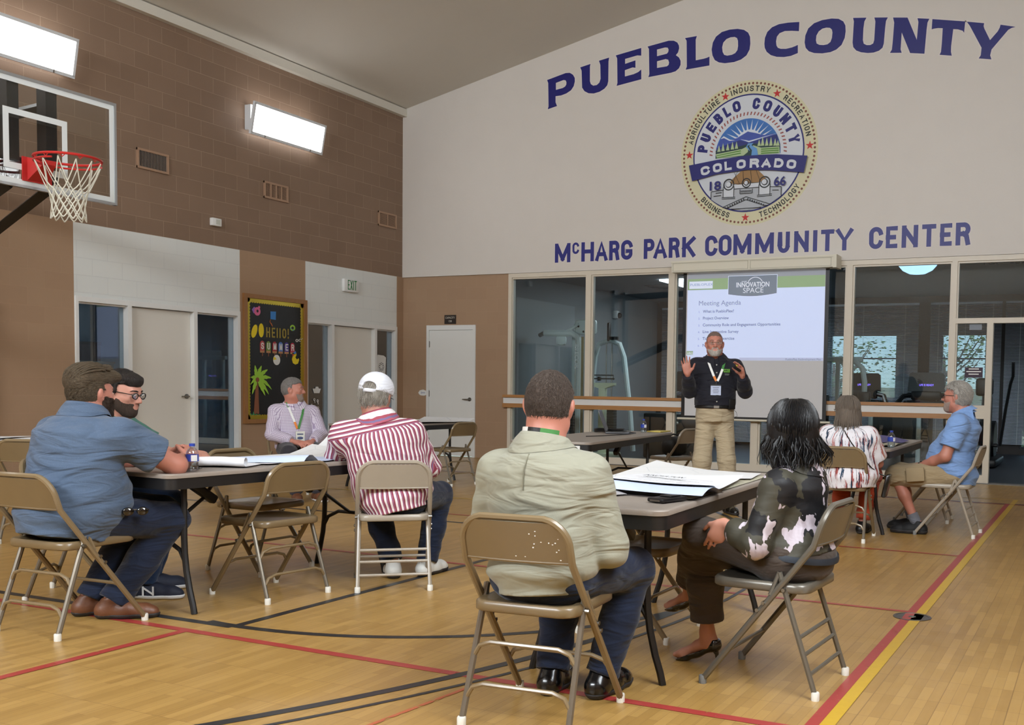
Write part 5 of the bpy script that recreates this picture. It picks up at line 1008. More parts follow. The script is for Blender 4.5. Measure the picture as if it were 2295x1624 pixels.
# left table
sheet('map_sheet','long pale map sheet flat on the left table',(6.30,-10.20),(6.82,-9.98),(6.90,-8.95),(6.24,-9.0),lambda u,v: Z0+.003*math.sin(8*u+5*v)+.002+.10*max(0,v-.82)*5*max(0,.6-u), M_draw, group=GP)
def roll(r, L, u0=0):
    return None
def rolled(name, label, a, b, r, turns, m, z=Z0, tail=.25, side=1):
    a = Vector((*a,0)); b = Vector((*b,0)); d = (b-a).normalized(); n = Vector((-d.y,d.x,0))*side; vs = []; prof = []
    for i in range(9): prof.append((tail*(1-i/8)+0, .001))
    for i in range(1, 22): t = i/21*2*PI*turns; rr = r*(1-.12*t/(2*PI)); prof.append((-math.sin(t)*rr, r-math.cos(t)*rr))
    for j in range(13):
        for q, h in prof: p = a+(b-a)*(j/12)+n*q; vs.append((p.x,p.y,z+h+.002*math.sin(j*.9)))
    k = len(prof); mb = MB(); mb.add(vs, [(j*k+i,j*k+i+1,(j+1)*k+i+1,(j+1)*k+i) for j in range(12) for i in range(k-1)])
    q = mb.build(name, m, angle=60, loc=tuple((a+b)/2+Vector((0,0,z)))); tag(q, label, 'paper roll', GP); return q
rolled('paper_roll','white sheet with rolled edge beside the water bottle on the left table',(6.38,-10.38),(6.86,-10.18),.026,1.1,M_paper,Z0+.004,.34,1)
sheet('paper_sheet','bluish white sheet with curled near edge on the left table',(6.50,-10.10),(6.935,-9.83),(6.86,-9.35),(6.42,-9.55),lambda u,v: Z0+.008+(.042*math.sin(PI*min(1,(.30-v)/.30))*(.55+.45*u) if v < .30 else .004*math.sin(9*v)), M_pback, group=GP)
sheet('paper_sheet','upturned white sheet corner at the far end of the left table',(6.22,-9.02),(6.60,-9.05),(6.62,-8.88),(6.26,-8.87),lambda u,v: Z0+.008+.10*v**1.5, M_draw, group=GP)
# right far table
sheet('paper_sheet','white and purple plan sheet curled up on the polo shirt man\'s table',(8.80,-5.2),(9.42,-5.0),(9.40,-4.55),(8.82,-4.6),lambda u,v: Z0+.012+.045*math.sin(PI*u)*v, mat('purple_plan',(.34,.30,.52),.5,var=.1), group=GP)
sheet('paper_sheet','flat white sheet beside the water bottle in front of the polo shirt man',(8.85,-5.72),(9.30,-5.66),(9.36,-5.35),(8.85,-5.36),lambda u,v: Z0+.004+.003*math.sin(6*u), group=GP)
sheet('map_sheet','crumpled map sheet at the polo shirt man\'s table edge',(9.25,-5.60),(9.44,-5.55),(9.42,-4.95),(9.12,-5.1),lambda u,v: Z0+.007+.006*math.sin(11*u+7*v), M_map, group=GP)
# far tables
sheet('paper_sheet','long white sheet covering the far table by the white door',(2.95,-5.1),(3.70,-5.1),(3.72,-3.32),(2.95,-3.35),lambda u,v: Z0+.008+.012*math.sin(4*v)**2+curl(v,.93,2,.03), M_draw, group=GP)
sheet('paper_sheet','nearer white sheet on the far left table',(3.75,-9.6),(4.30,-9.35),(4.1,-8.95),(3.55,-9.2),lambda u,v: Z0+.006+.008*math.sin(5*u), group=GP); sheet('map_sheet','pale map sheet on the far left table',(2.8,-9.8),(3.6,-9.45),(3.4,-9.0),(2.7,-9.3),lambda u,v: Z0+.006+.006*math.sin(5*u+2), M_draw, group=GP)
# ================================================================ things on the tables
M_clear = glass_mat('bottle_plastic', (0.92,0.96,0.98), .25); M_blue = mat('label_blue', (0.16,0.25,0.62), .4); M_water = M_clear
def bottle(x, y, label, z=.741):
    t = thing('water_bottle', label, 'bottle', (x,y,z), 0, 'plastic water bottles')
    MB().lathe([(0,.005),(.02,.0),(.029,.003),(.031,.010),(.0285,.018),(.0315,.026),(.0295,.034),(.0315,.042),(.031,.05),(.0315,.086),(.030,.096),(.022,.112),(.0125,.122),(.0125,.128)], n=22).build('bottle', M_clear, t)
    MB().lathe([(.0,.127),(.0145,.127),(.0145,.141),(.0,.142)], n=18).build('cap', M_blue, t)
    lb = MB(); lb.tube([(0,0,.050),(0,0,.085)], .0322, 22, cap=False); lb.build('label', M_blue, t)
    w = MB(); w.add([(.0327*math.cos(a),.0327*math.sin(a),z_) for z_ in (.052,.083) for a in [-.9+1.0*i/6 for i in range(7)]], [(i,i+1,i+8,i+7) for i in range(6)]); w.build('barcode_panel', M_white, t)
    MB().lathe([(0,.006),(.027,.007),(.028,.018),(.030,.026),(.0285,.034),(.030,.044),(0,.0445)], n=18).build('water', glass_mat('water',(.90,.95,.97),.3) if 'water' not in MATS else MATS['water'], t); return t
MATS['water'] = glass_mat('water', (.90,.95,.97), .3)
bottle(6.80,-10.48,'water bottle with blue cap on the left table beside the slate blue shirt man'); bottle(6.66,-4.55,'water bottle on the laptop table'); bottle(9.43,-5.60,'water bottle on the table between the streaked blouse woman and the polo shirt man')
ph = thing('smartphone', 'black smartphone in thick case on the right table', 'phone', (9.43,-10.42,.741), -.25); MB().rbox((0,0,.010),(.085,.165,.018),.007).build('case', M_black, ph); MB().box((0,-.0825,.009),(.05,.003,.006)).build('port_edge', M_steel, ph, angle=0); MB().rbox((.0,.02,.022),(.06,.07,.006),.003).build('card_pocket', M_blackm, ph)
pen = thing('pen', 'small black pen lying by the water bottle on the left table', 'pen', (6.70,-10.42,.741), .5); MB().cyl((-.07,0,.006),(.06,0,.006),.005,n=8).build('barrel', M_black, pen); MB().cyl((.06,0,.006),(.075,0,.006),.005,.001,n=8).build('tip', M_steel, pen)
lp = thing('laptop', 'open dark laptop seen edge-on on the table by the windows', 'laptop', (6.55,-4.93,.741), 1.95)
MB().rbox((0,0,.009),(.34,.24,.016),.005).build('base', mat('laptop_grey',(.30,.30,.31),.4,.3), lp); MB().b2((-.15,-.08,.0172),(.15,.07,.019)).build('keyboard', M_black, lp, angle=0)
s_ = MB(); s_.rbox((0,0,0),(.34,.008,.235),.003,R=Matrix.Rotation(-.35,3,'X')); o = s_.build('lid', MATS['laptop_grey'], lp); o.location = (0,.155,.125); MB().box((0,-.005,0),(.32,.002,.21),Matrix.Rotation(-.35,3,'X')).build('screen', M_black, o, angle=0)
cc = MB()
for k in range(7): r = .13-.006*(k % 3); cc.tube([(r*1.25*math.cos(a),r*math.sin(a),.008+.008*(k//2)+.003*math.sin(3*a+k)) for a in [2*PI*i/26 for i in range(26)]], .0055, 6, closed=True)
cc.tube([(.15,0,.008),(.35,-.1,.006),(.42,-.5,.006),(.36,-.9,.006),(.30,-1.1,.006)], .0045, 6)
o = cc.build('cable_coil', M_black, loc=(0,0,0)); o.location = (6.36,-4.75,.741); tag(o, 'coiled black cable behind the laptop', 'cable')
pd = MB().rbox((0,0,.006),(.16,.28,.012),.003).build('legal_pad', mat('yellow_pad',(.86,.78,.40),.6)); pd.location = (6.72,-4.28,.741); tag(pd, 'yellow legal pad beside the water bottle on the laptop table', 'notepad')
bgm = mat('bag_black',(.045,.045,.05),.6,bump=.4,bscale=30)
bg_ = thing('shoulder_bag', 'black bag sitting on the beige chair beside the presenter', 'bag', (6.64,-3.65,.445), 1.27)
b = MB(); b.rbox((0,.0,.11),(.30,.22,.22),.08,3); b.build('bag_body', bgm, bg_); MB().tube([(-.12,.0,.19),(-.10,.0,.23),(0,.02,.245),(.10,.0,.23),(.12,.0,.19)], .01, 6).build('bag_handle', bgm, bg_)
# ================================================================ projection screen
ps_ = thing('projection_screen', 'pull-down projection screen showing the meeting agenda slide', 'screen', (6.3,-.14,.75)); SX, SZ = 6.3, .75; SYo = -.14
def Q(a, c): return ((a[0]-SX,a[1]-SYo,a[2]-SZ),(c[0]-SX,c[1]-SYo,c[2]-SZ))
M_case = mat('screen_case',(.88,.86,.79),.45)
c = MB(); c.b2(*Q((5.15,-.30,2.93),(7.58,-.032,3.085))); c.b2(*Q((5.14,-.31,3.07),(7.59,-.034,3.095))); c.build('case', M_case, ps_, angle=0)
c = MB()
for xa, xb in ((5.17,6.34),(6.37,7.55)):
    for a, d in (((xa,-.305,2.945),(xb,-.300,2.953)),((xa,-.305,3.055),(xb,-.300,3.063)),((xa,-.305,2.945),(xa+.008,-.300,3.063)),((xb-.008,-.305,2.945),(xb,-.300,3.063))): c.b2(*Q(a, d))
c.build('case_moulding', mat('case_mould',(.78,.76,.69),.5), ps_, angle=0)
MB().b2(*Q((7.575,-.315,2.92),(7.625,-.03,3.10))).build('case_end', M_case, ps_, angle=0)
M_fab = mat('screen_fabric',(.86,.86,.87),.8); MB().b2(*Q((5.33,-.142,.80),(7.44,-.138,2.93))).build('fabric', M_fab, ps_, angle=0)
c = MB(); c.b2(*Q((5.28,-.1425,.775),(5.335,-.1375,2.93))); c.b2(*Q((7.435,-.1425,.775),(7.49,-.1375,2.93))); c.b2(*Q((5.335,-.1424,.775),(7.435,-.1376,.81))); c.build('black_border', M_black, ps_, angle=0)
c = MB(); c.cyl((5.22-SX,0,.765-SZ),(7.55-SX,0,.765-SZ),.016,n=10); c.build('bottom_bar', M_case, ps_); c = MB(); c.tube([(6.70-SX,0,.75-SZ),(6.70-SX,-.01,.70-SZ),(6.68-SX,-.01,.66-SZ),(6.72-SX,-.01,.66-SZ),(6.70-SX,-.005,.70-SZ)],.006,6); c.cyl((6.70-SX,0,.70-SZ),(6.70-SX,0,.30-SZ),.004,n=5); c.build('pull_cord', M_white, ps_)
# projected slide: light of the projector on the fabric
def lit(name, col, e=.42): return mat('slide_'+name, col, .8, emit=col, estr=e)
sl = MB(); y = -.1425
X0, X1, ZA, ZB = 5.352, 7.432, 1.635, 2.84
fr_ = lambda a, b: (X0+(X1-X0)*a-SX, y-SYo, ZB-(ZB-ZA)*b-SZ)
def rect(mb, a0, b0, a1, b1, lv, mi=0): p = fr_(a0,b1); q = fr_(a1,b0); mb.b2((p[0],p[1]-.0004*lv-.0003,p[2]), (q[0],q[1]-.0004*lv,q[2]), mi)
rect(sl,0,0,1,1,0); rect(sl,0,.0,1,.135,1,1); rect(sl,.012,.03,.19,.12,2,2); rect(sl,.40,.965,1,1.0,1,3); rect(sl,.0,.885,.05,.93,1,1); rect(sl,0,-.075,1,0,0,5)
a, b = fr_(.305,0), fr_(.665,.22)
def shield(inset, lv, mi):
    x0, x1 = a[0]+inset, b[0]-inset; zt = a[2]+.03-inset; zb = b[2]+.02+inset
    sl.flat([[(x0,zt),(x0,zb)]+[(x0+(x1-x0)*i/10, zb-.035*math.sin(PI*i/10)) for i in range(1,10)]+[(x1,zb),(x1,zt)]], (0,y-SYo-.0004*lv,0), (1,0,0), (0,0,1), .0003, mi)
shield(0,3,2); shield(.007,4,4)
sl.build('projected_slide', [lit('white',(.80,.85,.98)),lit('green',(.60,.70,.55),.3),lit('logo_white',(.84,.88,.97)),lit('grey',(.74,.77,.88),.35),lit('shield',(.52,.56,.62),.25),lit('grey2',(.66,.68,.72),.2)], ps_, angle=0)
W_ = (1,0,0); U_ = (0,0,1); _tm = [lit('ink1',(.58,.62,.72),.3),lit('ink2',(.86,.88,.94),.4),lit('ink3',(.56,.60,.68),.28),lit('ink4',(.48,.52,.62),.25)]
def line(s, a0, b0, size, bold=0.0, width=None, mi=0, lv=6, al='LEFT'):
    p = fr_(a0,b0); MB().text(s, (p[0],p[1]-.0004*lv,p[2]), W_, U_, size, al, bold, .0002, 0, width).build('slide_text_line', _tm[mi], ps_, angle=0)
line('INNOVATION',.365,.115,.098,.02,.50,1); line('SPACE',.415,.185,.105,0,.31,1); line('WHERE',.405,.058,.03,0,.08,1); line('PUEBLOPLEX',.017,.085,.052,0,.36,0); line('Meeting Agenda',.085,.325,.098,0,.655,2)
for i, s in enumerate(('What is PuebloPlex?','Project Overview','Community Role and Engagement Opportunities','Live Interactive Survey','Table Top Exercise','Next Steps')):
    line('%d.' % (i+1),.085,.415+.083*i,.040,0,None,2); line(s,.12,.415+.083*i,.058,.012,(.485,.405,1.19,.56,.50,.30)[i],3)
line('HRG',.004,.925,.045,.02,.09,1); line('PuebloPlex Redevelopment Plan',.985,.995,.040,.01,None,2,al='RIGHT')
p = fr_(.505,.075); tx = MB()
for i in range(16):
    a1, a2 = PI*.15+PI*.7*i/16, PI*.15+PI*.7*(i+1)/16; r1, r2 = .115, .125
    tx.add([(p[0]+r1*math.cos(a1),p[1]-.0025,p[2]-.03+r1*math.sin(a1)),(p[0]+r2*math.cos(a1),p[1]-.0025,p[2]-.03+r2*math.sin(a1)),(p[0]+r2*math.cos(a2),p[1]-.0025,p[2]-.03+r2*math.sin(a2)),(p[0]+r1*math.cos(a2),p[1]-.0025,p[2]-.03+r1*math.sin(a2))],[(0,1,2,3)],0)
tx.build('logo_arc', _tm[1], ps_, angle=0)
# ================================================================ people: smooth bodies meshed from blended volumes
V3 = lambda *a: np.array(a, float)
def nrm(v): return v/np.linalg.norm(v)
class Cone:
    def __init__(s, a, b, ra, rb, k=.02): s.a = V3(*a); s.b = V3(*b); s.ra = ra; s.rb = rb; s.k = k; s.c = (s.a+s.b)/2; s.R = np.linalg.norm(s.b-s.a)/2+max(ra, rb)
    def __call__(s, P):
        ba = s.b-s.a; pa = P-s.a; h = np.clip((pa@ba)/max(1e-9, ba@ba), 0, 1); return np.linalg.norm(pa-h[:,None]*ba, axis=1)-(s.ra+(s.rb-s.ra)*h)
class CapCone(Cone):
    """limb volume cut off flat at its far end (a cuff or hem)"""
    def __call__(s, P):
        u = (s.b-s.a)/np.linalg.norm(s.b-s.a); b2 = s.b+u*.06; ba = b2-s.a; pa = P-s.a; h = np.clip((pa@ba)/(ba@ba), 0, 1); L = np.linalg.norm(s.b-s.a)
        return np.maximum(np.linalg.norm(pa-h[:,None]*ba, axis=1)-(s.ra+(s.rb-s.ra)*np.minimum(1, h*(L+.06)/L)), (P-s.b)@u)
class Ell:
    def __init__(s, c, r, M=None, k=.02): s.c = V3(*c); s.r = V3(*r); s.M = np.eye(3) if M is None else M; s.k = k; s.R = max(r)
    def __call__(s, P):
        q = (P-s.c)@s.M; k0 = np.linalg.norm(q/s.r, axis=1); k1 = np.linalg.norm(q/(s.r*s.r), axis=1); return np.where(k1 > 1e-6, k0*(k0-1)/np.maximum(k1, 1e-6), -s.r.min())
class Loft:
    """body trunk: elliptical sections (t, forward offset, half width, depth front, depth back) along a->b"""
    def __init__(s, a, b, fwd, sec, k=.03, g=0.0, side=0.0):
        s.a = V3(*a); s.b = V3(*b); s.L = np.linalg.norm(s.b-s.a); s.u = (s.b-s.a)/s.L; f = V3(*fwd); s.f = nrm(f-s.u*(f@s.u)); s.x = np.cross(s.f, s.u); s.sec = np.array(sec, float); s.k = k; s.g = g
        s.c = (s.a+s.b)/2; s.R = s.L*.9+.35
    def prof(s, t):
        T = s.sec[:,0]; tt = np.clip(t, T[0], T[-1]); i = np.clip(np.searchsorted(T, tt)-1, 0, len(T)-2); w = (tt-T[i])/(T[i+1]-T[i]); w = w*w*(3-2*w)*.5+w*.5
        return [s.sec[i,q]*(1-w)+s.sec[i+1,q]*w for q in range(1, 5)]
    def __call__(s, P):
        q = P-s.a; z = q@s.u; t = z/s.L; off, rx, rf, rb = s.prof(t); x = q@s.x; y = q@s.f-off
        ry = np.where(y > 0, rf, rb)+s.g; rx = rx+s.g; k0 = np.sqrt((x/rx)**2+(y/ry)**2)+1e-9; k1 = np.sqrt((x/rx**2)**2+(y/ry**2)**2)+1e-9
        d = np.where(k0 > .25, k0*(k0-1)/k1, -np.minimum(rx, ry)*.8); T = s.sec[:,0]; e = np.maximum((T[0]-t)*s.L-s.g, (t-T[-1])*s.L-s.g)
        return np.where((e > 0) & (d > 0), np.hypot(e, d), np.maximum(d, e))
class Shape:
    """blend of volumes, with cuts (functions P->d kept where negative), and wrinkles"""
    def __init__(s, prims, cuts=(), wr=0.0, wf=(30, 30, 22), seed=0, subs=()): s.p = prims; s.cuts = cuts; s.wr = wr; s.wf = wf; s.seed = seed; s.subs = subs
    def __call__(s, P, cull=True):
        D = np.full(len(P), 1e3)
        for q in s.p:
            m = np.linalg.norm(P-q.c, axis=1) < q.R+.12 if cull else np.ones(len(P), bool)
            if not m.any(): continue
            e = q(P[m]); o = D[m]; k = q.k; h = np.maximum(k-np.abs(o-e), 0)/k; D[m] = np.minimum(o, e)-h*h*k/4
        for q in s.subs: D = np.maximum(D, -q(P))
        if s.wr:
            a = P*np.array(s.wf); ph = s.seed
            z = a[:,2]+1.6*np.sin(a[:,0]*.8+ph)+1.1*np.sin(a[:,1]*.9+ph*2.3+a[:,0]*.5); m = .55+.45*np.sin(a[:,0]*.7+a[:,2]*.13+ph*3.1)*np.sin(a[:,1]*.6+ph)
            w = m*(np.abs(np.sin(z*.5))**1.5*1.6-.7)+.35*np.sin(z*1.7+a[:,0]*1.3)
            D = D+s.wr*w
        for c in s.cuts: D = np.maximum(D, c(P))
        return D
def plane(p, n):
    p = V3(*p); n = nrm(V3(*n)); return lambda P: (P-p)@n     # keeps the side opposite to n
def mesh_of(f, lo, hi, h):
    lo = V3(*lo); hi = V3(*hi); B = 6; nb = np.ceil((hi-lo)/(h*B)).astype(int); n = nb*B+1
    gc = [lo[i]+(np.arange(nb[i])+.5)*B*h for i in range(3)]; G = np.stack(np.meshgrid(*gc, indexing='ij'), -1).reshape(-1, 3); d = f(G, False).reshape(nb)
    act = np.argwhere(np.abs(d) < B*h*1.15+.012)
    D = np.repeat(np.repeat(np.repeat(d, B, 0), B, 1), B, 2); D = np.pad(D, ((0,1),)*3, mode='edge').astype(np.float32)
    loc = np.stack(np.meshgrid(*[np.arange(B+1)]*3, indexing='ij'), -1).reshape(-1, 3)
    for c in range(0, len(act), 600):
        I = (act[c:c+600,None,:]*B+loc[None]).reshape(-1, 3); D[I[:,0],I[:,1],I[:,2]] = f(lo+I*h)
    S = D < 0; cnt = np.zeros(np.array(S.shape)-1, np.uint8)
    sl = lambda o, m: tuple(slice(o[i], o[i]+m[i]) for i in range(3))
    m = np.array(S.shape)-1; C8 = [(a,b,c) for a in (0,1) for b in (0,1) for c in (0,1)]
    for o in C8: cnt += S[sl(o, m)]
    cells = np.argwhere((cnt > 0) & (cnt < 8)); acc = np.zeros((len(cells), 3)); num = np.zeros(len(cells))
    for a in C8:
        for ax in range(3):
            if a[ax]: continue
            b = list(a); b[ax] = 1; A_ = cells+np.array(a); B_ = cells+np.array(b); da = D[A_[:,0],A_[:,1],A_[:,2]]; db = D[B_[:,0],B_[:,1],B_[:,2]]; cr = (da < 0) != (db < 0)
            t = np.where(cr, da/np.where(cr, da-db, 1), 0); p = A_.astype(float); p[:,ax] += t; acc[cr] += p[cr]; num[cr] += 1
    V = lo+(acc/num[:,None])*h; idx = np.full(m, -1, np.int64); idx[cells[:,0],cells[:,1],cells[:,2]] = np.arange(len(cells)); F = []
    for ax in range(3):
        u, v = (ax+1) % 3, (ax+2) % 3; s0 = [slice(0, None)]*3; s1 = [slice(0, None)]*3; s0[ax] = slice(0, -1); s1[ax] = slice(1, None)
        A_ = S[tuple(s0)]; B_ = S[tuple(s1)]; e = np.argwhere(A_ != B_); ok = (e[:,u] > 0) & (e[:,v] > 0) & (e[:,u] < m[u]) & (e[:,v] < m[v]); e = e[ok]
        fl = A_[e[:,0],e[:,1],e[:,2]]; q = []
        for du, dv in ((-1,-1),(0,-1),(0,0),(-1,0)):
            g = e.copy(); g[:,u] += du; g[:,v] += dv; q.append(idx[g[:,0],g[:,1],g[:,2]])
        q = np.stack(q, 1); q = q[(q >= 0).all(1)] if (q < 0).any() else q
        if len(q) != len(fl): continue
        q[~fl] = q[~fl][:, ::-1]; F.append(q)
    return V, np.concatenate(F)
def solid(name, f, lo, hi, h, m, parent, uvf=None, relax=1):
    V, F = mesh_of(f, lo, hi, h)
    for _ in range(relax):   # light smoothing along the surface
        acc = np.zeros_like(V); num = np.zeros(len(V))
        for i in range(4):
            a = F[:,i]; b = F[:,(i+1) % 4]; np.add.at(acc, a, V[b]); np.add.at(num, a, 1); np.add.at(acc, b, V[a]); np.add.at(num, b, 1)
        V = V*.5+.5*acc/np.maximum(num, 1)[:,None]
    me = bpy.data.meshes.new(name); me.vertices.add(len(V)); me.vertices.foreach_set('co', V.astype(np.float32).ravel())
    me.loops.add(len(F)*4); me.loops.foreach_set('vertex_index', F.astype(np.int32).ravel()); me.polygons.add(len(F)); me.polygons.foreach_set('loop_start', np.arange(0, len(F)*4, 4, dtype=np.int32)); me.polygons.foreach_set('loop_total', np.full(len(F), 4, np.int32))
    me.update(calc_edges=True); me.polygons.foreach_set('use_smooth', np.ones(len(F), bool)); ms = m if isinstance(m, (list, tuple)) else [m]
    for q in ms: me.materials.append(q)
    if uvf is not None:
        uv = uvf(V); l = me.uv_layers.new(name='UVMap'); l.data.foreach_set('uv', uv[F.ravel()].astype(np.float32).ravel())
    o = bpy.data.objects.new(name, me); COL.objects.link(o); o.parent = parent; return o
# ---------------------------------------------------------------- cloth, skin and hair materials
def skin_mat(name, c, red=.12):
    m, n = newmat(name); f = n.noise(n.obj(), 9, 4); c = s2l(c); n.color(n.mix(f, tuple(x*.9 for x in c), (min(1,c[0]*1.08), c[1]*(1-red), c[2]*(1-red)))); n.b.inputs['Roughness'].default_value = .5
    n.b.inputs['Subsurface Weight'].default_value = .06; n.b.inputs['Subsurface Radius'].default_value = (.02,.008,.004); n.bump(n.noise(n.obj(), 160, 2), .12, .002); return m
def cloth(name, c, var=.10, weave=420, rough=.85, heather=0.0, vs=5, sheen=.15):
    m, n = newmat(name); o = n.obj(); c = s2l(c); col = n.mix(n.noise(o, vs, 4), tuple(x*(1-var) for x in c), tuple(min(1, x*(1+var)) for x in c))
    if heather: col = n.mix(n.math('MULTIPLY', n.math('GREATER_THAN', n.noise(o, 240, 2), .62), heather), col, tuple(min(1, x*2.2+.08) for x in c))
    n.color(col); n.b.inputs['Roughness'].default_value = rough; n.b.inputs['Sheen Weight'].default_value = sheen; n.b.inputs['Specular IOR Level'].default_value = .25
    n.bump(n.math('ADD', n.math('MULTIPLY', n.noise(o, weave, 2), .025), n.math('MULTIPLY', n.noise(n.mapping(o, (.6,.6,2.2)), 7, 2, .45, 1.4), 1.0)), .75, .03); return m
def hair_mat(name, c, c2=None, stretch=(60,60,6), scale=3.0, rough=.55):
    m, n = newmat(name); o = n.obj(); f = n.noise(n.mapping(o, stretch), scale, 4, .7, .6); c2 = c2 or tuple(min(1,x*1.6+.03) for x in c); n.color(n.mix(f, s2l(c), s2l(c2))); n.b.inputs['Roughness'].default_value = rough
    n.b.inputs['Specular IOR Level'].default_value = .3; n.bump(f, .9, .012); return m
def stripes_mat(name):
    m, n = newmat(name); q = n.sep(n.uv()); yk = n.math('GREATER_THAN', q[1], .395); u = n.math('ADD', n.math('MULTIPLY', yk, q[1]), n.math('MULTIPLY', n.math('SUBTRACT', 1.0, yk), q[0])); w = n.math('FRACT', n.math('ADD', n.math('MULTIPLY', u, 1/.026), n.math('MULTIPLY', n.noise(n.obj(), 9, 3), .35)))
    c = n.ramp(w, [(0,s2l((.90,.88,.88))),(.30,s2l((.62,.28,.34))),(.42,s2l((.45,.40,.55))),(.52,s2l((.66,.34,.40))),(.62,s2l((.50,.18,.26))),(.80,s2l((.64,.30,.36))),(.88,s2l((.90,.88,.88)))], True)
    n.color(c); n.b.inputs['Roughness'].default_value = .8; n.bump(n.noise(n.mapping(n.obj(), (.6,.6,2.2)), 7, 2, .45, 1.4), .4, .02); return m
def check_mat(name):
    m, n = newmat(name); s = n.sep(n.uv()); f = lambda v: n.math('LESS_THAN', n.math('FRACT', n.math('MULTIPLY', v, 1/.016)), .33)
    k = n.math('ADD', n.math('MULTIPLY', f(s[0]), .5), n.math('MULTIPLY', f(s[1]), .5)); n.color(n.mix(k, s2l((.84,.81,.86)), s2l((.42,.30,.48)))); n.b.inputs['Roughness'].default_value = .8; return m
def camo_mat(name):
    m, n = newmat(name); o = n.obj(); wp = n.new('VectorMath', operation='ADD'); sn = n.new('TexNoise'); sn.inputs['Scale'].default_value = 14; n.link(o, sn.inputs['Vector']); sc_ = n.new('VectorMath', operation='SCALE'); sc_.inputs['Scale'].default_value = .05; n.link(sn.outputs[1], sc_.inputs[0]); n.link(o, wp.inputs[0]); n.link(sc_.outputs[0], wp.inputs[1]); q = wp.outputs[0]
    a = n.noise(n.mapping(q, (1,1,.9), (3.1,1.2,.4)), 7.0, 3, .5); b = n.noise(n.mapping(q, (1,1,.8), (7.3,2.2,5.4)), 6.2, 3, .55); st = n.noise(n.mapping(q, (6,6,1.2), (0,0,0), (0,.6,0)), 6, 3)
    c = n.mix(n.math('GREATER_THAN', a, .52), s2l((.24,.23,.185)), s2l((.06,.06,.075)))
    pk = n.math('GREATER_THAN', n.math('ADD', b, n.math('MULTIPLY', st, .14)), .605); pale = n.mix(st, s2l((.52,.44,.47)), s2l((.86,.83,.87))); n.color(n.mix(pk, c, pale)); n.b.inputs['Roughness'].default_value = .6; n.bump(n.noise(n.mapping(o, (.7,.7,1.8)), 8, 2, .45, 1.2), .35, .015); return m
def streak_mat(name):
    m, n = newmat(name); s = n.sep(n.uv()); v = n.comb(n.math('MULTIPLY', s[0], 34), n.math('MULTIPLY', s[1], 3.0), 0.0); a = n.noise(v, 1.0, 5, .7, .4); v2 = n.comb(n.math('MULTIPLY', s[0], 26), n.math('MULTIPLY', s[1], 2.2), 4.0); b = n.noise(v2, 1.0, 5, .7, .4)
    tint = n.ramp(b, [(0,s2l((.16,.26,.36))),(.42,s2l((.12,.16,.24))),(.50,s2l((.62,.30,.28))),(.58,s2l((.72,.42,.38))),(.66,s2l((.62,.50,.40)))], True); n.color(n.mix(n.math('GREATER_THAN', a, .54), s2l((.90,.89,.91)), tint)); n.b.inputs['Roughness'].default_value = .8; return m
M_denim = cloth('denim_dark', (.11,.145,.225), .25, 300, .9, .0, 9); M_denim2 = cloth('denim_blue', (.15,.235,.37), .25, 300, .9, .0, 9)
M_lens = glass_mat('spectacle_lens', (.95,.95,.95), .2)
M_eye = mat('eye_white', (.70,.66,.63), .4); M_iris = mat('iris', (.12,.09,.08), .2); M_lip = mat('lips', (.62,.36,.33), .5); M_mouth = mat('mouth_dark', (.25,.10,.09), .6)
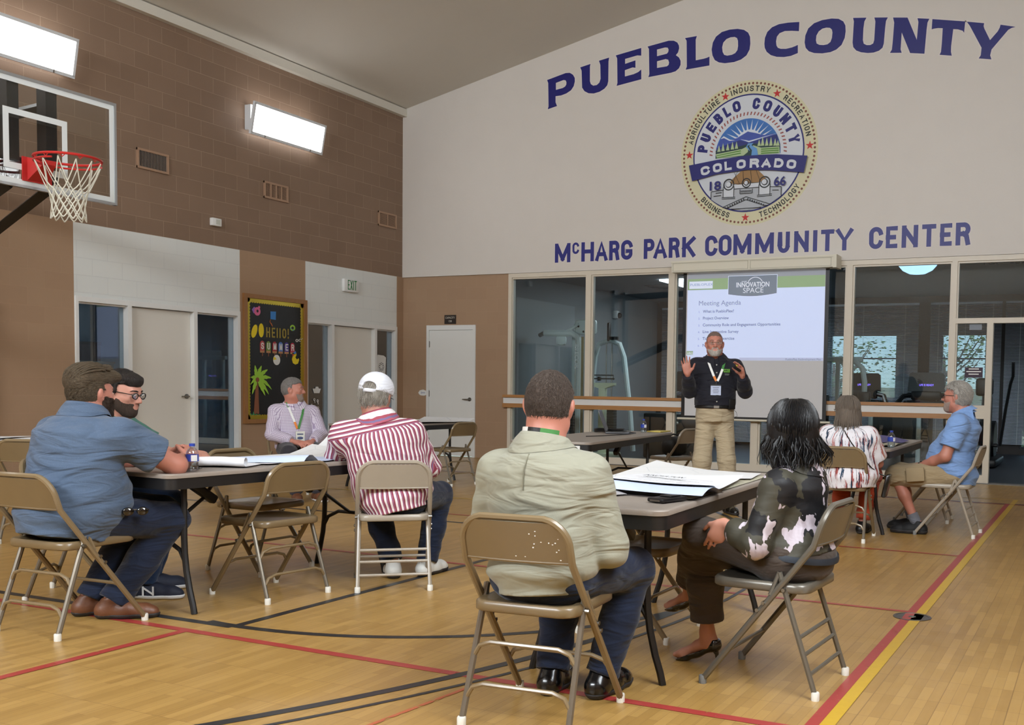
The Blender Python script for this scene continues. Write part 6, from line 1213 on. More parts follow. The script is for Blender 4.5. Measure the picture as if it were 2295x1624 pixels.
# ---------------------------------------------------------------- anatomy
SECM = [(-.16,0,.13,.10,.12),(-.02,.0,.175,.125,.14),(.15,.0,.165,.125,.125),(.38,.0,.165,.125,.11),(.60,-.005,.18,.125,.12),(.78,-.01,.185,.115,.12),(.90,-.01,.135,.085,.095),(1.0,0,.060,.055,.058)]
def sec_scale(sec, w=1, f=1, b=1, belly=0.0):
    return [(t, o, rx*w*(1+.10*belly*math.exp(-((t-.2)/.25)**2)), rf*f+belly*.12*math.exp(-((t-.22)/.25)**2), rb*b+.3*belly*.12*math.exp(-((t-.1)/.3)**2)) for t, o, rx, rf, rb in sec]
def frame_of(yaw, pitch, roll):
    M = Matrix.Rotation(math.radians(yaw), 3, 'Z') @ Matrix.Rotation(math.radians(pitch), 3, 'X') @ Matrix.Rotation(math.radians(roll), 3, 'Y'); return np.array(M)
class Head:
    def __init__(s, c, yaw=0, pitch=0, roll=0, sc=1.0): s.c = V3(*c); s.M = frame_of(yaw, pitch, roll); s.s = sc
    def w(s, p): return s.c+s.M@(V3(*p)*s.s)
    def ell(s, c, r, k=.02): return Ell(s.w(c), V3(*r)*s.s, s.M, k*s.s)
    def cone(s, a, b, ra, rb, k=.015): return Cone(s.w(a), s.w(b), ra*s.s, rb*s.s, k*s.s)
    def local(s, P): return ((P-s.c)@s.M)/s.s
    def skull(s, g=0): return [s.ell((0,-.012,.028),(.076+g,.098+g,.088+g),.03), s.ell((0,.018,-.03),(.066+g,.078+g,.088+g),.03), s.ell((0,-.045,-.01),(.066+g,.06+g,.07+g),.03)]
    def face(s):
        L = s.skull()
        L += [s.cone((0,.02,-.065),(0,.066,-.098),.055,.026,.03), s.cone((-.04,.0,-.07),(.0,.055,-.098),.036,.03,.03), s.cone((.04,.0,-.07),(.0,.055,-.098),.036,.03,.03)]
        L += [s.cone((0,.088,.006),(0,.112,-.030),.008,.0125,.012), s.ell((-.011,.100,-.034),(.009,.011,.008),.01), s.ell((.011,.100,-.034),(.009,.011,.008),.01)]
        L += [s.cone((-.036,.078,.023),(-.012,.088,.020),.011,.010,.014), s.cone((.036,.078,.023),(.012,.088,.020),.011,.010,.014)]
        L += [s.cone((-.045,.064,-.022),(-.05,.045,-.02),.016,.016,.02), s.cone((.045,.064,-.022),(.05,.045,-.02),.016,.016,.02)]
        L += [s.cone((-.020,.084,-.058),(.020,.084,-.058),.0085,.0085,.01), s.cone((-.017,.083,-.072),(.017,.083,-.072),.009,.009,.01)]
        for q in (-1,1): L += [s.ell((q*.080,-.014,-.012),(.011,.021,.032),.008), s.ell((q*.088,-.022,-.004),(.008,.015,.026),.006), s.ell((q*.078,-.004,-.036),(.007,.010,.011),.006)]
        return L
    def sockets(s): return [s.ell((q*.031,.096,.001),(.014,.017,.0065)) for q in (-1,1)]+[s.cone((-.020,.098,-.0645),(.020,.098,-.0645),.0035,.0035)]+[s.ell((q*.086,-.010,-.008),(.005,.010,.017)) for q in (-1,1)]
def hand(W, d, nrm_, th, spread=.02, curl=.35, thumb=.9, sc=1.0):
    """palm, four fingers of unequal length with bends, and a thumb; d along the hand, nrm_ out of the palm, th = +1/-1 thumb side"""
    W = V3(*W); d = nrm(V3(*d)); n = V3(*nrm_); n = nrm(n-d*(n@d)); x = np.cross(d, n)*th; L = []; k = .010*sc
    K = [W+d*.088*sc+x*.031*sc, W+d*.092*sc+x*.010*sc, W+d*.087*sc-x*.012*sc, W+d*.078*sc-x*.032*sc]
    for q in K: L.append(Cone(W+d*.015+ (q-W)@x*x*.6, q, .015*sc, .0125*sc, .018*sc))
    L.append(Ell(W+d*.05*sc, V3(.036,.046,.014)*sc, np.stack([x,d,n],1), .015))
    for q, ln, sp, cu in zip(K, (.072,.080,.074,.060), (1.4,.45,-.5,-1.5), (.9,1,1.05,1.15)):
        p = q; dd = nrm(d+x*spread*sp*10*.35); a = 0; c = curl*cu if not isinstance(curl, (list, tuple)) else curl[0]*cu; r = .0088*sc
        for f in (.46,.30,.24):
            a += c; e = nrm(dd*math.cos(a)+n*math.sin(a)); z = p+e*ln*f*sc; L.append(Cone(p, z, r, r*.93, .006)); p = z; r *= .93
    t0 = W+d*.022*sc+x*.026*sc; e = nrm(d*.62+x*(.75*thumb)+n*.35); t1 = t0+e*.040*sc; e2 = nrm(d*.85+x*.35*thumb+n*.30); t2 = t1+e2*.030*sc; t3 = t2+nrm(e2+n*.2)*.022*sc
    L += [Cone(t0, t1, .015*sc, .012*sc, .012), Cone(t1, t2, .0108*sc, .0098*sc, .006), Cone(t2, t3, .0098*sc, .0085*sc, .006)]
    return L
def shoe_prims(A, dirn, up=.0, w=1.0, g=0.0, L=1.0):
    A = V3(*A); d = nrm(V3(dirn[0], dirn[1], 0)); z = V3(0,0,1); b = V3(A[0],A[1],up)
    return [Cone(b-d*.045*L+z*.038, b+d*.06*L+z*.040, .036*w+g, .040*w+g, .03), Cone(b+d*.06*L+z*.036, b+d*.150*L+z*.030, .042*w+g, .034*w+g, .03), Cone(b+d*.150*L+z*.030, b+d*.185*L+z*.026, .034*w+g, .026*w+g, .02), Cone(b-d*.03*L+z*.05, b-d*.01+z*.095, .036*w+g, .036*w+g, .03)]
class Person:
    def __init__(s, label, loc, rz, h=.007, **J):
        s.root = thing('person', label, 'person', loc, rz); s.h = h
        D = dict(P=(0,-.04,.55), N=(0,-.06,1.0), SR=(.19,-.05,.945), SL=(-.19,-.05,.945), ER=(.26,.05,.68), EL=(-.26,.05,.68), WR=(.12,.28,.62), WL=(-.12,.28,.62), HR=(.09,-.03,.53), HL=(-.09,-.03,.53), KR=(.14,.38,.50), KL=(-.14,.38,.50), AR=(.14,.34,.09), AL=(-.14,.34,.09), FR=(.1,1), FL=(-.1,1), fup=(0,0), fwd=(0,1,0), arm=1.0, leg=1.0, neck=.058)
        D.update(J); s.J = D; s.sec = J.get('sec', SECM)
    def arm(s, sd, g=0.0, to=1.0):
        J = s.J; S, E, W = (V3(*J[q+sd]) for q in 'SEW'); a = J['arm']
        return [Cone(S, E, .054*a+g, .045*a+g, .03), Cone(E, E+(W-E)*.45, .044*a+g, .040*a+g, .03), Cone(E+(W-E)*.45, W, .040*a+g, .027*a+g, .02)]
    def legs(s, g=0.0, sides='RL'):
        J = s.J; a = J['leg']; L = []
        for sd in sides:
            H, K, A = (V3(*J[q+sd]) for q in 'HKA'); L += [Cone(H, K, .088*a+g, .060*a+g, .04), Cone(K, K+(A-K)*.4, .055*a+g, .053*a+g, .03), Cone(K+(A-K)*.4, A, .053*a+g, .034*a+g, .03)]
        return L
    def trunk(s, g=0.0, top=True):
        J = s.J; L = [Loft(J['P'], J['N'], J['fwd'], s.sec, .05, g)]
        for sd in 'RL':
            S = V3(*J['S'+sd]); N = V3(*J['N']); L += [Cone(N+(S-N)*.30-V3(0,0,.02), S, .058+g, .060*J['arm']+g, .05), Cone(S, S-V3(0,0,.02), .062*J['arm']+g, .06*J['arm']+g, .04)]
        return L
    def body(s, m, head, hands=(), extra=(), subs=()):
        J = s.J; N = V3(*J['N']); L = s.trunk(-.006)+head.face()+[Cone(N-(0,0,.03), head.w((0,-.028,-.06)), J['neck']+.006, J['neck'], .03), Cone(N-(0,0,.05), N+(0,0,.01), .066, J['neck']+.002, .04)]
        for sd in 'RL': L += s.arm(sd, -.004)
        L += s.legs(-.006)+[Ell(V3(*J['P'])-V3(0,0,.03), (.15,.12,.10), None, .05)]
        for sd, up in zip('RL', J['fup']):
            if J.get('heels'):
                A = V3(*J['A'+sd]); d = nrm(V3(*J['F'+sd],0)); b0 = V3(A[0],A[1],A[2]-.135); z = V3(0,0,1)
                L += [Cone(b0-d*.030+z*.095, b0+d*.04+z*.075, .024, .023, .03), Cone(b0+d*.04+z*.072, b0+d*.110+z*.028, .022, .024, .02), Cone(b0+d*.11+z*.026, b0+d*.150+z*.020, .022, .013, .02), Cone(A, b0-d*.01+z*.09, .030, .027, .03)]
            else: L += [q for q in shoe_prims(J['A'+sd], J['F'+sd], up, .86)]
        for hd in hands: L += hd
        L += list(extra); s.bodyL = L; f = Shape(L, subs=head.sockets()+list(subs)); s.lo, s.hi = s.bounds(L)
        o = solid('body', f, s.lo, s.hi, s.h, m, s.root); s.head = head
        for q in (-1,1):
            e = MB(); R = Matrix([[float(v) for v in r] for r in head.M]); c = head.w((q*.031,.0815,.001)); e.ell(c, (.0115*head.s,.0095*head.s,.0062*head.s), R, 12, 8); c2 = head.w((q*.031,.0885,.001)); e.ell(c2, (.0050*head.s,.0040*head.s,.0048*head.s), R, 10, 6, 1); e.build('eye', [M_eye, M_iris], s.root)
        return o
    def bounds(s, L, pad=.04):
        lo = np.min([q.c-q.R if not isinstance(q, Loft) else np.minimum(q.a,q.b)-.32 for q in L], 0)-pad; hi = np.max([q.c+q.R if not isinstance(q, Loft) else np.maximum(q.a,q.b)+.32 for q in L], 0)+pad; lo[2] = max(lo[2], -.02); return lo, hi
    def make(s, name, L, m, cuts=(), wr=0.0, h=None, uvf=None, seed=1, wf=(30,30,22), subs=(), relax=1):
        f = Shape(L, cuts, wr, wf, seed, subs); lo, hi = s.bounds(L, .03); return solid(name, f, lo, hi, h or s.h, m, s.root, uvf, relax)
    def uv(s, P):
        J = s.J; q = Loft(J['P'], J['N'], J['fwd'], s.sec); r = P-q.a; x = r@q.x; y = r@q.f; v = r@q.u; u = np.arctan2(x, -(y-.02))*.19; out = np.stack([u, v], 1); d0 = q(P)-.03
        for sd in 'RL':
            S, E, W = (V3(*J[c+sd]) for c in 'SEW')
            for a, b, off in ((S, E, 0), (E, W, .3)):
                ax = nrm(b-a); c = Cone(a, b, .06, .05); d = c(P); t = (P-a)@ax; e1 = nrm(np.cross(ax, V3(.3,.5,.8))); e2 = np.cross(ax, e1); w = P-a-t[:,None]*ax; ang = np.arctan2(w@e2, w@e1)
                m = (d < d0-.004) & (t > .03); out[m] = np.stack([ang[m]*.06, -1-t[m]-off], 1); d0 = np.where(m, d, d0)
        return out
    def collar(s, m, r=.068, h=.035, tilt=.0, open_=True, drop=.0):
        J = s.J; N = V3(*J['N']); c = N+V3(0,0,.009-drop); hw = s.head.w((0,-.028,-.06)); ax = nrm(hw-N); b = MB(); R = np.array(rot_to(Vector(ax)).to_3x3()); n = 40; f = V3(*J['fwd']); vs = []
        f2 = nrm(f-ax*(f@ax)); x2 = np.cross(f2, ax)
        r += .006; prof = [(r+.030,-.022),(r+.012,-.004),(r+.002,h),(r+.006,h+.004),(r+.024,h*.5),(r+.042,-.002)]
        for rr, hh in prof:
            for i in range(n+1):
                a = (-PI+.22)+(2*PI-.44)*i/n; fr = abs(a)/PI; dz = -.030*fr**3; e = -f2*math.cos(a)+x2*math.sin(a); vs.append(c+e*(rr+.006*fr**2*3)+ax*(hh+dz-(.016*fr**4 if rr > r+.02 else 0)))
        if getattr(s, 'shirtL', None):
            F = Shape(s.shirtL); k0 = (len(prof)-1)*(n+1)
            for q in range(k0, len(vs)):
                v = vs[q]+ax*.05
                for _ in range(60):
                    e = F(v[None], False)[0]-.0035
                    if e < .0008: break
                    v = v-ax*min(.01, max(.0008, e*.6))
                if np.linalg.norm(v-vs[q]) > .09 or not np.isfinite(v).all(): continue
                vs[q] = v; vs[q-(n+1)] = vs[q-(n+1)]*.5+.5*((vs[q]+vs[q-2*(n+1)])/2+ax*.004)
        b.add([Vector(v) for v in vs], [(j*(n+1)+i, j*(n+1)+i+1, (j+1)*(n+1)+i+1, (j+1)*(n+1)+i) for j in range(len(prof)-1) for i in range(n)]); o = b.build('collar', m, s.root, 60)
        uvl = o.data.uv_layers.new(name='UVMap')
        for lp in o.data.loops: q = lp.vertex_index; uvl.data[lp.index].uv = ((q//(n+1))*.012+.004, -2-(q % (n+1))*.012)
        return o
    def shoes(s, m, solem, w=1.0, sole=.024, kind='shoe', heel=None):
        J = s.J
        for sd, up in zip('RL', J['fup']):
            L = shoe_prims(J['A'+sd], J['F'+sd], up, w, .006); A = V3(*J['A'+sd]); d = nrm(V3(*J['F'+sd], 0)); top = A*1; top[2] = up+.10
            o = s.make(kind, L, m, [plane((0,0,up+.004),(0,0,-1)), plane((A[0]-d[0]*.02,A[1]-d[1]*.02,up+.112),(-.25*d[0],-.25*d[1],1))], h=.006)
            L2 = shoe_prims(J['A'+sd], J['F'+sd], up, w, .011); 
            if kind == 'shoe':
                x = V3(d[1],-d[0],0); lc = MB()
                for k in range(4): e = A+d*(.028+.024*k); e[2] = up+.104-.0125*k; lc.tube([Vector(e-x*.024-V3(0,0,.008)), Vector(e+V3(0,0,.003)), Vector(e+x*.024-V3(0,0,.008))], .0032, 5)
                lc.build('laces', solem, s.root).parent = o
            q = s.make('sole', L2[:3], solem, [plane((0,0,up+.001),(0,0,-1)), plane((0,0,up+sole),(0,0,1))], h=.006); q.parent = o
    def hair(s, m, g=.012, line=.058, side=.02, nape=-.075, sl=.35, h=.005, extra=(), wr=.0015, wf=(90,90,60), name='hair', temple=-.012, seed=2):
        H = s.head; L = H.skull(g)+list(extra)
        def cut(P):
            q = H.local(P); jit = .004*np.sin(q[:,0]*160+3*np.sin(q[:,2]*90))+.003*np.sin(q[:,1]*230+q[:,2]*140); y, z = q[:,1]+jit, q[:,2]+jit; fc = np.minimum(y-side, (line+.25*(y-.05))-z)          # inside the face window
            fc2 = np.minimum(y-temple, -.005-z)                                                             # in front of the ears
            bt = (nape+sl*(y+.05))-z
            return np.maximum(np.maximum(fc, fc2), bt)*H.s
        return s.make(name, L, m, [cut], wr, h, seed=seed, wf=wf)
    def beard(s, m, g=.006, top=-.040, front=.0, name='beard', jaw=-.02, mous=True, wr=.001):
        H = s.head; L = H.face()[:3]+H.face()[3:6]+[H.cone((-.020,.084,-.058),(.020,.084,-.058),.0085,.0085,.01), H.cone((-.017,.083,-.072),(.017,.083,-.072),.009,.009,.01)]
        for q in L:
            if isinstance(q, Ell): q.r = q.r+g*H.s
            else: q.ra += g*H.s; q.rb += g*H.s
        def cut(P):
            q = H.local(P); x, y, z = q[:,0], q[:,1], q[:,2]; lim = np.where(np.abs(x) < .034, -.044, top+.35*(np.abs(x)-.034)) ; d = z-lim; back = (jaw+.25*(-.06-z))-y
            mouth = .013-np.sqrt((x*.55)**2+(z+.0645)**2)-np.where(y > .06, 0, 1)
            under = -.128-z
            return np.maximum(np.maximum(np.maximum(d, back), mouth), under)*H.s
        return s.make(name, L, m, [cut], wr, .005, wf=(110,110,80))
    def glasses(s, m, r=.021, wide=.023, rim=.0022, thick=True):
        H = s.head; t = MB(); P_ = lambda p: Vector(H.w(p))
        for q in (-1,1):
            t.tube([P_((q*.033+wide*math.cos(a),.105-.006*abs(math.cos(a)),.002+r*.8*math.sin(a)-.003)) for a in [2*PI*i/20 for i in range(20)]], rim, 6, closed=True)
            t.tube([P_((q*.056,.100,.006)),P_((q*.074,.085,.008)),P_((q*.083,.0,.006)),P_((q*.081,-.022,-.004))], rim*.85, 6)
        t.tube([P_((-.011,.106,.004)),P_((0,.110,.006)),P_((.011,.106,.004))], rim, 6); o = t.build('glasses', m, s.root)
        l = MB()
        for q in (-1,1): l.add([P_((q*.033+wide*.97*math.cos(a),.105-.006*abs(math.cos(a)),.002+r*.78*math.sin(a)-.003)) for a in [2*PI*i/20 for i in range(20)]], [tuple(range(20))])
        l.build('lenses', M_lens, o, 0)
    def brows(s, m, w=.0035):
        H = s.head; t = MB()
        for q in (-1,1): t.tube([Vector(H.w(p)) for p in ((q*.014,.0975,.023),(q*.028,.094,.027),(q*.042,.083,.025),(q*.05,.075,.020))], [w,w*1.15,w,w*.5], 6)
        t.build('eyebrows', m, s.root)
    def mouth(s):
        H = s.head; t = MB(); t.tube([Vector(H.w(p)) for p in ((-.022,.086,-.062),(-.010,.0925,-.059),(0,.0925,-.060),(.010,.0925,-.059),(.022,.086,-.062))], [.001,.0034,.003,.0034,.001], 6); t.tube([Vector(H.w(p)) for p in ((-.020,.086,-.0685),(0,.0925,-.0715),(.020,.086,-.0685))], [.001,.0045,.001], 6); t.build('lips', M_lip, s.root)
def strands(person, name, m, roots, step, nseg, r=.0028, seed=1, sides=4):
    """locks of hair: thin tapering tubes from the given root points, stepping with step(p, i, rnd)"""
    rn = random.Random(seed); mb = MB()
    for p in roots:
        q = [Vector(p)]
        for i in range(nseg): q.append(step(q[-1], i, rn))
        mb.tube(q, [r*(1-.75*(i/nseg)**2) for i in range(nseg+1)], sides, cap=False)
    return mb.build(name, m, person.root, 80)

def fuzz(person, src, m, n, length, lay=(0,-.3,-1), r=.0011, seed=1, nseg=3, spread=.35, curl=0.0, name='hair_strands'):
    """short hair standing off an existing hair surface, combed along lay (head frame)"""
    H = person.head; me = src.data; k = len(me.vertices); co = np.zeros(k*3, np.float32); no = np.zeros(k*3, np.float32); me.vertices.foreach_get('co', co); me.vertices.foreach_get('normal', no); co = co.reshape(-1,3); no = no.reshape(-1,3)
    rn = np.random.default_rng(seed); idx = rn.choice(k, min(n, k), replace=False); L = H.M@V3(*lay); mb = MB(); vs = []; fs = []
    C3 = [(math.cos(2*PI*j/3), math.sin(2*PI*j/3)) for j in range(3)]
    for i in idx:
        p = co[i].astype(float); nn = no[i].astype(float); t = L-nn*(L@nn)+rn.normal(0, spread, 3); t = t-nn*(t@nn); t = t/max(1e-6, np.linalg.norm(t)); l = length*rn.uniform(.6,1.2); p = p-nn*.004; b = np.cross(t, nn); o = len(vs)
        for q in range(nseg+1):
            f = q/nseg; c = p+t*l*f+nn*(.0045+l*.30*f-l*.22*f*f)+b*curl*math.sin(f*4+i); rr = r*(1-f*.85)
            for a, e in C3: vs.append(c+(nn*a+b*e)*rr)
        for q in range(nseg):
            for j in range(3): fs.append((o+q*3+j, o+q*3+(j+1)%3, o+q*3+3+(j+1)%3, o+q*3+3+j))
    mb.add([Vector(v) for v in vs], fs); return mb.build(name, m, person.root, 80)
# ================================================================ the nine people
SK1 = skin_mat('skin_fair', (.76,.565,.485)); SK2 = skin_mat('skin_ruddy', (.735,.515,.44)); SK3 = skin_mat('skin_tan', (.67,.48,.405))
H_brown = hair_mat('hair_brown', (.17,.14,.11), (.42,.36,.28), (40,14,40), 3.0); H_dark = hair_mat('hair_dark', (.09,.075,.07), (.20,.17,.15)); H_grey = hair_mat('hair_grey', (.36,.34,.33), (.62,.60,.58)); H_salt = hair_mat('hair_salt', (.20,.17,.155), (.48,.42,.38), (70,70,50), 3.0, .7); H_silver = hair_mat('hair_silver', (.52,.50,.47), (.80,.78,.75), (30,30,14), 4.0)
H_black = mat('hair_black', (.05,.045,.05), .42, spec=.4); H_ash = hair_mat('hair_ash', (.30,.27,.24), (.55,.50,.45), (60,60,5), 3.0); H_beard = hair_mat('beard_brown', (.15,.11,.09), (.32,.25,.20)); H_bgrey = hair_mat('beard_grey', (.55,.52,.48), (.85,.83,.80)); H_stub = hair_mat('buzz_cut', (.42,.34,.31), (.56,.47,.43))
M_sole = mat('rubber_sole', (.16,.15,.15), .6); M_solew = mat('white_sole', (.86,.86,.86), .6); M_leather = mat('brown_leather', (.42,.26,.17), .45, var=.2, vscale=12, bump=.3, bscale=60); M_bleather = mat('black_leather', (.04,.04,.045), .22, coat=.3); M_patent = mat('patent_black', (.02,.02,.022), .08, coat=1.0)
M_wsneak = mat('white_sneaker', (.84,.84,.82), .6, bump=.3, bscale=60); M_bsneak = mat('black_sneaker', (.05,.05,.055), .7, bump=.3, bscale=200); M_nsneak = mat('navy_sneaker', (.10,.12,.19), .7, bump=.3, bscale=120)
M_belt = mat('belt_black', (.05,.045,.045), .4)
def trousers(p, m, to=.94, g=.014, wr=.004, flare=0.0, hip=None, cuts=(), seat=(.165,.135,.115), bottom=None, name='trousers', wid=1.0, waist=None):
    J = p.J; L = [Ell(V3(*J['P'])+V3(0,-.005,-.025), seat, None, .06)]; a = J['leg']*wid; cs = list(cuts)
    if waist: L.append(Loft(J['P'], J['N'], J['fwd'], p.sec, .04, waist))
    for sd in 'RL':
        H, K, A = (V3(*J[q+sd]) for q in 'HKA'); e = K+(A-K)*to; L += [Cone(H, K, .092*a+g, .064*a+g, .05)]+([Cone(K, K+(e-K)*.5, .060*a+g, .056*a+g+flare, .03), CapCone(K+(e-K)*.5, e, .056*a+g+flare, .050*a+g+flare*1.2, .03)] if to > .3 else [CapCone(K-(e-K)*.3, e, .066*a+g, .074*a+g, .03)])
    c0 = [lambda P, c=c: np.where((P[:,1] > .06) & (P[:,2] < .64), -1.0, c(P)) for c in cs]
    return p.make(name, L, m, c0, wr, seed=3, wf=(14,14,40))
def shirt(p, m, g=.016, sleeve=.62, hem=None, wr=.004, sec=None, hemn=(0,0,-1), sg=.014, uv=False, extra=(), seed=1, neck=True, long=False, cuff=.93, name='shirt', wf=(11,11,46), sc=1.0):
    J = p.J; L = [Loft(J['P'], J['N'], J['fwd'], sec or p.sec, .05, g)]; cs = []; caps = []
    for sd in 'RL':
        S, E, W = (V3(*J[q+sd]) for q in 'SEW'); N = V3(*J['N']); a = J['arm']*sc; L += [Cone(N+(S-N)*.28-V3(0,0,.026), S-V3(0,0,.018), .060+g*.8, .062*a+g*.8, .05)]
        if not long: e = S+(E-S)*sleeve; L += [CapCone(S, e, .066*a+sg, .060*a+sg+.010, .03)]
        else:
            e = E+(W-E)*cuff; L += [Cone(S, E, .064*a+sg, .052*a+sg, .03), Cone(E, E+(W-E)*.5, .052*a+sg, .048*a+sg, .025), CapCone(E+(W-E)*.5, e, .048*a+sg, .036*a+sg, .02)]
    L += list(extra)
    if hem is not None: cs.append(plane((0,J['P'][1],hem), hemn))
    p.shirtL = L; N = V3(*J['N']); hw = p.head.w((0,-.028,-.06)); ax = nrm(hw-N); cs.append(lambda P: np.where(np.linalg.norm((P-N)-((P-N)@ax)[:,None]*ax, axis=1) < .105, (P-(N+ax*.024))@ax, -1.0))
    return p.make(name, L, m, cs, wr, seed=seed, wf=wf, uvf=p.uv if uv else None)
def ribbon(mb, pts, nrmls, w, mi=0):
    k = len(pts); L = []
    for i in range(k):
        a = Vector(pts[max(0,i-1)]); b = Vector(pts[min(k-1,i+1)]); d = (b-a).normalized(); s = d.cross(Vector(nrmls[i])).normalized()*w/2; L += [Vector(pts[i])+s, Vector(pts[i])-s]
    mb.add(L, [(2*i,2*i+1,2*i+3,2*i+2) for i in range(k-1)], mi)
def on_surface(L, p, d, g=.004, n=60):
    """march from p along d until the blended surface is met, then step off by g"""
    f = Shape(L); q = V3(*p); d = nrm(V3(*d))
    for _ in range(n):
        e = f(q[None], False)[0]
        if abs(e) < .001: break
        q = q+d*e*.8
    return q-d*g
# ---------------------------------------------------------------- man in the slate blue shirt
FAT = [(-.22,.01,.20,.15,.19),(-.05,.02,.235,.23,.225),(.14,.03,.245,.26,.215),(.34,.02,.235,.23,.19),(.56,.0,.225,.165,.175),(.76,-.02,.215,.13,.155),(.90,-.02,.15,.095,.11),(1.0,0,.068,.06,.065)]
p = Person('person with brown hair and beard in a slate blue short sleeved shirt, elbows on table', (6.507,-10.946,0), .043, .0068, P=(0,-.02,.555), N=(.0,.085,1.030), SR=(.215,.10,.93), SL=(-.215,.10,.93), ER=(.315,.345,.775), EL=(-.30,.36,.775), WR=(.17,.56,.79), WL=(.0,.60,.79), HR=(.10,.0,.535), HL=(-.10,.0,.535), KR=(.18,.44,.485), KL=(-.06,.46,.485), AR=(.04,.20,.085), AL=(-.12,.20,.085), FR=(.82,.57), FL=(.55,.83), arm=1.22, leg=1.12, neck=.066, sec=FAT)
hd = Head((.0,.125,1.138), 0, -3, 0, 1.03)
p.body(SK2, hd, [hand((.17,.56,.79),(-.55,.75,.35),(-.6,-.5,-.6),1,.01,.75), hand((.0,.60,.79),(.62,.60,.45),(.55,-.45,-.7),-1,.01,.75)])
shirt(p, cloth('slate_blue', (.31,.375,.465), .08, 400, .9, .10, 6), .014, .66, .425, .0045)
p.collar(MATS['slate_blue'], .074, .042)
trousers(p, M_denim, 1.0, .016, seat=(.20,.17,.10), cuts=[plane((0,0,.60),(0,.15,1))])
p.shoes(M_leather, M_sole, 1.0)
H = hd
hs_ = p.hair(H_brown, .008, .055, .005, -.102, .30, temple=-.02, name='hair_sides', wr=.001); fuzz(p, hs_, H_brown, 2600, .016, (0,-.8,-.7), .001, 7)
top = [H.ell((0,-.015,.070),(.082,.112,.066),.03), H.ell((.0,.075,.085),(.066,.052,.034),.03), H.ell((0,-.085,.045),(.070,.045,.060),.03), H.ell((.03,.10,.080),(.035,.03,.022),.02)]
p.make('hair_top', top, H_brown, [lambda P: (.028-.30*H.local(P)[:,1]*.0-H.local(P)[:,2]-(H.local(P)[:,1] < -.04)*.05)*H.s], .0022, .0045, wf=(120,45,110), seed=5)
lr = random.Random(3); roots = [H.w((.075*math.sin(t)*s_, .115*math.cos(t)*.9-.01, .135-.03*abs(math.sin(t)*s_))) for s_ in (-1,-.66,-.33,0,.33,.66,1) for t in (.2,.6,1.0,1.4)]
def sweep(q, i, rn):
    l = H.local(np.array(q)[None])[0]; v = np.array((l[0], l[1]+.012, (l[2]-.03)*1.2)); n = v/np.linalg.norm(v); t = np.array((.25*l[0]/.08, -1.0, .15)); t = t-n*(t@n); t = t/np.linalg.norm(t); l2 = l+t*.020; v2 = np.array((l2[0]/.089, (l2[1]+.015)/.119, (l2[2]-.068)/.073)); l2 = np.array((0,-.015,.068))+(l2-np.array((0,-.015,.068)))/max(.2,np.linalg.norm(v2)) if l2[2] > .02 else l2
    return Vector(H.w(l2+np.array((rn.gauss(0,.0012),0,rn.gauss(0,.0012)))))
strands(p, 'hair_locks', H_brown, roots, sweep, 11, .007, 4, 5)
bd_ = p.beard(H_beard, .010, -.035, jaw=-.005); fuzz(p, bd_, H_beard, 1800, .018, (0,.3,-1), .001, 9, name='beard_strands'); p.brows(H_beard)
sg = thing('sunglasses', 'black sunglasses hooked at the side of the slate blue shirt man', 'sunglasses', tuple(Vector((6.507,-10.946,0))+Matrix.Rotation(.043,3,'Z')@Vector((.285,.125,.565))), .97)
b = MB()
for x in (-.032,.032): b.ell((x,0,0),(.027,.010,.021),None,16,8)
b.tube([(-.008,.004,.008),(.008,.004,.008)],.004,6); b.tube([(-.058,0,.006),(-.062,.06,.0),(-.06,.11,-.012)],.0035,6); b.tube([(.058,0,.006),(.062,.06,.0),(.06,.11,-.012)],.0035,6); b.build('frame_and_lenses', M_patent, sg)
# ---------------------------------------------------------------- man in the green shirt behind him
p = Person('person with dark hair, glasses and beard in a green shirt, looking down at the table', (5.90,-10.42,0), -.93, .0075, P=(0,-.02,.55), N=(.02,.14,.99), SR=(.20,.13,.93), SL=(-.18,.14,.93), ER=(.24,.36,.77), EL=(-.24,.36,.77), WR=(.06,.52,.78), WL=(-.08,.54,.78), KR=(.15,.44,.49), KL=(-.14,.42,.49), AR=(.16,.34,.085), AL=(-.10,.30,.085), FR=(.15,1), FL=(-.1,1), arm=1.08, neck=.062)
hd = Head((.045,.215,1.135), -20, -12, 0, 1.0); H = hd
p.body(SK1, hd, [hand((.06,.52,.78),(-.5,.8,.1),(0,-.3,-1),1,.01,.6), hand((-.08,.54,.78),(.5,.8,.1),(0,-.3,-1),-1,.01,.6)])
shirt(p, cloth('green_shirt', (.26,.44,.39), .08), .014, .66, .44, .004); p.collar(MATS['green_shirt'], .070, .034); trousers(p, M_denim2, 1.0, .016); p.shoes(M_nsneak, M_solew, .98)
sh = MB(); A_ = V3(.16,.34,0); d_ = nrm(V3(.15,1,0)); x_ = V3(d_[1],-d_[0],0); o_ = A_+d_*.045+x_*.0535+V3(0,0,.034)
stroke_text(sh, 'N', -.032,.032,-.008,.042,.010,Vector(o_),Vector(d_),Vector((0,0,1)),.001); sh.build('shoe_letter', M_solew, p.root, 0)
lc = MB()
for k in range(4): q = A_+d_*(.03+.022*k)+V3(0,0,.098-.012*k); lc.tube([q-x_*.022,q+V3(0,0,.006),q+x_*.022],.003,5)
lc.build('shoe_laces', M_solew, p.root)
hs_ = p.hair(H_dark, .012, .060, .012, -.085, .30, wr=.0018); fuzz(p, hs_, H_dark, 1500, .018, (0,-.5,-1), .0012, 8); p.make('hair_top', [H.ell((0,.0,.070),(.074,.096,.052),.03), H.ell((0,.050,.082),(.056,.036,.024),.03)], H_dark, [lambda P: (.03-H.local(P)[:,2])*H.s], .0022, .005, wf=(110,60,110))
p.beard(H_beard, .0015, -.040, jaw=.005); p.brows(H_dark); p.glasses(M_black, .020, .024, .003)
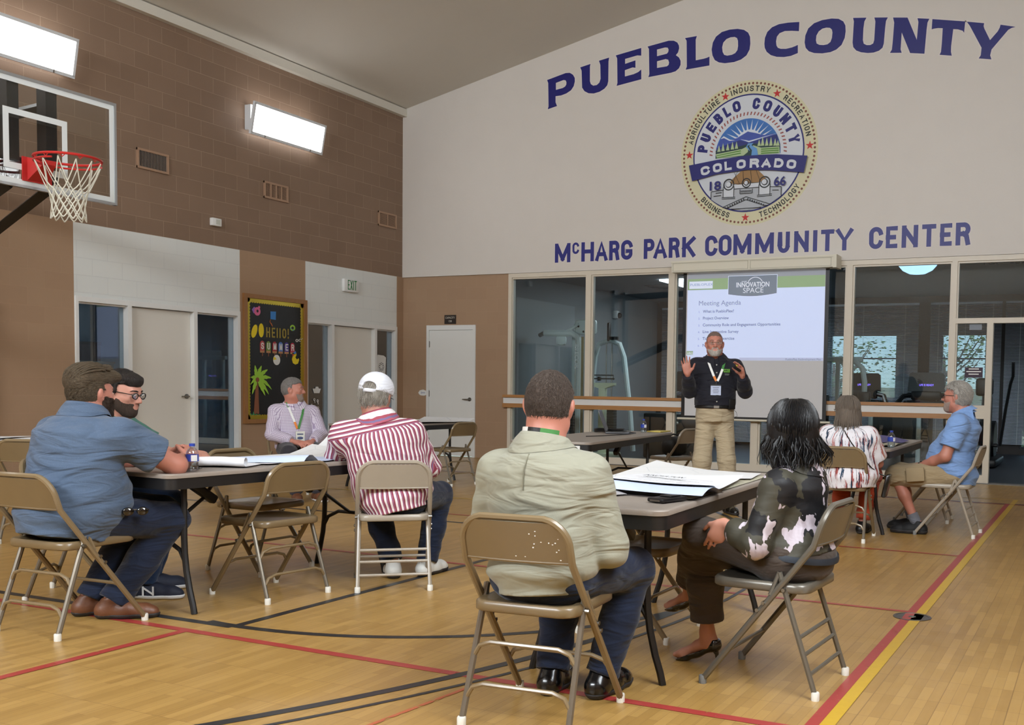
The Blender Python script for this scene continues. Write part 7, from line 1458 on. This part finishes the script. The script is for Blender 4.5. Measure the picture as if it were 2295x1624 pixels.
# ---------------------------------------------------------------- man in the red striped shirt and white cap
M_strp = stripes_mat('red_stripes')
STO = [(-.16,0,.17,.13,.16),(-.02,.01,.215,.17,.185),(.15,.02,.225,.20,.175),(.38,.01,.215,.175,.155),(.60,-.005,.21,.15,.155),(.78,-.01,.205,.13,.145),(.90,-.01,.145,.095,.11),(1.0,0,.066,.058,.064)]
p = Person('person seen from behind in a red and white striped shirt and white cap', (7.19,-9.35,0), .694, .0072, P=(.01,-.04,.54), N=(-.095,-.01,.995), SR=(.10,-.01,.915), SL=(-.285,-.02,.90), ER=(.215,.10,.695), EL=(-.325,.16,.755), WR=(.12,.34,.66), WL=(-.22,.40,.77), HR=(.10,-.02,.53), HL=(-.08,-.02,.53), KR=(.30,.36,.50), KL=(-.13,.40,.50), AR=(.215,.27,.085), AL=(.005,.23,.10), FR=(.6,.8), FL=(-.05,1), arm=1.12, neck=.066, sec=STO)
hd = Head((-.10,.035,1.13), -22, -8, 4, 1.03); H = hd
p.body(SK3, hd, [hand((.12,.34,.66),(-.4,.9,0),(-.4,-.2,-.8),1,.01,.5), hand((-.22,.40,.77),(.3,.95,.05),(0,-.2,-1),-1,.01,.4)])
shirt(p, M_strp, .016, 1, .425, .0045, long=True, uv=True, cuff=.8); p.collar(M_strp, .074, .034); trousers(p, M_denim, 1.0, .018, seat=(.20,.155,.10), cuts=[plane((0,0,.585),(0,-.2,1))])
p.shoes(M_wsneak, M_sole, 1.06)
hs_ = p.hair(hair_mat('hair_white_grey', (.45,.43,.40), (.78,.75,.70), (60,60,12), 3.0), .011, .05, .0, -.088, .25, wr=.003, wf=(80,80,30)); fuzz(p, hs_, MATS['hair_white_grey'], 1700, .040, (0,-.15,-1), .0016, 6, spread=.3)
cap = [H.ell((0,-.012,.042),(.098,.121,.099),.02)]
p.make('cap_crown', cap, cloth('cap_white', (.86,.87,.90), .03, 600), [lambda P: (.014-.06*H.local(P)[:,1]-H.local(P)[:,2])*H.s], 0, .0055, subs=[H.ell((0,-.130,.040),(.042,.05,.030))])
cb = MB(); cb.tube([Vector(H.w(((.060*math.sin(a)), -.012-.121*math.cos(a)*1.0, .018+.0*a))) for a in [-.62+1.24*i/10 for i in range(11)]], .006, 6, flat=2.0); cb.build('cap_strap', MATS['cap_white'], p.root)
bl = MB(); bn = 9; rows = [[Vector(H.w((.075*math.sin(a)*(1-.12*j), .072+.028*math.cos(a)+.05*j/2*math.cos(a*.6)*1.6, .012+.004*j-.010*(math.sin(a)**2)*(1+.5*j)))) for a in [-1.35+2.7*i/bn for i in range(bn+1)]] for j in range(3)]
bl.add([q for r in rows for q in r]+[q-Vector(H.w((0,0,.004)))+Vector(H.w((0,0,0))) for r in rows for q in r], [(j*(bn+1)+i,j*(bn+1)+i+1,(j+1)*(bn+1)+i+1,(j+1)*(bn+1)+i) for j in range(2) for i in range(bn)]+[(3*(bn+1)+j*(bn+1)+i,3*(bn+1)+(j+1)*(bn+1)+i,3*(bn+1)+(j+1)*(bn+1)+i+1,3*(bn+1)+j*(bn+1)+i+1) for j in range(2) for i in range(bn)]); bl.build('cap_brim', mat('cap_navy',(.10,.11,.16),.7), p.root)
cbn = MB(); cbn.ell(H.w((0,-.012,.141)),(.008,.008,.005)); cbn.build('cap_button', MATS['cap_navy'], p.root)
# ---------------------------------------------------------------- man in the khaki shirt, nearest
p = Person('person seen from behind in a khaki long sleeved polo and jeans, nearest the camera', (9.206,-11.03,0), .08, .0062, P=(.015,-.05,.545), N=(-.012,.0,.985), SR=(.168,.0,.888), SL=(-.180,-.01,.892), ER=(.238,.04,.625), EL=(-.262,.03,.625), WR=(.13,.28,.60), WL=(-.13,.28,.60), HR=(.10,-.03,.53), HL=(-.09,-.03,.53), KR=(.195,.42,.488), KL=(-.10,.42,.488), AR=(.115,.29,.085), AL=(-.085,.26,.085), FR=(.14,1), FL=(-.12,1), arm=1.06, leg=1.02, neck=.064, sec=sec_scale(SECM,1.06,1.1,1.1,.35))
hd = Head((-.012,.055,1.135), 12, -12, 2, 1.02); H = hd
p.body(SK2, hd, [hand((.13,.28,.60),(-.5,.8,-.1),(-.4,-.2,-.9),1,.01,.5), hand((-.13,.28,.60),(.5,.8,-.1),(.4,-.2,-.9),-1,.01,.5)])
shirt(p, cloth('khaki_shirt', (.585,.58,.515), .05, 500, .8, 0, 4), .018, 1, .415, .0042, long=True, seed=4); p.collar(MATS['khaki_shirt'], .073, .036, drop=.004)
pl = MB(); LS = [Loft(p.J['P'], p.J['N'], p.J['fwd'], p.sec, .05, .0185)]; pts = [on_surface(LS, (-.004,-.4,z), (0,1,0), .002) for z in np.linspace(.965,.84,9)]; pl.tube([Vector(q) for q in pts], .0022, 5); pl.build('back_seam', mat('seam_khaki',(.44,.43,.36),.9), p.root)
trousers(p, M_denim, 1.0, .016, cuts=[plane((0,0,.60),(0,-.1,1))], name='jeans'); p.shoes(M_bleather, M_sole, 1.04)
hs_ = p.hair(H_salt, .007, .055, .0, -.092, .22, wr=.0012, h=.0045, wf=(140,140,120)); fuzz(p, hs_, H_salt, 5200, .016, (0,-.2,-1), .0009, 3); p.glasses(M_steel, .019, .024, .0018)
ln = MB(); N_ = V3(*p.J['N']); ax = nrm(H.w((0,-.028,-.06))-N_); c_ = N_+ax*.034
def nb(a, r=.084): x2 = np.cross(V3(0,1,0), ax); f2 = np.cross(ax, x2); return c_+(-f2*math.cos(a)+x2*math.sin(a))*r
for a0, a1, mi in ((-1.1,-.42,0),(-.42,.22,1),(.22,1.1,2)):
    A2 = [a0+(a1-a0)*i/6 for i in range(7)]; ln.add([Vector(nb(a))-Vector(ax)*.002 for a in A2]+[Vector(nb(a))+Vector(ax)*.026 for a in A2], [(i+1,i,7+i,8+i) for i in range(6)], mi)
ln.build('lanyard', [M_white, M_black, mat('lanyard_green',(.25,.50,.25),.6)], p.root, 0)
# ---------------------------------------------------------------- woman in the camouflage blouse
FEM = [(-.16,0,.15,.11,.13),(-.02,.0,.19,.12,.155),(.15,.0,.175,.12,.135),(.38,.0,.15,.115,.105),(.60,.0,.16,.13,.11),(.78,-.005,.165,.12,.11),(.90,-.01,.12,.08,.09),(1.0,0,.050,.048,.050)]
p = Person('person with black hair in a dark camouflage blouse, legs crossed, black high heel', (9.838,-10.19,0), 1.518, .0065, P=(0,-.075,.535), N=(.0,-.065,.885), SR=(.165,-.08,.825), SL=(-.165,-.05,.825), ER=(.22,.06,.60), EL=(-.215,.02,.59), WR=(.05,.20,.60), WL=(-.150,.185,.66), HR=(.09,-.05,.525), HL=(-.09,-.05,.525), KR=(.055,.36,.50), KL=(-.04,.335,.585), AR=(.07,.345,.135), AL=(.22,.50,.30), FR=(-.05,1), FL=(.3,.95), fup=(.055,.22), heels=True, arm=.86, leg=.96, neck=.052, sec=FEM)
hd = Head((.01,-.045,1.035), -68, 2, 0, .96); H = hd
p.body(SK1, hd, [hand((.05,.20,.60),(-.6,.8,0),(0,-.2,-1),1,.01,.4,sc=.92), hand((-.150,.185,.66),(.06,.45,-.85),(1,.1,.1),-1,.012,.22,sc=.92)])
shirt(p, camo_mat('camo_blouse'), .014, 1, .525, hemn=(0,-.22,-1), wr=.0035, long=True, cuff=.74); p.collar(MATS['camo_blouse'], .064, .026)
trousers(p, cloth('brown_trousers', (.27,.235,.21), .12, 350), .84, .016, flare=.008, seat=(.165,.145,.115), waist=.006, cuts=[plane((0,0,.60),(0,-.18,1))])
bt = MB(); LS = [Loft(p.J['P'], p.J['N'], p.J['fwd'], p.sec, .05, .008), Ell(V3(*p.J['P'])+V3(0,-.005,-.025), (.166,.146,.116), None, .05)]
ring = [on_surface(LS, (.5*math.sin(a),-.075-.5*math.cos(a),.545-.025*math.cos(a)), (-math.sin(a),math.cos(a),0), .002) for a in [2*PI*i/36 for i in range(36)]]; bt.tube([Vector(q) for q in ring], .004, 6, closed=True, flat=3.6); bt.build('belt', mat('belt_denim',(.13,.16,.20),.6), p.root)
# high heel shoes
for sd, nm in (('R',0),('L',1)):
    A = V3(*p.J['A'+sd]); d = nrm(V3(*p.J['F'+sd],0)); up = A[2]-.135; z = V3(0,0,1); x = np.cross(d, z); b0 = V3(A[0],A[1],up); heel = b0-d*.035+z*.075; ball = b0+d*.115+z*.012; toe = b0+d*.175+z*.008
    L = [Cone(heel+z*.012, b0+d*.05+z*.052, .028, .027, .03), Cone(b0+d*.05+z*.050, ball+z*.014, .027, .034, .03), Cone(ball+z*.012, toe+z*.006, .034, .016, .02), Cone(heel+z*.035, heel+z*.012, .024, .028, .02)]
    o = p.make('high_heel', L, M_patent, [plane(b0+z*(up*0)+d*.115+z*.002,(0,0,-1)), lambda P, b0=b0, d=d, z=z: np.minimum((P-(b0+d*.02+z*.060))@nrm(z+d*.45), np.maximum((P-(b0+z*.112))@z, ((P-(b0-d*.045))@d)*1-.03))], h=.0048)
    hs = MB(); hs.tube([Vector(heel+z*.0), Vector(heel-d*.012-z*.03), Vector(heel-d*.016-z*.072)], [.020,.009,.006], 8); q = hs.build('stiletto_heel', M_patent, o)
# hair: dark base volume and many locks falling to the shoulders
hb = [H.ell((0,-.02,.035),(.096,.116,.108),.03), H.ell((0,-.070,-.04),(.100,.066,.125),.05), H.ell((.060,-.025,-.06),(.046,.076,.115),.04), H.ell((-.060,-.025,-.06),(.046,.076,.115),.04)]
p.make('hair', hb, H_black, [lambda P: np.minimum(H.local(P)[:,1]-.01, .06-H.local(P)[:,2])*H.s*-1*-1 if False else np.maximum(-.5+0*P[:,0], np.minimum(H.local(P)[:,1]-.02, .055-H.local(P)[:,2]))*H.s], .003, .006, wf=(90,90,14))
lr = random.Random(11); roots = []
for i in range(900):
    a = lr.uniform(-2.5,2.5); e = lr.uniform(.15,1.25); r_ = (math.sin(a)*math.cos(e), -math.cos(a)*math.cos(e), math.sin(e)); roots.append(H.w((r_[0]*.102, -.02+r_[1]*.120, .035+r_[2]*.110)))
def fall(q, i, rn):
    l = H.local(np.array(q)[None])[0]; v = np.array((l[0]/.104, (l[1]+.025)/.124, (l[2]-.03)/.114))
    if l[2] > .0: n = v/np.linalg.norm(v); t = np.array((0,-.12,-1.0)); t = t-n*(t@n); t /= max(.15, np.linalg.norm(t)); l2 = l+t*.026; v2 = np.array((l2[0]/.105,(l2[1]+.022)/.124,(l2[2]-.033)/.114)); l2 = np.array((0,-.022,.033))+(l2-np.array((0,-.022,.033)))/np.linalg.norm(v2)*rn.uniform(.97,1.05)
    else: s_ = 1+.10*math.sin(l[2]*38+l[0]*30); l2 = l+np.array((l[0]*(.06 if l[2] > -.07 else -.03)+rn.gauss(0,.004)+.007*math.sin(l[2]*80+l[0]*90), (l[1]+.02)*.02+rn.gauss(0,.004), -.019))
    return Vector(H.w(l2))
strands(p, 'hair_locks', H_black, roots, fall, 10, .0034, 5, 4)
# ---------------------------------------------------------------- standing presenter
PRS = [(-.18,.0,.13,.10,.11),(-.04,.0,.175,.125,.125),(.10,.02,.185,.155,.125),(.30,.02,.185,.155,.12),(.55,.0,.185,.135,.12),(.76,-.01,.19,.12,.12),(.90,-.01,.135,.085,.095),(1.0,0,.058,.054,.056)]
p = Person('person standing with both hands raised in a dark button shirt and khaki trousers', (7.62,-5.0,0), -2.7, .0068, P=(.0,.0,.98), N=(.005,.0,1.505), SR=(.185,-.005,1.435), SL=(-.19,-.005,1.425), ER=(.255,.06,1.185), EL=(-.285,.06,1.19), WR=(.285,.245,1.345), WL=(-.235,.235,1.335), HR=(.09,.0,.95), HL=(-.09,.0,.95), KR=(.115,.03,.52), KL=(-.125,.03,.52), AR=(.145,-.02,.085), AL=(-.155,-.02,.085), FR=(.25,1), FL=(-.3,1), arm=1.04, leg=1.02, sec=PRS)
hd = Head((.017,.035,1.645), -2, 2, 1, 1.0); H = hd
p.body(SK2, hd, [hand((.285,.245,1.345),(.18,.10,.97),(-.15,1,.05),1,.035,.10,1.15), hand((-.235,.235,1.335),(.30,.25,.92),(.80,.5,-.2),-1,.02,[.30],1.0)])
shirt(p, cloth('dark_shirt', (.085,.085,.125), .10, 500, .7, 0, 5), .016, 1, 1.05, .004, long=True, cuff=.95, seed=6); p.collar(MATS['dark_shirt'], .066, .034)
tk = p.make('trousers', [Ell((0,.005,.955), (.172,.135,.12), None, .04), Cone((.085,.0,.93),(.115,.03,.52),.098,.088,.03), CapCone((.115,.03,.52),(.145,-.01,.06),.088,.080,.03), Cone((-.085,.0,.93),(-.122,.03,.52),.098,.088,.03), CapCone((-.122,.03,.52),(-.155,-.01,.06),.088,.080,.03), Loft((0,0,.9),(0,0,1.06),(0,1,0),[(0,.01,.170,.135,.115),(1,.01,.186,.158,.128)],.03,.003)], cloth('khaki_trousers', (.70,.64,.53), .06, 400, .8, 0, 3), [plane((0,0,1.045),(0,0,1)), plane((0,0,.055),(0,0,-1))], .004, seed=7, wf=(30,30,12))
p.shoes(M_bleather, M_sole, 1.0)
LT = [Loft(p.J['P'], p.J['N'], p.J['fwd'], p.sec, .05, .022)]; LB = [Loft((0,0,.9),(0,0,1.06),(0,1,0),[(0,.01,.172,.137,.117),(1,.01,.188,.160,.130)],.03,.004)]
b = MB(); ring = [on_surface(LB, (.5*math.sin(a),.01+.5*math.cos(a),1.038), (-math.sin(a),-math.cos(a),0), .001) for a in [2*PI*i/40 for i in range(40)]]; b.tube([Vector(q) for q in ring], .0055, 6, closed=True, flat=3.0); b.build('belt', M_belt, p.root); fy = ring[0][1]; b = MB(); b.box((0,fy+.006,1.045),(.05,.006,.038)); b.build('belt_buckle', M_steel, p.root)
b = MB(); q = ring[34]; b.rbox((q[0],q[1]+.02,1.065),(.075,.035,.10),.008,R=Matrix.Rotation(.5,3,'Z')); b.build('belt_pack', M_black, p.root)
b = MB(); b.tube([(q[0],q[1]+.03,1.03),(q[0]-.05,q[1]+.02,.99),(q[0]-.06,q[1],.95),(q[0]-.02,q[1],.94)],.002,5); b.build('pack_cable', M_black, p.root)
bt_ = MB()
for z in (1.44,1.365,1.09): c = on_surface(LT, (.0,.5,z), (0,-1,0), .003); bt_.cyl(Vector(c)-Vector((0,.002,0)), Vector(c)+Vector((0,.003,0)), .006, n=10)
for W, E in (((.285,.245,1.345),(.255,.06,1.185)),((-.235,.235,1.335),(-.285,.06,1.19))): c = V3(*W)+(V3(*E)-V3(*W))*.30+V3(.0,.052,.0); bt_.ell(c,(.006,.004,.006))
bt_.build('buttons', mat('button',(.75,.74,.70),.4), p.root)
ln = MB(); cc = [(0,.0),(.33,1),(.62,2)]
for s_ in (-1,1):
    pts = [on_surface(LT, (s_*x,.5,z), (0,-1,0), .007) for x, z in ((.085,1.50),(.075,1.46),(.055,1.40),(.028,1.33),(.006,1.285))]; pts[0] = V3(s_*.075,.03,1.535)
    for a, b_, mi in ((0,2,0 if s_ > 0 else 2),(2,3,0),(3,4,1 if s_ > 0 else 0)): ribbon(ln, pts[a:b_+1], [(0,1,.1)]*(b_-a+1), .022, mi)
ln.build('lanyard', [M_white, mat('lanyard_orange',(.85,.48,.15),.6), mat('lanyard_green',(.25,.50,.25),.6) if 'lanyard_green' not in MATS else MATS['lanyard_green']], p.root, 0)
bd = MB(); c = on_surface(LT, (0,.5,1.21), (0,-1,0), .008); c = Vector((.010, c[1], 1.20)); bd.box(c,(.098,.004,.10)); bd.box(c+Vector((0,.003,.046)),(.10,.003,.012),None,2)
for k in range(4): bd.box(c+Vector((0,.0025,.022-.016*k)),(.06-.01*(k%2),.001,.005),None,1)
bd.tube([c+Vector((0,.002,.05)),Vector((.004,c.y,1.285))],.004,5,mi=2); bd.build('name_badge', [mat('badge_blue',(.72,.76,.86),.4), mat('badge_ink',(.4,.42,.5),.6), M_black], p.root, 0)
lg = MB(); c = on_surface(LT, (-.095,.5,1.385), (0,-1,0), .003); c = Vector(c); lg.box(c+Vector((0,.002,0)),(.062,.004,.032)); lg.text('HRG', c+Vector((.026,.0045,-.010)), (-1,0,0), (0,0,1), .030, 'LEFT', .02, .0005, 1, .050); lg.box(c+Vector((0,.002,-.03)),(.055,.003,.004),None,2); lg.box(c+Vector((0,.002,-.04)),(.045,.003,.004),None,2); lg.build('shirt_logo', [mat('logo_green',(.38,.62,.15),.6), MATS['dark_shirt'], mat('logo_thread',(.5,.52,.5),.7)], p.root, 0)
p.hair(H_stub, .003, .062, .012, -.07, .30, wr=.0, temple=-.005); p.beard(H_bgrey, .0045, -.066, jaw=.034); p.brows(H_stub); p.mouth(); p.glasses(M_steel, .017, .024, .0016)
m_ = MB(); m_.ell(H.w((0,.092,-.0655)),(.010,.004,.0045)); m_.build('open_mouth', M_mouth, p.root)
ck = thing('presentation_clicker', 'black clicker held in the presenter\'s left hand', 'clicker', tuple(Vector((7.62,-5.0,0))+Matrix.Rotation(-2.7,3,'Z')@Vector((-.175,.295,1.40))), -2.7); b = MB(); b.rbox((0,0,0),(.028,.10,.022),.008,R=Matrix.Rotation(-.5,3,'X')@Matrix.Rotation(.6,3,'Z')); b.build('body', M_black, ck); b = MB(); b.ell((.005,.03,.03),(.009,.009,.006)); b.build('button', mat('clicker_yellow',(.75,.75,.15),.5), ck)
# ---------------------------------------------------------------- woman in the streaked blouse
LAD = [(-.24,.01,.19,.14,.18),(-.04,.01,.225,.16,.19),(.15,.0,.21,.16,.16),(.38,.0,.185,.15,.135),(.60,.0,.185,.155,.13),(.78,-.005,.18,.135,.125),(.90,-.01,.13,.09,.095),(1.0,0,.052,.05,.052)]
p = Person('person with grey brown hair in a white blouse with rust and navy streaks', (9.13,-5.98,0), .05, .0085, P=(.05,-.05,.53), N=(.03,-.04,.90), SR=(.19,-.04,.845), SL=(-.135,-.04,.845), ER=(.255,.08,.62), EL=(-.20,.08,.62), WR=(.16,.28,.62), WL=(-.10,.28,.62), HR=(.13,-.03,.52), HL=(-.05,-.03,.52), KR=(.17,.38,.50), KL=(-.08,.38,.50), AR=(.10,.34,.085), AL=(-.09,.30,.085), FR=(.1,1), FL=(-.15,1), arm=1.0, neck=.052, sec=LAD)
hd = Head((.005,-.01,1.05), 42, 0, 0, .97); H = hd
p.body(SK2, hd, [hand((.16,.28,.62),(-.4,.9,0),(0,-.2,-1),1,.01,.4,sc=.9), hand((-.10,.28,.62),(.4,.9,0),(0,-.2,-1),-1,.01,.4,sc=.9)])
shirt(p, streak_mat('streaked_blouse'), .018, .85, .42, .004, uv=True, sg=.022); trousers(p, cloth('rust_trousers', (.66,.27,.16), .1, 350), .92, .016, seat=(.19,.16,.09), cuts=[plane((0,0,.56),(0,0,1))]); p.shoes(M_black, M_sole, .92, kind='sandal')
hb = [H.ell((0,-.015,.03),(.092,.112,.100),.03), H.ell((0,-.07,-.06),(.10,.060,.115),.04), H.ell((.055,-.015,-.075),(.045,.07,.105),.03), H.ell((-.055,-.015,-.075),(.045,.07,.105),.03)]
p.make('hair', hb, H_ash, [lambda P: np.minimum(H.local(P)[:,1]-.025, .06-H.local(P)[:,2])*H.s], .0025, .007, wf=(110,110,12)); p.glasses(M_black, .019, .024, .0022)
lr = random.Random(21); roots = []
for i in range(150):
    a = lr.uniform(-2.4,2.4); e = lr.uniform(.1,1.2); roots.append(H.w((math.sin(a)*math.cos(e)*.094, -.015-math.cos(a)*math.cos(e)*.114, .03+math.sin(e)*.102)))
def fall2(q, i, rn):
    l = H.local(np.array(q)[None])[0]
    if l[2] > .0: v = np.array((l[0]/.095,(l[1]+.018)/.116,(l[2]-.03)/.104)); n = v/np.linalg.norm(v); t = np.array((0,-.1,-1.)); t = t-n*(t@n); t /= max(.15, np.linalg.norm(t)); l2 = l+t*.026; v2 = np.array((l2[0]/.096,(l2[1]+.018)/.116,(l2[2]-.03)/.104)); l2 = np.array((0,-.018,.03))+(l2-np.array((0,-.018,.03)))/np.linalg.norm(v2)
    else: l2 = l+np.array((l[0]*.04+rn.gauss(0,.002),-.001,-.022))
    return Vector(H.w(l2))
strands(p, 'hair_locks', H_ash, roots, fall2, 10, .0065, 6, 4)
hbg = thing('handbag', 'small black crossbody bag hanging beside the streaked blouse woman', 'handbag', (9.465,-5.93,.36), .05); b = MB(); b.rbox((0,0,.085),(.035,.15,.19),.012,R=Matrix.Rotation(.2,3,'Y')); b.build('pouch', M_bleather, hbg)
LS = [Loft(p.J['P'], p.J['N'], p.J['fwd'], p.sec, .05, .024)]; b = MB(); pts = [V3(-.02,-.045,.925)]+[on_surface(LS, (x,-.6,z), (0,1,0), .004) for x, z in ((.03,.87),(.08,.80),(.14,.72),(.19,.66),(.24,.60))]+[V3(.295,-.03,.54),V3(.33,.04,.52)]
w0 = Matrix.Rotation(.05,3,'Z'); b.tube([w0@Vector(q)+Vector((9.13,-5.98,0))-Vector((9.465,-5.93,.36)) for q in pts], .0045, 6); o = b.build('strap', M_bleather, hbg); o.rotation_euler = (0,0,0); o.matrix_parent_inverse = Matrix.Rotation(-.05,4,'Z')
# ---------------------------------------------------------------- man in the light blue polo
POL = [(-.18,0,.16,.13,.15),(-.02,.01,.195,.19,.175),(.15,.03,.205,.225,.155),(.36,.03,.20,.21,.14),(.58,.01,.195,.16,.14),(.78,-.01,.195,.125,.135),(.90,-.01,.14,.09,.105),(1.0,0,.064,.056,.062)]
p = Person('person with silver hair in a light blue polo and khaki shorts, side view', (9.87,-5.27,0), 1.54, .0072, P=(0,-.06,.54), N=(0,-.095,1.03), SR=(.195,-.085,.95), SL=(-.195,-.085,.95), ER=(.245,.04,.69), EL=(-.245,.0,.68), WR=(.06,.24,.585), WL=(-.10,.235,.575), HR=(.09,-.03,.525), HL=(-.09,-.03,.525), KR=(.13,.44,.485), KL=(-.16,.42,.48), AR=(.09,.32,.085), AL=(-.15,.235,.085), FR=(.05,1), FL=(-.02,1), arm=1.1, leg=1.02, neck=.064, sec=POL)
hd = Head((.0,-.035,1.178), -6, 1, 0, 1.04); H = hd
p.body(SK2, hd, [hand((.06,.24,.585),(-.5,.8,-.3),(-.4,-.2,-.8),1,.01,.5), hand((-.10,.235,.575),(.45,.85,-.25),(.5,-.2,-.8),-1,.01,.5)])
shirt(p, cloth('polo_blue', (.49,.62,.82), .05, 500, .85, 0, 4), .015, .72, .425, .004, seed=2); p.collar(MATS['polo_blue'], .073, .036)
trousers(p, cloth('khaki_shorts', (.62,.55,.43), .08, 400), .10, .024, seat=(.18,.16,.11), name='shorts', cuts=[plane((0,0,.60),(0,-.2,1))]); p.shoes(M_bsneak, M_sole, 1.12, .032)
J = p.J; M_sock = cloth('sock_grey', (.42,.43,.46), .05)
for sd in 'RL':
    K, A = V3(*J['K'+sd]), V3(*J['A'+sd]); p.make('sock', [Cone(A+(K-A)*.02, A+(K-A)*.24, .044, .047, .02)], M_sock, [plane(A+(K-A)*.22, K-A)])
hs_ = p.hair(H_silver, .016, .062, .0, -.095, .22, wr=.0028, wf=(70,70,40)); fuzz(p, hs_, H_silver, 1600, .030, (0,-.6,-1), .0018, 4); p.glasses(M_black, .020, .024, .0026); p.brows(H_silver); p.beard(hair_mat('stubble', (.62,.50,.45),(.72,.66,.62)), .002, -.055, jaw=.03)
w_ = MB(); W, E = V3(*J['WL']), V3(*J['EL']); ax = nrm(W-E); c = W-ax*.02; w_.tube([Vector(c-ax*.012), Vector(c+ax*.012)], .036, 14, cap=False); w_.build('wristwatch', M_black, p.root)
pk = MB(); pk.rbox((-.258,.24,.515),(.02,.15,.12),.008,R=Matrix.Rotation(.12,3,'Z')@Matrix.Rotation(-.1,3,'X')); pk.build('cargo_pocket', mat('pocket_khaki',(.60,.53,.41),.9), p.root)
# ---------------------------------------------------------------- man in the checked shirt
p = Person('person with short grey hair in a small checked shirt and lanyard, head turned aside', (3.40,-6.15,0), -2.2, .0085, P=(0,-.05,.545), N=(.02,-.05,.985), SR=(.195,-.05,.905), SL=(-.17,-.04,.895), ER=(.255,.06,.67), EL=(-.245,.06,.67), WR=(.06,.26,.60), WL=(-.10,.28,.60), KR=(.15,.42,.50), KL=(-.15,.42,.50), AR=(.06,.34,.085), AL=(-.14,.36,.085), FR=(.1,1), FL=(-.2,1), arm=.98, neck=.064, sec=sec_scale(SECM,1.08,1.12,1.1,.4))
hd = Head((.025,-.02,1.135), 66, 0, 0, 1.03); H = hd
p.body(SK2, hd, [hand((.06,.26,.60),(-.6,.8,-.1),(-.3,-.2,-.9),1,.01,.5), hand((-.10,.28,.60),(.5,.8,-.1),(.3,-.2,-.9),-1,.01,.5)])
M_chk = check_mat('purple_check'); shirt(p, M_chk, .016, 1, .44, .004, long=True, uv=True, cuff=.85, seed=5); p.collar(M_chk, .072, .036); trousers(p, cloth('charcoal_trousers', (.20,.19,.21), .1), 1.0, .016, cuts=[plane((0,0,.60),(0,-.1,1))]); p.shoes(M_leather, M_solew, 1.0)
hs_ = p.hair(H_grey, .008, .060, .004, -.08, .25, wr=.0014, wf=(120,120,90)); fuzz(p, hs_, H_grey, 1300, .015, (0,-.2,-1), .0013, 5); p.beard(hair_mat('goatee', (.48,.40,.36),(.68,.62,.58)), .004, -.055, jaw=.045); p.brows(H_grey); p.mouth()
LT = [Loft(p.J['P'], p.J['N'], p.J['fwd'], p.sec, .05, .020)]; ln = MB()
for s_ in (-1,1):
    pts = [V3(.02+s_*.075,-.01,1.005)]+[on_surface(LT, (.01+s_*x,.5,z), (0,-1,0), .006) for x, z in ((.075,.95),(.055,.88),(.028,.80),(.006,.73))]
    for a, b_, mi in ((0,1,2),(1,3,0 if s_ > 0 else 2),(3,4,1 if s_ > 0 else 2)): ribbon(ln, pts[a:b_+1], [(0,1,.1)]*(b_-a+1), .022, mi)
ln.build('lanyard', [M_white, MATS['lanyard_orange'], MATS['lanyard_green']], p.root, 0)
bd = MB(); c = Vector(on_surface(LT, (-.01,.6,.655), (0,-1,0), .008)); bd.box(c,(.09,.004,.10)); bd.box(c+Vector((0,.003,.02)),(.06,.001,.012),None,1); bd.ell(c+Vector((0,.002,-.02)),(.03,.002,.015),None,12,6,1); bd.build('name_badge', [mat('badge_white',(.84,.84,.80),.4), mat('badge_navy',(.25,.30,.45),.5)], p.root, 0)
